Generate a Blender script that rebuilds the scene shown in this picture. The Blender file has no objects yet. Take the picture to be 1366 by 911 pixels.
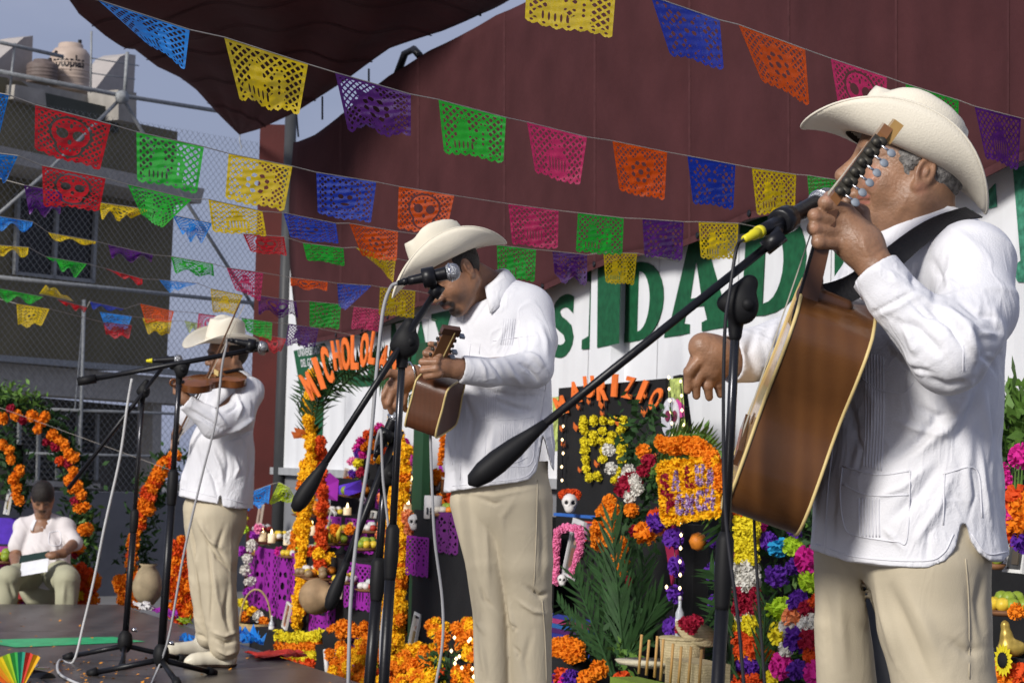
import bpy, bmesh, math, random
import numpy as np
from mathutils import Matrix, Vector, Euler
from mathutils.bvhtree import BVHTree
scene = bpy.context.scene
COL = scene.collection
rnd = random.Random(7)
rad = math.radians
# ------------------------------------------------------------------ camera
F = 3063.0; CX, CY = 683.0, 455.5
CAM = np.array([0.0, 0.0, 1.06]); TH = 0.0537; RO = 0.028
_f = np.array([0, math.cos(TH), math.sin(TH)]); _z = np.array([0, -math.sin(TH), math.cos(TH)]); _x = np.array([1.0, 0, 0])
_r = math.cos(RO)*_x + math.sin(RO)*_z; _u = -math.sin(RO)*_x + math.cos(RO)*_z
cd = bpy.data.cameras.new('camera'); cam = bpy.data.objects.new('camera', cd); COL.objects.link(cam)
M = Matrix.Identity(4)
for i in range(3):
    M[i][0] = _r[i]; M[i][1] = _u[i]; M[i][2] = -_f[i]; M[i][3] = CAM[i]
cam.matrix_world = M
cd.sensor_width = 36; cd.lens = 36*F/1366; cd.clip_start = .05; cd.clip_end = 500
cd.dof.use_dof = True; cd.dof.focus_distance = 5.6; cd.dof.aperture_fstop = 15
scene.camera = cam
# ------------------------------------------------------------------ sky and sun
SUN_EL, SUN_AZ = 27.0, 217.0      # light comes from behind and left of the camera
w = bpy.data.worlds.new('World'); scene.world = w; w.use_nodes = True
nt = w.node_tree; bg = nt.nodes['Background']
sk = nt.nodes.new('ShaderNodeTexSky'); sk.sky_type = 'NISHITA'; sk.sun_disc = False
sk.sun_elevation = rad(SUN_EL); sk.sun_rotation = rad(SUN_AZ); sk.air_density = 1.0; sk.dust_density = 2.5
hs = nt.nodes.new('ShaderNodeHueSaturation'); hs.inputs['Saturation'].default_value = .75; hs.inputs['Value'].default_value = 1.0
tc = nt.nodes.new('ShaderNodeTexCoord'); mp = nt.nodes.new('ShaderNodeMapping'); mp.inputs['Scale'].default_value = (3, 3, 9)
nz = nt.nodes.new('ShaderNodeTexNoise'); nz.inputs['Scale'].default_value = 2.2; nz.inputs['Detail'].default_value = 6
cr = nt.nodes.new('ShaderNodeValToRGB'); cr.color_ramp.elements[0].position = .42; cr.color_ramp.elements[1].position = .75
mx = nt.nodes.new('ShaderNodeMixRGB'); mx.inputs['Color2'].default_value = (4.3, 4.7, 6.2, 1)
ml = nt.nodes.new('ShaderNodeMath'); ml.operation = 'MULTIPLY'; ml.inputs[1].default_value = .55
nt.links.new(tc.outputs['Generated'], mp.inputs['Vector']); nt.links.new(mp.outputs['Vector'], nz.inputs['Vector'])
nt.links.new(nz.outputs['Fac'], cr.inputs['Fac']); nt.links.new(cr.outputs['Color'], ml.inputs[0]); nt.links.new(ml.outputs[0], mx.inputs['Fac'])
m0 = nt.nodes.new('ShaderNodeMixRGB'); m0.inputs['Fac'].default_value = .75; m0.inputs['Color2'].default_value = (3.1, 3.5, 5.3, 1)   # thin high cloud
nt.links.new(sk.outputs['Color'], hs.inputs['Color']); nt.links.new(hs.outputs['Color'], m0.inputs['Color1']); nt.links.new(m0.outputs['Color'], mx.inputs['Color1'])
nt.links.new(mx.outputs['Color'], bg.inputs['Color']); bg.inputs['Strength'].default_value = .086
sl = bpy.data.lights.new('sun', 'SUN'); sl.energy = 3.8; sl.angle = rad(13); sl.color = (1, .96, .9)
so = bpy.data.objects.new('sun', sl); COL.objects.link(so)
az, el = rad(SUN_AZ), rad(SUN_EL)
sd = Vector((math.sin(az)*math.cos(el), math.cos(az)*math.cos(el), math.sin(el)))
so.rotation_euler = sd.to_track_quat('Z', 'Y').to_euler(); so.location = sd*30
scene.view_settings.view_transform = 'Standard'; scene.view_settings.look = 'None'
scene.view_settings.exposure = 0.12; scene.view_settings.gamma = 1
scene.render.engine = 'CYCLES'
scene.cycles.use_denoising = True; scene.cycles.max_bounces = 6
scene.cycles.transparent_max_bounces = 12
# ------------------------------------------------------------------ pixel / wall helpers
def ray(px, py):
    return _f + (px-CX)/F*_r - (py-CY)/F*_u
def P(px, py, Y):
    d = ray(px, py); return CAM + d*(Y/d[1])
def proj(v):
    q = v - CAM; z = q@_f
    return np.stack([CX + F*(q@_r)/z, CY - F*(q@_u)/z], -1)
WN = np.array([-.932, -.363, 0.]); WD = np.array([.363, -.932, 0.])
WC = float(WN@np.array([-2.1, 20., 0]))
ZG = -.35
def W(px, py, d=0.):
    r = ray(px, py); return CAM + r*((WC+d-WN@CAM)/(WN@r))
def onz(px, py, z=0.):
    r = ray(px, py); return CAM + r*((z-CAM[2])/r[2])
A0 = np.array([-2.1, 20., 0])
def wall(s, d, z):   # s metres along the wall from the post towards the right, d metres in front of it
    return A0 + WD*s + WN*d + np.array([0, 0, z])
# ------------------------------------------------------------------ materials
def srgb(c):
    return tuple((x/255/12.92 if x/255 <= .04045 else ((x/255+.055)/1.055)**2.4) for x in c)
MATS = {}
def mat(name, col, rough=.6, var=.12, vscale=12., bump=0., bscale=60., metal=0., spec=.28, trans=0., wave=None, emit=None, coat=0., attr=False, sheen=0., sss=0., crease=0.):
    if name in MATS: return MATS[name]
    m = bpy.data.materials.new(name); m.use_nodes = True; MATS[name] = m
    n = m.node_tree; L = n.links; b = n.nodes['Principled BSDF']
    b.inputs['Roughness'].default_value = rough; b.inputs['Metallic'].default_value = metal
    b.inputs['Specular IOR Level'].default_value = spec; b.inputs['Coat Weight'].default_value = coat
    b.inputs['Sheen Weight'].default_value = sheen
    if sss: b.inputs['Subsurface Weight'].default_value = sss; b.inputs['Subsurface Scale'].default_value = .008; b.inputs['Subsurface Radius'].default_value = (1, .4, .2)
    tcn = n.nodes.new('ShaderNodeTexCoord')
    no = n.nodes.new('ShaderNodeTexNoise'); no.inputs['Scale'].default_value = vscale; no.inputs['Detail'].default_value = 5
    L.new(tcn.outputs['Object'], no.inputs['Vector'])
    mr = n.nodes.new('ShaderNodeMapRange'); mr.inputs['From Min'].default_value = .25; mr.inputs['From Max'].default_value = .75
    mr.inputs['To Min'].default_value = 1-var; mr.inputs['To Max'].default_value = 1+var
    L.new(no.outputs['Fac'], mr.inputs['Value'])
    vm = n.nodes.new('ShaderNodeVectorMath'); vm.operation = 'SCALE'
    if attr:
        at = n.nodes.new('ShaderNodeAttribute'); at.attribute_name = 'Col'; L.new(at.outputs['Color'], vm.inputs[0])
    else: vm.inputs[0].default_value = tuple(col[:3])
    L.new(mr.outputs['Result'], vm.inputs['Scale']); src = vm.outputs[0]
    if wave:   # (scale, direction, strength, colour2)
        wv = n.nodes.new('ShaderNodeTexWave'); wv.inputs['Scale'].default_value = wave[0]; wv.bands_direction = wave[1]
        wv.inputs['Distortion'].default_value = 3; wv.inputs['Detail'].default_value = 3
        mpn = n.nodes.new('ShaderNodeMapping'); mpn.inputs['Scale'].default_value = wave[4] if len(wave) > 4 else (1, 1, 1)
        L.new(tcn.outputs['Object'], mpn.inputs['Vector']); L.new(mpn.outputs[0], wv.inputs['Vector'])
        mm = n.nodes.new('ShaderNodeMixRGB'); mm.inputs['Color2'].default_value = (*wave[3], 1)
        ms = n.nodes.new('ShaderNodeMath'); ms.operation = 'MULTIPLY'; ms.inputs[1].default_value = wave[2]
        L.new(wv.outputs['Fac'], ms.inputs[0]); L.new(ms.outputs[0], mm.inputs['Fac']); L.new(src, mm.inputs['Color1']); src = mm.outputs[0]
    L.new(src, b.inputs['Base Color'])
    if bump:
        bn = n.nodes.new('ShaderNodeTexNoise'); bn.inputs['Scale'].default_value = bscale; bn.inputs['Detail'].default_value = 4
        L.new(tcn.outputs['Object'], bn.inputs['Vector'])
        bu = n.nodes.new('ShaderNodeBump'); bu.inputs['Strength'].default_value = bump; bu.inputs['Distance'].default_value = .01
        L.new(bn.outputs['Fac'], bu.inputs['Height']); L.new(bu.outputs[0], b.inputs['Normal'])
    if crease:   # creased cloth: thin ridge lines from a warped noise
        cn = n.nodes.new('ShaderNodeTexNoise'); cn.inputs['Scale'].default_value = 6.5; cn.inputs['Detail'].default_value = 2.5; cn.inputs['Distortion'].default_value = 1.6
        mp2 = n.nodes.new('ShaderNodeMapping'); mp2.inputs['Scale'].default_value = (1, 1, .6); mp2.inputs['Rotation'].default_value = (.3, .4, 0)
        L.new(tcn.outputs['Object'], mp2.inputs['Vector']); L.new(mp2.outputs[0], cn.inputs['Vector'])
        m1 = n.nodes.new('ShaderNodeMath'); m1.operation = 'SUBTRACT'; m1.inputs[1].default_value = .5; L.new(cn.outputs['Fac'], m1.inputs[0])
        m2 = n.nodes.new('ShaderNodeMath'); m2.operation = 'ABSOLUTE'; L.new(m1.outputs[0], m2.inputs[0])
        m3 = n.nodes.new('ShaderNodeMapRange'); m3.interpolation_type = 'SMOOTHSTEP'; m3.inputs['From Max'].default_value = .07; m3.inputs['To Min'].default_value = 1; m3.inputs['To Max'].default_value = 0; L.new(m2.outputs[0], m3.inputs['Value'])
        b3 = n.nodes.new('ShaderNodeBump'); b3.inputs['Strength'].default_value = crease; b3.inputs['Distance'].default_value = .012; L.new(m3.outputs[0], b3.inputs['Height'])
        if bump: L.new(bu.outputs[0], b3.inputs['Normal'])
        L.new(b3.outputs[0], b.inputs['Normal'])
    if emit: b.inputs['Emission Color'].default_value = (*emit[:3], 1); b.inputs['Emission Strength'].default_value = emit[3]
    if trans:   # thin translucent film
        tr = n.nodes.new('ShaderNodeBsdfTranslucent'); L.new(src, tr.inputs['Color'])
        mxs = n.nodes.new('ShaderNodeMixShader'); mxs.inputs[0].default_value = trans
        L.new(b.outputs[0], mxs.inputs[1]); L.new(tr.outputs[0], mxs.inputs[2]); L.new(mxs.outputs[0], n.nodes['Material Output'].inputs['Surface'])
    return m
# ------------------------------------------------------------------ objects
def meta(o, label=None, cat=None, group=None, kind=None):
    if label: o['label'] = label
    if cat: o['category'] = cat
    if group: o['group'] = group
    if kind: o['kind'] = kind
    return o
WL = {}   # world location of parents
def thing(name, loc, label, cat, group=None, kind=None):
    o = bpy.data.objects.new(name, None); COL.objects.link(o); o.location = tuple(loc); o.empty_display_size = .1
    WL[o.name] = np.array(loc, float); return meta(o, label, cat, group, kind)
def mk(name, V, Fa, m, parent=None, smooth=False, col=None, base=True):
    V = np.asarray(V, float).reshape(-1, 3)
    lo, hi = V.min(0), V.max(0); c = (lo+hi)/2
    if parent is None and base: c[2] = lo[2]
    me = bpy.data.meshes.new(name); VV = V - c
    if isinstance(Fa, np.ndarray) and Fa.ndim == 2:
        k = Fa.shape[1]; me.vertices.add(len(V)); me.vertices.foreach_set('co', VV.astype(np.float32).ravel())
        me.loops.add(Fa.size); me.loops.foreach_set('vertex_index', Fa.astype(np.int32).ravel())
        me.polygons.add(len(Fa)); me.polygons.foreach_set('loop_start', np.arange(0, Fa.size, k, dtype=np.int32))
        me.update(calc_edges=True); me.validate()
    else:
        me.from_pydata(VV.tolist(), [], [tuple(map(int, f)) for f in Fa]); me.update()
    if m: me.materials.append(m)
    if smooth: me.polygons.foreach_set('use_smooth', np.ones(len(me.polygons), bool))
    if col is not None:
        a = me.color_attributes.new('Col', 'FLOAT_COLOR', 'POINT')
        cc = np.ones((len(V), 4), np.float32); cc[:, :3] = col; a.data.foreach_set('color', cc.ravel())
    o = bpy.data.objects.new(name, me); COL.objects.link(o)
    pl = WL[parent.name] if parent is not None else np.zeros(3)
    o.location = tuple(c - pl); WL[o.name] = c
    if parent is not None: o.parent = parent
    return o
def inst(name, me, parent, loc, rot=(0, 0, 0), sc=1.):
    o = bpy.data.objects.new(name, me); COL.objects.link(o)
    pl = WL[parent.name] if parent is not None else np.zeros(3)
    o.location = tuple(np.asarray(loc)-pl); o.rotation_euler = rot; o.scale = (sc,)*3 if np.isscalar(sc) else sc
    if parent is not None: o.parent = parent
    WL[o.name] = np.asarray(loc, float); return o
def protomesh(name, V, Fa, m, smooth=True):
    me = bpy.data.meshes.new(name); me.from_pydata([tuple(v) for v in V], [], [tuple(map(int, f)) for f in Fa]); me.update()
    if m: me.materials.append(m)
    if smooth: me.polygons.foreach_set('use_smooth', np.ones(len(me.polygons), bool))
    return me
class MB:   # mesh collector
    def __init__(s): s.v = []; s.f = []
    def add(s, V, Fa):
        n = len(s.v); s.v += [tuple(map(float, v)) for v in V]; s.f += [tuple(int(i)+n for i in f) for f in Fa]; return s
    def hexa(s, c8):  # 0-3 bottom ring, 4-7 top ring
        return s.add(c8, [(3, 2, 1, 0), (4, 5, 6, 7), (0, 1, 5, 4), (1, 2, 6, 5), (2, 3, 7, 6), (3, 0, 4, 7)])
    def box(s, o, a, b, c):  # centre o and half vectors
        o, a, b, c = map(np.asarray, (o, a, b, c))
        return s.hexa([o-a-b-c, o+a-b-c, o+a+b-c, o-a+b-c, o-a-b+c, o+a-b+c, o+a+b+c, o-a+b+c])
    def tube(s, pts, r, n=8, cap=True):
        pts = [np.asarray(p, float) for p in pts]; m = len(pts)
        rs = list(r) if hasattr(r, '__len__') else [r]*m
        V = []; up = None
        for i, p in enumerate(pts):
            t = pts[min(i+1, m-1)]-pts[max(i-1, 0)]; t = t/(np.linalg.norm(t)+1e-9)
            if up is None: up = np.array([0, 0, 1.]) if abs(t[2]) < .9 else np.array([1., 0, 0])
            a = np.cross(up, t); a /= np.linalg.norm(a)+1e-9; b = np.cross(t, a); up = b
            for k in range(n):
                an = 2*math.pi*k/n; V.append(p+rs[i]*(math.cos(an)*a+math.sin(an)*b))
        Fa = [(i*n+k, i*n+(k+1) % n, (i+1)*n+(k+1) % n, (i+1)*n+k) for i in range(m-1) for k in range(n)]
        if cap: Fa += [tuple(range(n-1, -1, -1)), tuple(range((m-1)*n, m*n))]
        return s.add(V, Fa)
    def lathe(s, o, axis, prof, n=16):   # prof [(r, h)]
        o = np.asarray(o, float); ax = np.asarray(axis, float); ax = ax/np.linalg.norm(ax)
        return s.tube([o+ax*h for r, h in prof], [max(r, 1e-4) for r, h in prof], n)
    def sheet(s, fn, nu, nv):
        V = [fn(i/nu, j/nv) for j in range(nv+1) for i in range(nu+1)]
        return s.add(V, [(j*(nu+1)+i, j*(nu+1)+i+1, (j+1)*(nu+1)+i+1, (j+1)*(nu+1)+i) for j in range(nv) for i in range(nu)])
    def build(s, name, m, parent=None, smooth=False): return mk(name, s.v, s.f, m, parent, smooth)
def frame_tube_fix(p): return p
def spline(pts, n=8):
    p = [np.asarray(q, float) for q in pts]; p = [2*p[0]-p[1]]+p+[2*p[-1]-p[-2]]; out = []
    for i in range(1, len(p)-2):
        for k in range(n):
            t = k/n; out.append(.5*((2*p[i])+(-p[i-1]+p[i+1])*t+(2*p[i-1]-5*p[i]+4*p[i+1]-p[i+2])*t*t+(-p[i-1]+3*p[i]-3*p[i+1]+p[i+2])*t**3))
    return out+[p[-2]]
def curve2d(loops, extrude=0., res=6, bev=0.):
    cu = bpy.data.curves.new('tmp', 'CURVE'); cu.dimensions = '2D'; cu.fill_mode = 'BOTH'; cu.extrude = extrude; cu.bevel_depth = bev
    for lp in loops:
        sp = cu.splines.new('POLY'); sp.points.add(len(lp)-1)
        for i, (x, y) in enumerate(lp): sp.points[i].co = (x, y, 0, 1)
        sp.use_cyclic_u = True
    return _curvemesh(cu)
def text2d(body, extrude=0., weight=0.):
    cu = bpy.data.curves.new('tmp', 'FONT'); cu.body = body; cu.extrude = extrude; cu.offset = weight; cu.align_x = 'CENTER'; cu.resolution_u = 4
    return _curvemesh(cu)
def _curvemesh(cu):
    o = bpy.data.objects.new('tmp', cu); COL.objects.link(o)
    dg = bpy.context.evaluated_depsgraph_get(); me = bpy.data.meshes.new_from_object(o.evaluated_get(dg))
    V = np.array([tuple(v.co) for v in me.vertices]); Fa = [tuple(p.vertices) for p in me.polygons]
    bpy.data.objects.remove(o); bpy.data.curves.remove(cu); bpy.data.meshes.remove(me); return V, Fa
# ------------------------------------------------------------------ implicit surfaces for bodies and cloth
def unit_(v): return v/np.linalg.norm(v)
def vec(p): return np.asarray(p, np.float32)
class Sdf:
    def __init__(s, lo, hi, h):
        s.lo = vec(lo); s.h = h; s.n = np.ceil((vec(hi)-s.lo)/h).astype(int)+1
        s.D = np.full(tuple(s.n), .5, np.float32)
        s.ax = [s.lo[i]+h*np.arange(s.n[i], dtype=np.float32) for i in range(3)]
    def _sub(s, lo, hi):
        a = np.clip(np.floor((vec(lo)-s.lo)/s.h).astype(int), 0, s.n); b = np.clip(np.ceil((vec(hi)-s.lo)/s.h).astype(int)+1, 0, s.n)
        sl = tuple(slice(a[i], b[i]) for i in range(3))
        X = s.ax[0][sl[0]][:, None, None]; Y = s.ax[1][sl[1]][None, :, None]; Z = s.ax[2][sl[2]][None, None, :]
        return sl, X, Y, Z
    def _op(s, sl, d, k, op):
        D = s.D[sl]
        if D.size == 0: return
        if op == 'u':
            h = np.maximum(k-np.abs(D-d), 0)/k; s.D[sl] = np.minimum(D, d)-h*h*k*.25
        else:
            h = np.maximum(k-np.abs(D+d), 0)/k; s.D[sl] = np.maximum(D, -d)+h*h*k*.25
    def cone(s, a, b, ra, rb, k=.015, op='u', fl=None):
        a, b = vec(a), vec(b); m = max(ra, rb)+k+2*s.h
        sl, X, Y, Z = s._sub(np.minimum(a, b)-m, np.maximum(a, b)+m)
        x, y, z = X-a[0], Y-a[1], Z-a[2]; ba = b-a; L = float(ba@ba)+1e-9
        t = np.clip((x*ba[0]+y*ba[1]+z*ba[2])/L, 0, 1)
        qx, qy, qz = x-t*ba[0], y-t*ba[1], z-t*ba[2]
        if fl is not None:
            nv = vec(fl[0]); c = (qx*nv[0]+qy*nv[1]+qz*nv[2])*(1/fl[1]-1)
            qx = qx+c*nv[0]; qy = qy+c*nv[1]; qz = qz+c*nv[2]
        s._op(sl, np.sqrt(qx*qx+qy*qy+qz*qz)-(ra+(rb-ra)*t), k, op); return s
    def chain(s, pts, rs, k=.015, op='u', fl=None):
        for i in range(len(pts)-1): s.cone(pts[i], pts[i+1], rs[i], rs[i+1], k if i == 0 else min(k, .012), op, fl)
        return s
    def ell(s, c, r, ax=None, k=.015, op='u'):
        c = vec(c); m = max(r)+k+2*s.h; sl, X, Y, Z = s._sub(c-m, c+m)
        x, y, z = X-c[0], Y-c[1], Z-c[2]
        if ax is None: u, v, q = x, y, z
        else: u, v, q = (x*a[0]+y*a[1]+z*a[2] for a in map(vec, ax))
        k0 = np.sqrt((u/r[0])**2+(v/r[1])**2+(q/r[2])**2)+1e-6; k1 = np.sqrt((u/r[0]**2)**2+(v/r[1]**2)**2+(q/r[2]**2)**2)+1e-6
        s._op(sl, (k0*(k0-1)/k1).astype(np.float32), k, op); return s
    def fcyl(s, a, b, r, k=.002, op='s'):
        a, b = vec(a), vec(b); L = float(np.linalg.norm(b-a)); u = (b-a)/L; m = r+k+2*s.h
        sl, X, Y, Z = s._sub(np.minimum(a, b)-m, np.maximum(a, b)+m); x, y, z = X-a[0], Y-a[1], Z-a[2]
        t = x*u[0]+y*u[1]+z*u[2]; q = np.sqrt((x-t*u[0])**2+(y-t*u[1])**2+(z-t*u[2])**2)
        s._op(sl, np.maximum(q-r, np.maximum(-t, t-L)).astype(np.float32), k, op); return s
    def cuff(s, end, frm, ro, ri, ln=.02):   # flat hollow end of a sleeve whose arm runs frm -> end
        e, u = np.asarray(end, float), unit_(np.asarray(end, float)-np.asarray(frm, float)); s.fcyl(e, e+u*ro*2.6, ro*1.35); s.fcyl(e-u*ln, e+u*ro, ri, .003); return s
    def cut_px(s, xs, ys, below=True):   # keep what lies above (below=True) the line ys(xs) given in picture pixels
        X, Y, Z = s.ax[0][:, None, None]-CAM[0], s.ax[1][None, :, None]-CAM[1], s.ax[2][None, None, :]-CAM[2]
        zf = X*_f[0]+Y*_f[1]+Z*_f[2]; px = CX+F*(X*_r[0]+Y*_r[1]+Z*_r[2])/zf; py = CY-F*(X*_u[0]+Y*_u[1]+Z*_u[2])/zf
        g = ((py-np.interp(px, xs, ys))*zf/F).astype(np.float32)
        s.D = np.maximum(s.D, g if below else -g)
    def mesh(s, relax=1):
        D = s.D; I = D < 0; n = np.array(D.shape)-1
        cnt = np.zeros(tuple(n), np.int8)
        for dx in (0, 1):
            for dy in (0, 1):
                for dz in (0, 1): cnt += I[dx:n[0]+dx, dy:n[1]+dy, dz:n[2]+dz]
        act = np.argwhere((cnt > 0) & (cnt < 8)); del cnt
        idx = np.full(tuple(n), -1, np.int32); idx[act[:, 0], act[:, 1], act[:, 2]] = np.arange(len(act))
        S = np.zeros((len(act), 3), np.float32); C = np.zeros(len(act), np.float32)
        cs = [(a, b, c) for a in (0, 1) for b in (0, 1) for c in (0, 1)]
        val = {c: D[act[:, 0]+c[0], act[:, 1]+c[1], act[:, 2]+c[2]] for c in cs}
        for a in cs:
            for k in range(3):
                if a[k] == 0:
                    b = list(a); b[k] = 1; b = tuple(b); va, vb = val[a], val[b]; mk_ = (va < 0) != (vb < 0)
                    t = np.where(mk_, va/np.where(mk_, va-vb, 1), 0)
                    p = np.array(a, np.float32)[None]+np.zeros((len(act), 3), np.float32); p[:, k] += t
                    S += p*mk_[:, None]; C += mk_
        V = (act+S/C[:, None])*s.h+s.lo
        Q = []
        for k in range(3):
            i, j = [(1, 2), (2, 0), (0, 1)][k]
            sl0 = [slice(1, -1)]*3; sl1 = [slice(1, -1)]*3; sl0[k] = slice(0, -1); sl1[k] = slice(1, None)
            A, B = I[tuple(sl0)], I[tuple(sl1)]; off = np.array([1, 1, 1]); off[k] = 0
            for flip, mm in ((False, A & ~B), (True, ~A & B)):
                e = np.argwhere(mm)+off
                def g(di, dj):
                    q = e.copy(); q[:, i] -= di; q[:, j] -= dj; return idx[q[:, 0], q[:, 1], q[:, 2]]
                q = [g(1, 1), g(0, 1), g(0, 0), g(1, 0)]
                Q.append(np.stack(q[::-1] if flip else q, 1))
        Q = np.concatenate(Q); Q = Q[(Q >= 0).all(1)]
        E = np.concatenate([Q[:, [0, 1]], Q[:, [1, 2]], Q[:, [2, 3]], Q[:, [3, 0]]])
        for _ in range(relax):
            a = np.concatenate([E[:, 0], E[:, 1]]); b = np.concatenate([E[:, 1], E[:, 0]])
            c = np.maximum(np.bincount(a, minlength=len(V)), 1)[:, None]
            V = V*.5+.5*np.stack([np.bincount(a, V[b, d], len(V)) for d in range(3)], 1)/c
        return V, Q
def vnormals(V, Q):
    n = np.cross(V[Q[:, 2]]-V[Q[:, 0]], V[Q[:, 3]]-V[Q[:, 1]]); N = np.stack([sum(np.bincount(Q[:, j], n[:, d], len(V)) for j in range(Q.shape[1])) for d in range(3)], 1)
    return N/(np.linalg.norm(N, axis=1, keepdims=True)+1e-9)
def segd(p, a, b):
    a, b = np.array(a, float), np.array(b, float); ab = b-a; t = np.clip(((p-a)@ab)/(ab@ab+1e-9), 0, 1)
    return np.linalg.norm(p-a-t[:, None]*ab, axis=1), t
def sculpt(V, Q, strokes, zr=None):   # strokes: (points.., width_px, amplitude_m); ridges and hollows modelled on the side facing the photographer
    N = vnormals(V, Q); p = proj(V); face = np.clip(-(N@_f)*3, 0, 1)
    if zr: face = face*((V[:, 1] > zr[0]) & (V[:, 1] < zr[1]))
    disp = np.zeros(len(V))
    for st in strokes:
        pts, wd, am = st[:3]; best = np.full(len(V), 1e9); bt = np.zeros(len(V)); m = len(pts)-1
        for i in range(m):
            d, t = segd(p, pts[i], pts[i+1]); u = d < best; best[u] = d[u]; bt[u] = (i+t[u])/m
        tap = np.clip(np.sin(np.pi*np.clip(bt, .04, .96)), .15, 1) if len(pts) > 1 else 1
        disp += am*np.exp(-(best/wd)**2)*tap
    return V+N*(disp*face)[:, None]
def paint(C, V, strokes, N=None):     # colour patches: (points, width_px, colour, strength)
    p = proj(V)
    for pts, wd, col, a in strokes:
        best = np.full(len(V), 1e9)
        if len(pts) == 1: best = np.linalg.norm(p-np.array(pts[0]), axis=1)
        for i in range(len(pts)-1): best = np.minimum(best, segd(p, pts[i], pts[i+1])[0])
        k = a*np.clip(1.5-best/wd, 0, 1)
        if N is not None: k = k*(N@_f < .2)
        C = C*(1-k[:, None])+np.array(col)*k[:, None]
    return C
def surf(o):
    bm = bmesh.new(); bm.from_mesh(o.data); l = Vector(WL[o.name]); bmesh.ops.translate(bm, verts=bm.verts, vec=l)
    t = BVHTree.FromBMesh(bm); bm.free(); return t
def hit(t, px, py, off=.001):
    d = Vector(ray(px, py)).normalized(); h = t.ray_cast(Vector(CAM), d)
    if h[0] is None: return None, None
    n = h[1] if h[1].dot(d) < 0 else -h[1]
    return np.array(h[0]+n*off), np.array(n)
def seam(name, tree, pts, r, m, parent, off=.0005, n=6):
    pp = [q for q in spline([np.array((*p, 0)) for p in pts], n)]; out = []
    for q in pp:
        h, _ = hit(tree, q[0], q[1], off)
        if h is not None and (not out or np.linalg.norm(h-out[-1]) < .15): out.append(h)
    if len(out) > 1:
        b = MB(); b.tube(out, r, 5); return b.build(name, m, parent, True)
# ------------------------------------------------------------------ palette
STEEL = mat('steel_grey', (.30, .31, .32), .45, .15, 8, .1, 40, metal=.3)
M_BLACK = mat('black_paint', (.006, .006, .008), .38, .2, 20, .05, 90, spec=.3)
M_CHROME = mat('chrome', (.55, .55, .58), .22, .05, 8, metal=1.)
M_RUB = mat('black_rubber', (.008, .008, .009), .6, .2, 30, spec=.2)
M_MAR = mat('maroon_tarp', (.060, .021, .023), .95, .16, 3.5, .25, 25, spec=.1)
M_MARD = mat('maroon_awning', (.075, .018, .020), .7, .18, 2.5, .35, 9)
M_WHITEP = mat('white_cladding', (.70, .71, .73), .5, .05, 4, .05, 30)
M_GREYP = mat('grey_wall_paint', (.20, .205, .22), .6, .10, 3, .1, 30)
M_GREEN = mat('green_sign_paint', (.009, .085, .034), .6, .3, 25, .05, 80)
M_RED = mat('red_oxide_paint', (.065, .008, .006), .5, .22, 3, .1, 40)
M_CONC = mat('concrete', (.34, .32, .29), .85, .2, 14, .4, 60)
M_WHT = mat('white_paint', (.62, .60, .58), .6, .06, 9)
# ------------------------------------------------------------------ ground
b = MB(); b.add([(-60, -5, ZG), (60, -5, ZG), (60, 120, ZG), (-60, 120, ZG)], [(0, 1, 2, 3)])
meta(b.build('ground', mat('concrete_ground', (.17, .165, .16), .75, .25, 1.2, .3, 20)), kind='structure')
# ------------------------------------------------------------------ stage: panels side by side on a frame
SC = np.array([-2.72, 16.30, 0]); SM = np.array([-.932, -.363, 0])
M_STAGE = mat('stage_plywood', (.060, .050, .044), .33, .38, 2.2, .15, 25, wave=(1.3, 'X', .35, (.16, .14, .13), (1, 4, 1)))
stage = thing('stage', SC+np.array([-1, -4, ZG]), 'low dark plywood stage under the musicians', 'stage')
for i in range(7):
    for j in range(5):
        q = SC+WD*(i*2.44+1.22)+SM*(j*1.22*1.2+.732)
        bb = MB().box(q+np.array([0, 0, -.02]), WD*1.216, SM*.728, (0, 0, .02))
        bb.build('stage_panel', M_STAGE, stage)
bb = MB(); bb.box(SC+WD*8.54+SM*3.66+np.array([0, 0, -.05]), WD*8.53, SM*3.65, (0, 0, .01)); bb.build('platform_frame', M_BLACK, stage)
for k in range(8):
    bb = MB().box(SC+WD*(.1+k*2.42)+SM*.06+np.array([0, 0, (ZG-.06)/2]), WD*.03, SM*.03, (0, 0, (-.06-ZG)/2)); bb.build('leg', M_BLACK, stage)
bb = MB().box(SC+WD*8.5-SM*.012+np.array([0, 0, -.20]), WD*8.5, SM*.008, (0, 0, .15)); bb.build('skirt', M_BLACK, stage)
bb = MB().box(SC+SM*3.6-WD*.012+np.array([0, 0, -.20]), WD*.008, SM*3.6, (0, 0, .15)); bb.build('skirt', M_BLACK, stage)
# streak of green light on the floor, painted as a flat coloured strip
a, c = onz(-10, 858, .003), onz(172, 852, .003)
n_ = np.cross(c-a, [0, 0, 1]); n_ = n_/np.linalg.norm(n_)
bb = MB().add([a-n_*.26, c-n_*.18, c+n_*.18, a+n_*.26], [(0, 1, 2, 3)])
o = bb.build('painted_light_streak', mat('green_light_paint', (.02, .50, .18), .35, .3, 14)); meta(o, 'streak of green light painted across the stage floor', 'strip')
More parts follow.
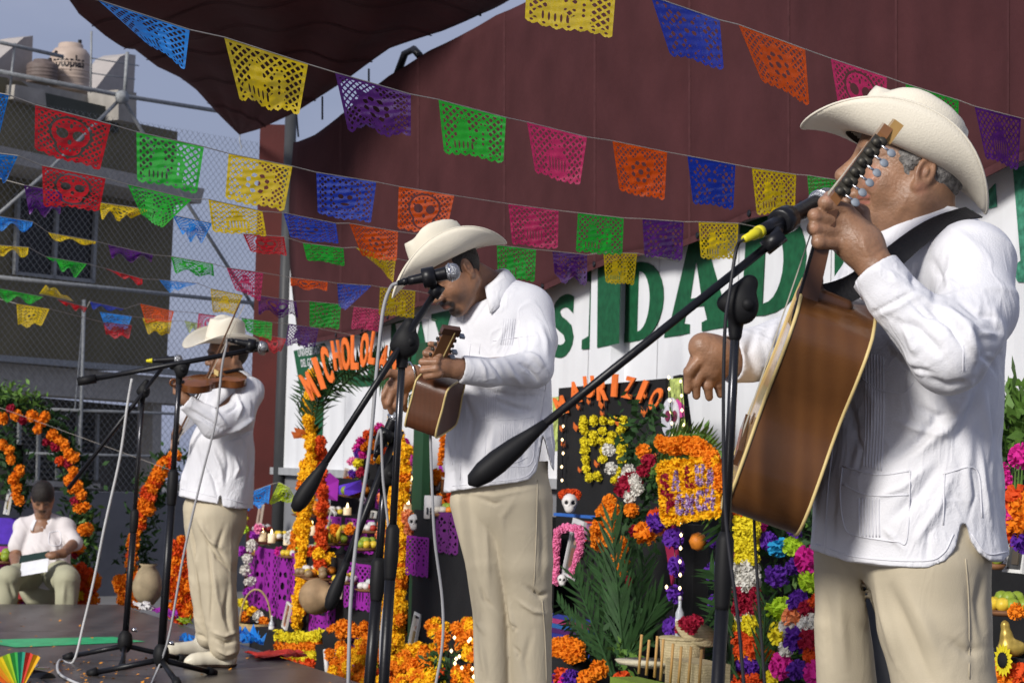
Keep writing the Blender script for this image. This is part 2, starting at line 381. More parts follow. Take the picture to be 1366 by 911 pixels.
# petals scattered on the stage
bb = MB()
for k in range(150):
    x, y = rnd.uniform(0, 470), rnd.uniform(815, 911)
    if k > 60: x, y = rnd.gauss(120, 45), rnd.gauss(892, 12)
    if y < 812+max(0, (x-170))*.33 or y > 930: continue
    q = onz(x, y, .004); an = rnd.uniform(0, 6.3); s_ = rnd.uniform(.006, .014)
    u_ = np.array([math.cos(an), math.sin(an), rnd.uniform(0, .5)])*s_; v_ = np.array([-math.sin(an), math.cos(an), .2])*s_*.6
    bb.add([q-u_, q-v_, q+u_, q+v_], [(0, 1, 2, 3)])
meta(bb.build('petals', mat('orange_petal', (.7, .28, .03), .7)), 'orange marigold petals scattered on the stage', 'petals', kind='stuff')
# ------------------------------------------------------------------ shed wall with its white cladding, painted name and grey base
shed = thing('shed_wall', wall(6, -.1, ZG), 'long white sheet metal wall painted with big green letters', 'wall')
k = 0; s0 = .35
while s0 < 15:
    wd_ = .95
    def shf(u, v, s0=s0, wd_=wd_): return wall(s0+u*wd_, .006+.004*(1 if .06 < u < .94 and int(u*10) % 3 else 0), .98+v*2.2)
    MB().sheet(shf, 10, 1).build('cladding_sheet', M_WHITEP, shed); s0 += wd_+.006
MB().box(wall(7.5, -.06, (.96+ZG)/2), WD*7.4, WN*.05, (0, 0, (.96-ZG)/2)).build('wainscot', M_GREYP, shed)
MB().box(wall(7.5, .02, .955), WD*7.2, WN*.035, (0, 0, .03)).build('ledge', mat('ledge_grey', (.33, .34, .35), .5), shed)
MB().box(wall(7.5, -.05, 2.2), WD*7.4, WN*.03, (0, 0, 1.1)).build('back_panel', M_WHITEP, shed)
def wquad(q, d):   # map the unit square on the wall: q = px corners TL, TR, BR, BL
    c = [W(*p, d) for p in q]
    return lambda x, y: (c[3]*(1-x)+c[2]*x)*(1-y)+(c[0]*(1-x)+c[1]*x)*y
def flat(name, loops, fn, m, parent, thick=.006, n=None):
    V, Fa = curve2d(loops); nv = (WN if n is None else n)*thick
    A = [fn(v[0], v[1]) for v in V]; B = [q+nv for q in A]; k = len(A)
    ed = {}
    for f in Fa:
        for i in range(len(f)): e = (f[i], f[(i+1) % len(f)]); ed[e] = 1
    FF = [tuple(f) for f in Fa]+[tuple(i+k for i in f[::-1]) for f in Fa]
    FF += [(e[0], e[1], e[1]+k, e[0]+k) for e in ed if (e[1], e[0]) not in ed]
    return mk(name, A+B, FF, m, parent)
def arc(cx, cy, rx, ry, a0, a1, n=12): return [(cx+rx*math.cos(rad(a0+(a1-a0)*i/n)), cy+ry*math.sin(rad(a0+(a1-a0)*i/n))) for i in range(n+1)]
LET = {
 'D': [[(0, 0), (.1, .0)]+[(.45, 0)]+arc(.45, .5, .55, .5, -90, 90)+[(0, 1), (0, .9), (.1, .88), (.1, .12), (0, .1)], [(.40, .12), (.40, .88)]+arc(.42, .5, .26, .38, 90, -90)],
 'I': [[(0, 0), (1, 0), (1, .12), (.8, .16), (.8, .84), (1, .88), (1, 1), (0, 1), (0, .88), (.2, .84), (.2, .16), (0, .12)]],
 'A': [[(-.05, 0), (.38, 0), (.38, .1), (.28, .12), (.33, .28), (.62, .28), (.67, .12), (.58, .1), (.58, 0), (1.08, 0), (1.08, .1), (1.0, .12), (.68, 1), (.32, 1), (.03, .12), (-.05, .1)], [(.38, .38), (.48, .8), (.58, .38)]],
 'V': [[(.38, 0), (.62, 0), (1.0, .88), (1.08, .9), (1.08, 1), (.66, 1), (.66, .9), (.75, .88), (.54, .3), (.34, .88), (.42, .9), (.42, 1), (-.08, 1), (-.08, .9), (0, .88)]],
 'N': [[(0, 0), (.3, 0), (.22, .1), (.22, .72), (.72, 0), (.95, 0), (.95, .9), (1.03, 1), (.7, 1), (.77, .9), (.77, .3), (.27, 1), (0, 1)]],
 'U': [arc(.5, .3, .5, .3, 180, 360)+[(1, 1), (.62, 1), (.7, .92), (.7, .35)]+arc(.5, .32, .2, .15, 0, -180)+[(.3, .92), (.38, 1), (0, 1)]],
 'E': [[(0, 0), (1, 0), (1, .25), (.85, .14), (.42, .14), (.42, .43), (.7, .43), (.7, .57), (.42, .57), (.42, .86), (.85, .86), (1, .75), (1, 1), (0, 1), (0, .88), (.12, .85), (.12, .15), (0, .12)]],
 'R': [[(0, 0), (.45, 0), (.45, .1), (.36, .14), (.36, .42), (.45, .42), (.75, 0), (1.1, 0), (.8, .45)]+arc(.5, .72, .42, .28, -30, 90)+[(0, 1), (0, .88), (.1, .85), (.1, .15), (0, .1)], [(.36, .55), (.36, .88), (.45, .88)]+arc(.45, .715, .2, .165, 90, -90)],
}
sv, sf = text2d('S', 0, .035); lo_, hi_ = sv.min(0), sv.max(0)
def letter(ch, q, d=.013, m=M_GREEN):
    fn = wquad(q, d)
    if ch == 'S':
        V = [fn((v[0]-lo_[0])/(hi_[0]-lo_[0]), (v[1]-lo_[1])/(hi_[1]-lo_[1])) for v in sv]
        o = mk('letter', V, sf, m, shed)
        return o
    return flat('letter', LET[ch], fn, m, shed, .002)
letter('V', [(580, 418), (640, 405), (634, 502), (584, 506)])
letter('E', [(650, 425), (684, 416), (684, 486), (650, 492)]); letter('R', [(690, 412), (730, 405), (730, 478), (690, 484)])
letter('S', [(737, 398), (768, 388), (764, 474), (733, 480)])
letter('I', [(780, 362), (823, 348), (820, 462), (776, 466)])
letter('D', [(830, 352), (888, 346), (883, 450), (828, 458)])
letter('A', [(900, 326), (962, 318), (972, 436), (890, 450)])
letter('D', [(988, 300), (1078, 268), (1074, 416), (980, 424)])
letter('E', [(1105, 280), (1180, 262), (1180, 400), (1105, 408)])
# green field with white letters at the far end, and at the right-hand end
def px_poly(name, pts, d, m, parent, thick=.003):
    A = [W(*p, d) for p in pts]; o0 = A[0]
    L2 = [((a-o0)@WD, (a-o0)[2]) for a in A]
    return flat(name, [L2], lambda x, y: o0+WD*x+np.array([0, 0, y]), m, parent, thick)
px_poly('green_field', [(392, 468), (470, 448), (560, 420), (575, 500), (520, 512), (480, 516), (455, 505), (432, 530), (428, 650), (415, 585), (404, 540)], .013, M_GREEN, shed)
px_poly('white_letter', [(408, 500), (414, 488), (430, 482), (446, 486), (444, 510), (430, 514), (424, 540), (412, 545), (403, 525)], .019, M_WHITEP, shed)
px_poly('white_letter', [(432, 455), (462, 450), (458, 468), (452, 500), (438, 500), (440, 470)], .019, M_WHITEP, shed)
px_poly('white_letter', [(470, 447), (480, 446), (484, 480), (494, 442), (504, 440), (490, 500), (476, 500)], .019, M_WHITEP, shed)
px_poly('white_letter', [(490, 442), (498, 438), (504, 452), (500, 470), (488, 470)], .023, M_WHITEP, shed)
px_poly('white_letter', [(508, 436), (522, 433), (520, 495), (506, 497)], .019, M_WHITEP, shed)
px_poly('white_letter', [(528, 432), (545, 428), (560, 432), (552, 470), (536, 476)], .019, M_WHITEP, shed)
tv, tf = text2d('UNIVERSIDAD\nDEL GOLFO', 0, .012); tl, th = tv.min(0), tv.max(0)
fn = wquad([(397, 466), (426, 461), (426, 487), (400, 490)], .020)
mk('lettering', [fn((v[0]-tl[0])/(th[0]-tl[0]), (v[1]-tl[1])/(th[1]-tl[1])) for v in tv], tf, M_WHITEP, shed)
M_GREEN2 = mat('green_wash', (.05, .22, .14), .55, .6, 35)
px_poly('green_field', [(1285, 284), (1298, 281), (1300, 305), (1284, 303)], .013, M_GREEN2, shed)
px_poly('green_field', [(1312, 262), (1328, 245), (1330, 276), (1314, 280)], .013, M_GREEN2, shed)
px_poly('green_field', [(1352, 226), (1420, 205), (1420, 380), (1358, 376), (1350, 356), (1362, 348)], .013, M_GREEN2, shed)
# downpipe shaft on the white wall
q0, q1 = W(813, 345, .05), W(806, 656, .05)
MB().box((q0+q1)/2+WN*.0, WD*.15, WN*.045, (q0-q1)/2).build('column_cover', M_WHITEP, shed)
px_poly('letter', [(798, 356), (828, 346), (826, 458), (797, 464)], .098, M_GREEN, shed)
# ------------------------------------------------------------------ steel post and pipe at the far corner of the shed
post = thing('steel_post', P(360, 700, 19.7), 'dark red steel column at the far corner of the shed', 'post')
c0 = wall(-.05, .1, 0)
def wbox(name, s0, s1, d0, d1, z0, z1, m, parent): return MB().box(wall((s0+s1)/2, (d0+d1)/2, (z0+z1)/2), WD*(s1-s0)/2, WN*(d1-d0)/2, (0, 0, (z1-z0)/2)).build(name, m, parent)
pa, pb = P(329, 749, 19.9), P(365, 749, 19.9)
xx0, xx1 = pa[0], pb[0]
MB().hexa([(xx0, 19.8, ZG), (xx1, 19.8, ZG), (xx1, 20.0, ZG), (xx0, 20.0, ZG), (xx0, 19.8, 3.95), (xx1, 19.8, 3.95), (xx1, 20, 3.95), (xx0, 20, 3.95)]).build('column', M_RED, post)
MB().hexa([(xx0-.03, 19.77, ZG), (xx1+.03, 19.77, ZG), (xx1+.03, 20.03, ZG), (xx0-.03, 20.03, ZG), (xx0-.03, 19.77, ZG+.03), (xx1+.03, 19.77, ZG+.03), (xx1+.03, 20.03, ZG+.03), (xx0-.03, 20.03, ZG+.03)]).build('base_plate', M_RED, post)
dp = MB(); q = P(372, 640, 19.5); dp.tube([(q[0], 19.5, ZG), (q[0], 19.5, 4.0)], .05, 12)
meta(dp.build('drain_pipe', mat('dark_pipe', (.045, .047, .05), .5), None, True), 'dark grey vertical pipe beside the red column', 'pipe')
# ------------------------------------------------------------------ hanging maroon backdrop tarp
bx = [385, 392, 480, 560, 640, 700, 760, 830, 900, 940, 1000, 1100, 1200, 1290, 1345, 1420, 1600]
by = [452, 462, 446, 408, 402, 400, 372, 345, 334, 318, 292, 275, 262, 250, 222, 195, 150]
tx = [385, 395, 420, 470, 520, 560, 620, 680, 740, 820, 1000, 1600]
ty = [190, 190, 178, 140, 98, 75, 42, 12, -20, -60, -160, -520]
def tarpf(u, v):
    x = 392+u*1150; yt = np.interp(x, tx, ty)+3*abs(math.sin(u*40)); yb = np.interp(x, bx, by)
    x2 = x+(10*math.sin(math.pi*v)*-1+8*v if u < .003 else 0)
    y = yt+(yb-yt)*v
    q = W(x2, y, .16+.009*math.sin(u*75+1.5*math.sin(v*3))*(.3+.7*abs(math.sin(u*9)))*(.5+v)+.004*math.sin(u*190)+.05*(1-v)*math.sin(u*21))
    return q
bt = MB().sheet(tarpf, 200, 24)
o = tarp_o = bt.build('backdrop_tarp', M_MAR, None, True); meta(o, 'big maroon tarpaulin hung as backdrop above the green letters', 'tarpaulin')
sm = o.modifiers.new('s', 'SOLIDIFY'); sm.thickness = .004
M_SEAM = mat('tarp_seam', (.070, .026, .028), .9, .2, 20, spec=.1)
for u0 in (.055, .145, .245, .35, .46, .575, .70, .83):
    def smf(u, v, u0=u0): return tarpf(u0+(u-.5)*.0028, v)+WN*.006
    MB().sheet(smf, 1, 40).build('seam', M_SEAM, tarp_o, True)
def hem(u, v): return tarpf(u, 1-.02*v)+WN*.005
MB().sheet(hem, 200, 1).build('hem', M_SEAM, tarp_o, True)
for k in range(26):
    q = tarpf(.02+k*.030, .985)+WN*.008; MB().lathe(q, WN, [(.009, 0), (.018, .001), (.018, .004), (.010, .005)], 10).build('eyelet', M_BLACK, tarp_o, True)
# ------------------------------------------------------------------ awning overhead: px edge lines given real height
AW1 = [(320, 180, 19.9), (345, 172, 19.2), (395, 150, 18.3), (462, 110, 17.2), (520, 68, 16.5), (590, 40, 15.9), (642, 12, 15.4), (680, -4, 15.0), (730, -36, 14.4)]
AW0 = [(320, 181, 19.9), (290, 152, 19.3), (262, 122, 18.8), (240, 105, 18.3), (210, 88, 17.8), (180, 62, 17.2), (165, 60, 17.0), (140, 48, 16.6), (105, 25, 16.1), (85, 0, 15.7), (62, -30, 15.4)]
def lerp_pts(L, n):
    L = np.array(L, float); t = np.linspace(0, len(L)-1, n); return np.stack([np.interp(t, np.arange(len(L)), L[:, k]) for k in range(3)], 1)
e1, e0 = lerp_pts(AW1, 41), lerp_pts(AW0, 41)
def awf(u, v):
    k = int(round(v*40)); a = P(*e0[k]); c = P(*e1[k]); q = a*(1-u)+c*u
    return q+np.array([0, 0, .16*math.sin(u*math.pi)*v+.025*math.sin(u*23+v*9)*v*2])
aw = thing('awning', P(320, 181, 19.9), 'dark maroon awning stretched overhead, its corner tied down at the red column', 'awning')
o = MB().sheet(awf, 60, 40).build('canopy', M_MARD, aw, True); o.modifiers.new('s', 'SOLIDIFY').thickness = .005
for v0 in (.15, .3, .45, .6, .75, .9):
    def asf(u, v, v0=v0):
        t = v0*40; k = int(t); fr_ = t-k; w_ = (u-.5)*.03
        return awf(v, k/40)*(1-fr_)+awf(v, (k+1)/40)*fr_+(awf(v, (k+1)/40)-awf(v, k/40))*w_*6+np.array([0, 0, -.012])
    MB().sheet(asf, 1, 60).build('seam', M_SEAM, aw, True)
q = P(320, 181, 19.9); MB().tube([q, q+[0, 0, -.06], q+[.02, 0, -.1], q+[0, 0, -.14], q+[-.02, 0, -.1], q+[0, 0, -.06]], .006, 6).build('hook', STEEL, aw, True)
for (x, y, Y, x2, y2) in [(395, 152, 18.3, 398, 183), (430, 133, 17.7, 430, 160), (492, 96, 16.9, 492, 112), (640, 15, 15.4, 641, 22)]:
    MB().tube([P(x, y-4, Y), P(x2, y2, Y)], .008, 5).build('cord', M_BLACK, aw)
MB().tube([P(527, 107, 16.6), P(540, 72, 16.6), P(552, 66, 16.5), P(560, 75, 16.4)], .028, 8).build('ridge_pole', M_BLACK, aw, True)
# ------------------------------------------------------------------ building beyond the fence
BA, BB = P(0, 300, 32.0), P(232, 300, 35.2); BX = (BB-BA); BX[2] = 0; BL = np.linalg.norm(BX); BX /= BL; BN = np.array([BX[1], -BX[0], 0])
def bp(px, py, d=0.):
    r = ray(px, py); t = ((BA+BN*d-CAM)@BN)/(r@BN); return CAM+r*t
M_OLV = mat('olive_wall', (.135, .118, .072), .85, .18, 1.2, .3, 20); M_DK = mat('dark_recess', (.012, .012, .013), .5)
M_CONC2 = mat('pale_parapet', (.30, .28, .25), .9, .22, 5, .3, 40)
M_SHED = mat('shed_block', (.075, .07, .062), .9, .2, 2, .3, 30)
M_GALV = mat('galvanised_pipe', (.25, .26, .265), .6, .3, 30, .1, 60, metal=.1)
bld = thing('building', BA+BN*-1+np.array([2, 0, ZG-BA[2]]), 'olive green concrete building behind the chain link fence', 'building')
def bquad(name, pts, d0, d1, m, parent=bld):   # px corners TL,TR,BR,BL at the front, extruded back to d1
    A = [bp(*p, d0) for p in pts]; Bk = [a+BN*(d1-d0) for a in A]
    return MB().hexa([A[3], A[2], Bk[2], Bk[3], A[0], A[1], Bk[1], Bk[0]]).build(name, m, parent)
bquad('wall', [(-40, 118), (237, 176), (222, 495), (-40, 480)], 0, -3, M_OLV)
bquad('upper_wall', [(-40, 96), (10, 104), (10, 126), (-40, 119)], -.02, -3, M_OLV)
bquad('roof_slab', [(-40, 186), (273, 252), (268, 272), (-40, 206)], .9, -.1, M_CONC)
bquad('parapet', [(20, 113), (60, 120), (62, 142), (18, 132)], .15, -.4, M_CONC2)
bquad('parapet', [(28, 108), (163, 137), (163, 160), (60, 132)], -.3, -.8, M_CONC2)
bquad('parapet', [(60, 124), (158, 146), (158, 178), (60, 142)], .05, -.3, mat('dark_parapet', (.06, .065, .055), .9))  # parapet section in a darker colour
bquad('pillar', [(158, 120), (182, 124), (182, 165), (158, 160)], .3, -.3, M_CONC2)
bquad('floor_beam', [(-40, 480), (330, 512), (330, 545), (-40, 520)], .5, -.3, M_CONC)
bquad('beam_lip', [(-40, 470), (330, 500), (330, 508), (-40, 478)], .7, .5, M_GALV)
bquad('lower_wall', [(-40, 521), (214, 545), (210, 790), (-40, 790)], -.4, -2, M_SHED)
bquad('column', [(204, 530), (216, 532), (212, 790), (202, 790)], .3, .0, M_CONC)
# windows
wn = bquad('window', [(28, 264), (128, 279), (123, 374), (24, 362)], .03, -.05, M_DK)
for pts in [[(24, 262), (28, 262), (24, 365), (20, 365)], [(128, 277), (132, 278), (127, 378), (123, 378)], [(76, 270), (80, 271), (75, 372), (71, 372)], [(20, 362), (127, 373), (127, 378), (20, 366)], [(24, 258), (132, 274), (132, 279), (24, 263)]]:
    bquad('frame', pts, .08, .02, M_GALV, wn)
w2 = bquad('window', [(24, 552), (132, 562), (128, 640), (22, 634)], -.35, -.45, M_DK)
for k in range(5):
    x = 26+k*26; bquad('bar', [(x, 552), (x+3, 552), (x+1, 640), (x-2, 640)], -.2, -.24, M_GALV, w2)
bquad('sill', [(18, 638), (134, 645), (134, 652), (18, 646)], -.1, -.4, M_CONC)
for k in range(12):
    y = 556+k*7; bquad('slat', [(30, y), (126, y+5), (126, y+8), (30, y+3)], -.3, -.34, M_SHED, w2)
# white gables on the roof
def gable(pts, lab):
    A = [bp(*p, -2) for p in pts]; B2 = [a-BN*.5 for a in A]; n = len(A)
    FF = [tuple(range(n)), tuple(range(2*n-1, n-1, -1))]+[(i, (i+1) % n, (i+1) % n+n, i+n) for i in range(n)]
    o = mk('roof_gable', A+B2, FF, mat('white_gable', (.36, .33, .31), .8, .08), None); meta(o, lab, 'gable'); return o
gable([(32, 50), (44, 48), (42, 112), (4, 104), (-20, 95)], 'white sloped roof gable left of the water tanks')
gable([(127, 124), (128, 118), (160, 76), (170, 72), (181, 74), (178, 134)], 'white triangular roof gable right of the water tanks')
# water tanks
def tank(cx, yb, r, yt, lab, txt):
    c = bp(cx, yb, -1.6); top = bp(cx, yt, -1.6); h = top[2]-c[2]
    t = thing('water_tank', c, lab, 'water tank'); mm = mat('beige_tank', (.42, .33, .27), .5, .05) if txt else mat('brown_tank', (.13, .10, .09), .6, .2)
    prof = [(r*.98, 0), (r, .04*h), (r, .35*h), (r*1.01, .36*h), (r, .38*h), (r, .72*h), (r*.97, .78*h), (r*.78, .88*h), (r*.62, .90*h), (r*.62, .97*h), (r*.55, h), (.01, h*1.02)]
    MB().lathe(c, (0, 0, 1), prof, 40).build('body', mm, t, True)
    for k in range(4): MB().lathe(c+np.array([0, 0, h*(.1+.15*k)]), (0, 0, 1), [(r, 0), (r*1.015, .01), (r*1.015, .03), (r, .04)], 36).build('rib', mm, t, True)
    MB().tube([c+[r*.45, 0, h*.95], c+[r*.45, 0, h*1.08]], .03, 8).build('vent', M_BLACK, t)
    if txt:
        V, Fa = text2d('rotoplas', 0, .02); x0, x1 = V[:, 0].min(), V[:, 0].max(); out = []
        for v in V:
            a = (v[0]-x0)/(x1-x0)*1.7-.75; s_ = (x1-x0); hh = v[1]/s_*2.3*r
            dirv = np.array([math.sin(a), -math.cos(a), 0]); out.append(c+dirv*(r*1.012)+np.array([0, 0, h*.47+hh*1.2]))
        mk('lettering', out, Fa, M_BLACK, t)
        sw = []
        for i in range(9):
            a = -.78+i*.035; dirv = np.array([math.sin(a), -math.cos(a), 0])
            sw += [c+dirv*r*1.012+np.array([0, 0, h*(.68+.008*i)]), c+dirv*r*1.012+np.array([0, 0, h*(.68+.008*i)+.05*math.sin(math.pi*(i+.3)/9.3)+.01])]
        mk('emblem', sw, [(2*i, 2*i+2, 2*i+3, 2*i+1) for i in range(8)], M_BLACK, t)
    return t
tank(92, 124, .31, 58, 'large beige rooftop water tank with black lettering', True)
tank(56, 112, .24, 80, 'small dark water tank half hidden behind the big beige one', False)
# ------------------------------------------------------------------ court fence
FA, FB = P(0, 500, 22.0), P(300, 500, 24.3); FX = FB-FA; FX[2] = 0; FX /= np.linalg.norm(FX); FN = np.array([FX[1], -FX[0], 0])
def fp(px, py, d=0.):
    r = ray(px, py); t = ((FA+FN*d-CAM)@FN)/(r@FN); return CAM+r*t
fence = thing('court_fence', fp(150, 780), 'tall chain link court fence of galvanised pipes in front of the olive building', 'fence')
def pipe(pts, r, d=0., nm='pipe'): MB().tube([fp(*p, d) for p in pts], r*.65, 8).build(nm, M_GALV, fence, True)
for pts, r in [([(-30, 90), (163, 128), (345, 157)], .035), ([(-30, 50), (84, 76)], .03), ([(-30, 367), (160, 386), (345, 405)], .032), ([(112, 400), (105, 660)], .032),
               ([(163, 130), (60, 232), (-5, 288)], .03), ([(163, 130), (192, 180), (262, 290), (345, 420)], .03), ([(20, 58), (12, 130)], .02), ([(170, 70), (166, 130)], .03),
               ([(48, 545), (345, 556)], .022), ([(30, 604), (345, 612)], .02), ([(60, 660), (345, 664)], .035), ([(-30, 656), (60, 660)], .035), ([(112, 405), (100, 545), (80, 560)], .01)]:
    pipe(pts, r)
pipe([(122, 42), (121, 124)], .02, -4, 'mast'); pipe([(122, 78), (185, 88)], .012, -4, 'mast'); pipe([(122, 98), (180, 106)], .012, -4, 'mast')
MB().lathe(fp(163, 130, .05), FN, [(.01, -.05), (.07, -.03), (.07, .03), (.01, .05)], 12).build('clamp', M_GALV, fence, True)
lm = MB(); org = fp(150, 400); sx = .078
def wire_pts(x0, sgn):
    a = (x0, 0.); c = (x0+sgn*4.2, 4.2); return a, c
u0 = (fp(-30, 400)-org)@FX; u1 = (fp(345, 400)-org)@FX; z0 = .55; z1 = 4.45
n = int((u1-u0+4)/sx)
for sgn in (1, -1):
    for k in range(n):
        xs = u0-4+k*sx if sgn > 0 else u0+k*sx
        t0 = 0; t1 = z1-z0
        # clip to u0..u1
        if sgn > 0: t0 = max(t0, u0-xs); t1 = min(t1, u1-xs)
        else: t0 = max(t0, xs-u1); t1 = min(t1, xs-u0)
        if t1 <= t0+.02: continue
        p0 = org+FX*(xs+sgn*t0); p0 = np.array([p0[0], p0[1], z0+t0]); p1 = org+FX*(xs+sgn*t1); p1 = np.array([p1[0], p1[1], z0+t1])
        if sgn < 0: p0 = p0+FN*.006; p1 = p1+FN*.006
        lm.tube([p0, p1], .0021, 3, False)
meta(lm.build('chain_link_mesh', mat('wire', (.20, .21, .23), .5, metal=.3), fence), kind='stuff')
# low grey wall below the fence
qa, qb = fp(-40, 662, .15), fp(345, 666, .15)
o = MB().hexa([(qa[0], qa[1], ZG), (qb[0], qb[1], ZG), tuple(np.array([qb[0], qb[1], ZG])-FN*.2), tuple(np.array([qa[0], qa[1], ZG])-FN*.2), (qa[0], qa[1], .68), (qb[0], qb[1], .68), tuple(np.array([qb[0], qb[1], .68])-FN*.2), tuple(np.array([qa[0], qa[1], .68])-FN*.2)]).build('low_wall', mat('grey_low_wall', (.12, .122, .135), .7, .15, 2.5, .3, 14))
meta(o, 'low grey rendered wall under the chain link fence', 'wall')
# ------------------------------------------------------------------ cut-paper flags
def fields(kind, nu=78, nv=62):
    u = np.linspace(0, 1, nu+1); v = np.linspace(0, 1, nv+1); U, V = np.meshgrid(u, v)
    sc = [10.5, 9, 11, 10, 8, 9.5][kind]
    l1 = np.abs(((U*sc+V*sc*.8) % 1)-.5); l2 = np.abs(((U*sc-V*sc*.8) % 1)-.5)
    lat = np.maximum(.175-np.minimum(l1, 1), .175-l2)*.10
    f = np.maximum(lat, np.maximum(.055-V, np.maximum(.045-U, U-.955))); f = np.maximum(f, .05-np.abs(V-.88))
    def ell(cx, cy, rx, ry): return (1-np.sqrt(((U-cx)/rx)**2+((V-cy)/ry)**2))*min(rx, ry)
    def hole(e, g): return np.minimum(e, -g)
    if kind == 0:      # skull
        s = np.maximum(ell(.5, .40, .27, .30), ell(.5, .66, .18, .17)); f = np.maximum(f, s); rg = np.maximum(ell(.5, .40, .315, .345), ell(.5, .66, .225, .215)); f = np.where((s < 0) & (rg > 0), np.minimum(f, -.5*rg+.004), f)
        for h in [ell(.385, .41, .085, .10), ell(.615, .41, .085, .10), ell(.5, .56, .03, .05)]+[ell(.37+.052*i, .69+.03*(i % 2), .017, .026) for i in range(6)]+[ell(.5+.2*math.cos(a), .36+.2*math.sin(a), .02, .025) for a in np.linspace(3.3, 6.1, 8)]+[ell(.5, .24, .02, .05)]: f = hole(f, h)
    elif kind == 1:    # two dancers
        s = np.maximum.reduce([ell(.34, .25, .07, .08), ell(.34, .5, .10, .22), ell(.30, .74, .2, .14), ell(.66, .27, .08, .08), ell(.66, .52, .09, .22), ell(.62, .78, .12, .12), ell(.5, .5, .2, .05)]); f = np.maximum(f, s)
        for h in [ell(.31, .24, .015, .02), ell(.37, .24, .015, .02), ell(.63, .27, .018, .02), ell(.69, .27, .018, .02)]+[ell(.2+.07*i, .74, .014, .08) for i in range(5)]+[ell(.66, .45+.1*i, .02, .03) for i in range(3)]: f = hole(f, h)
    elif kind == 2:    # flower medallion
        th_ = np.arctan2(V-.48, U-.5); rr = np.sqrt((U-.5)**2+((V-.48)*.95)**2)
        s = (.30+.05*np.cos(th_*8))-rr; f = np.maximum(f, s); f = hole(f, np.minimum(rr-.12, .2-rr)*1.0-.02*(1+np.cos(th_*8))); f = hole(f, .05-rr)
    elif kind == 3:    # framed panel
        s = np.minimum(np.minimum(U-.18, .82-U), np.minimum(V-.16, .80-V)); f = np.maximum(f, np.minimum(s, .05-s)); f = np.maximum(f, ell(.5, .48, .2, .22))
        for h in [ell(.42, .44, .05, .05), ell(.58, .44, .05, .05), ell(.5, .6, .08, .03)]: f = hole(f, h)
    elif kind == 4:    # scroll work
        f = np.maximum(f, .09*(np.sin(U*21+3*np.sin(V*9))*np.sin(V*17+2*np.sin(U*11)))-.005); f = np.maximum(f, ell(.5, .45, .16, .2)); f = hole(f, ell(.44, .42, .04, .04)); f = hole(f, ell(.56, .42, .04, .04))
    else:
        f = np.maximum(f, np.maximum(ell(.5, .3, .1, .12), ell(.5, .62, .22, .24)));
        for i in range(6): f = hole(f, ell(.35+.06*i, .64, .012, .14))
        f = hole(f, ell(.46, .3, .015, .02)); f = hole(f, ell(.54, .3, .015, .02))
    sc_ = .95-.055*(1-np.abs(np.sin(U*math.pi*7)))-V; f = np.minimum(f, sc_)
    for i in range(7): f = hole(f, ell((i+.5)/7, .875, .022, .022))
    return u, v, f
def contour(kind):
    u, v, f = fields(kind); nv, nu = f.shape; VV = []; key = {}; FF = []
    def vid(k, p):
        if k not in key: key[k] = len(VV); VV.append(p)
        return key[k]
    for j in range(nv-1):
        for i in range(nu-1):
            c = [(i, j), (i+1, j), (i+1, j+1), (i, j+1)]; val = [f[y, x] for x, y in c]
            if max(val) <= 0: continue
            poly = []
            for a in range(4):
                b_ = (a+1) % 4; (x0, y0), (x1, y1) = c[a], c[b_]
                if val[a] > 0: poly.append(vid((x0, y0), (u[x0], v[y0])))
                if (val[a] > 0) != (val[b_] > 0):
                    t = val[a]/(val[a]-val[b_]); k = tuple(sorted((c[a], c[b_]))); poly.append(vid(k, (u[x0]+(u[x1]-u[x0])*t, v[y0]+(v[y1]-v[y0])*t)))
            if len(poly) >= 3: FF.append(tuple(poly))
    return np.array(VV), FF
PAT = [contour(k) for k in range(6)]
FC = {'red': (.66, .018, .03), 'pink': (.74, .045, .17), 'green': (.02, .50, .04), 'yellow': (.86, .62, .012), 'blue': (.012, .05, .46), 'sky': (.025, .28, .82), 'orange': (.88, .11, .006), 'purple': (.10, .02, .19), 'lime': (.42, .55, .02)}
FM = {k: mat('film_'+k, c, .30, .12, 20, .5, 22, spec=.3, trans=.42) for k, c in FC.items()}
CN = {'sky': 'light blue', 'blue': 'dark blue'}
ORD = ['first', 'second', 'third', 'fourth', 'fifth', 'sixth', 'seventh', 'eighth', 'ninth', 'tenth', 'eleventh', 'twelfth']
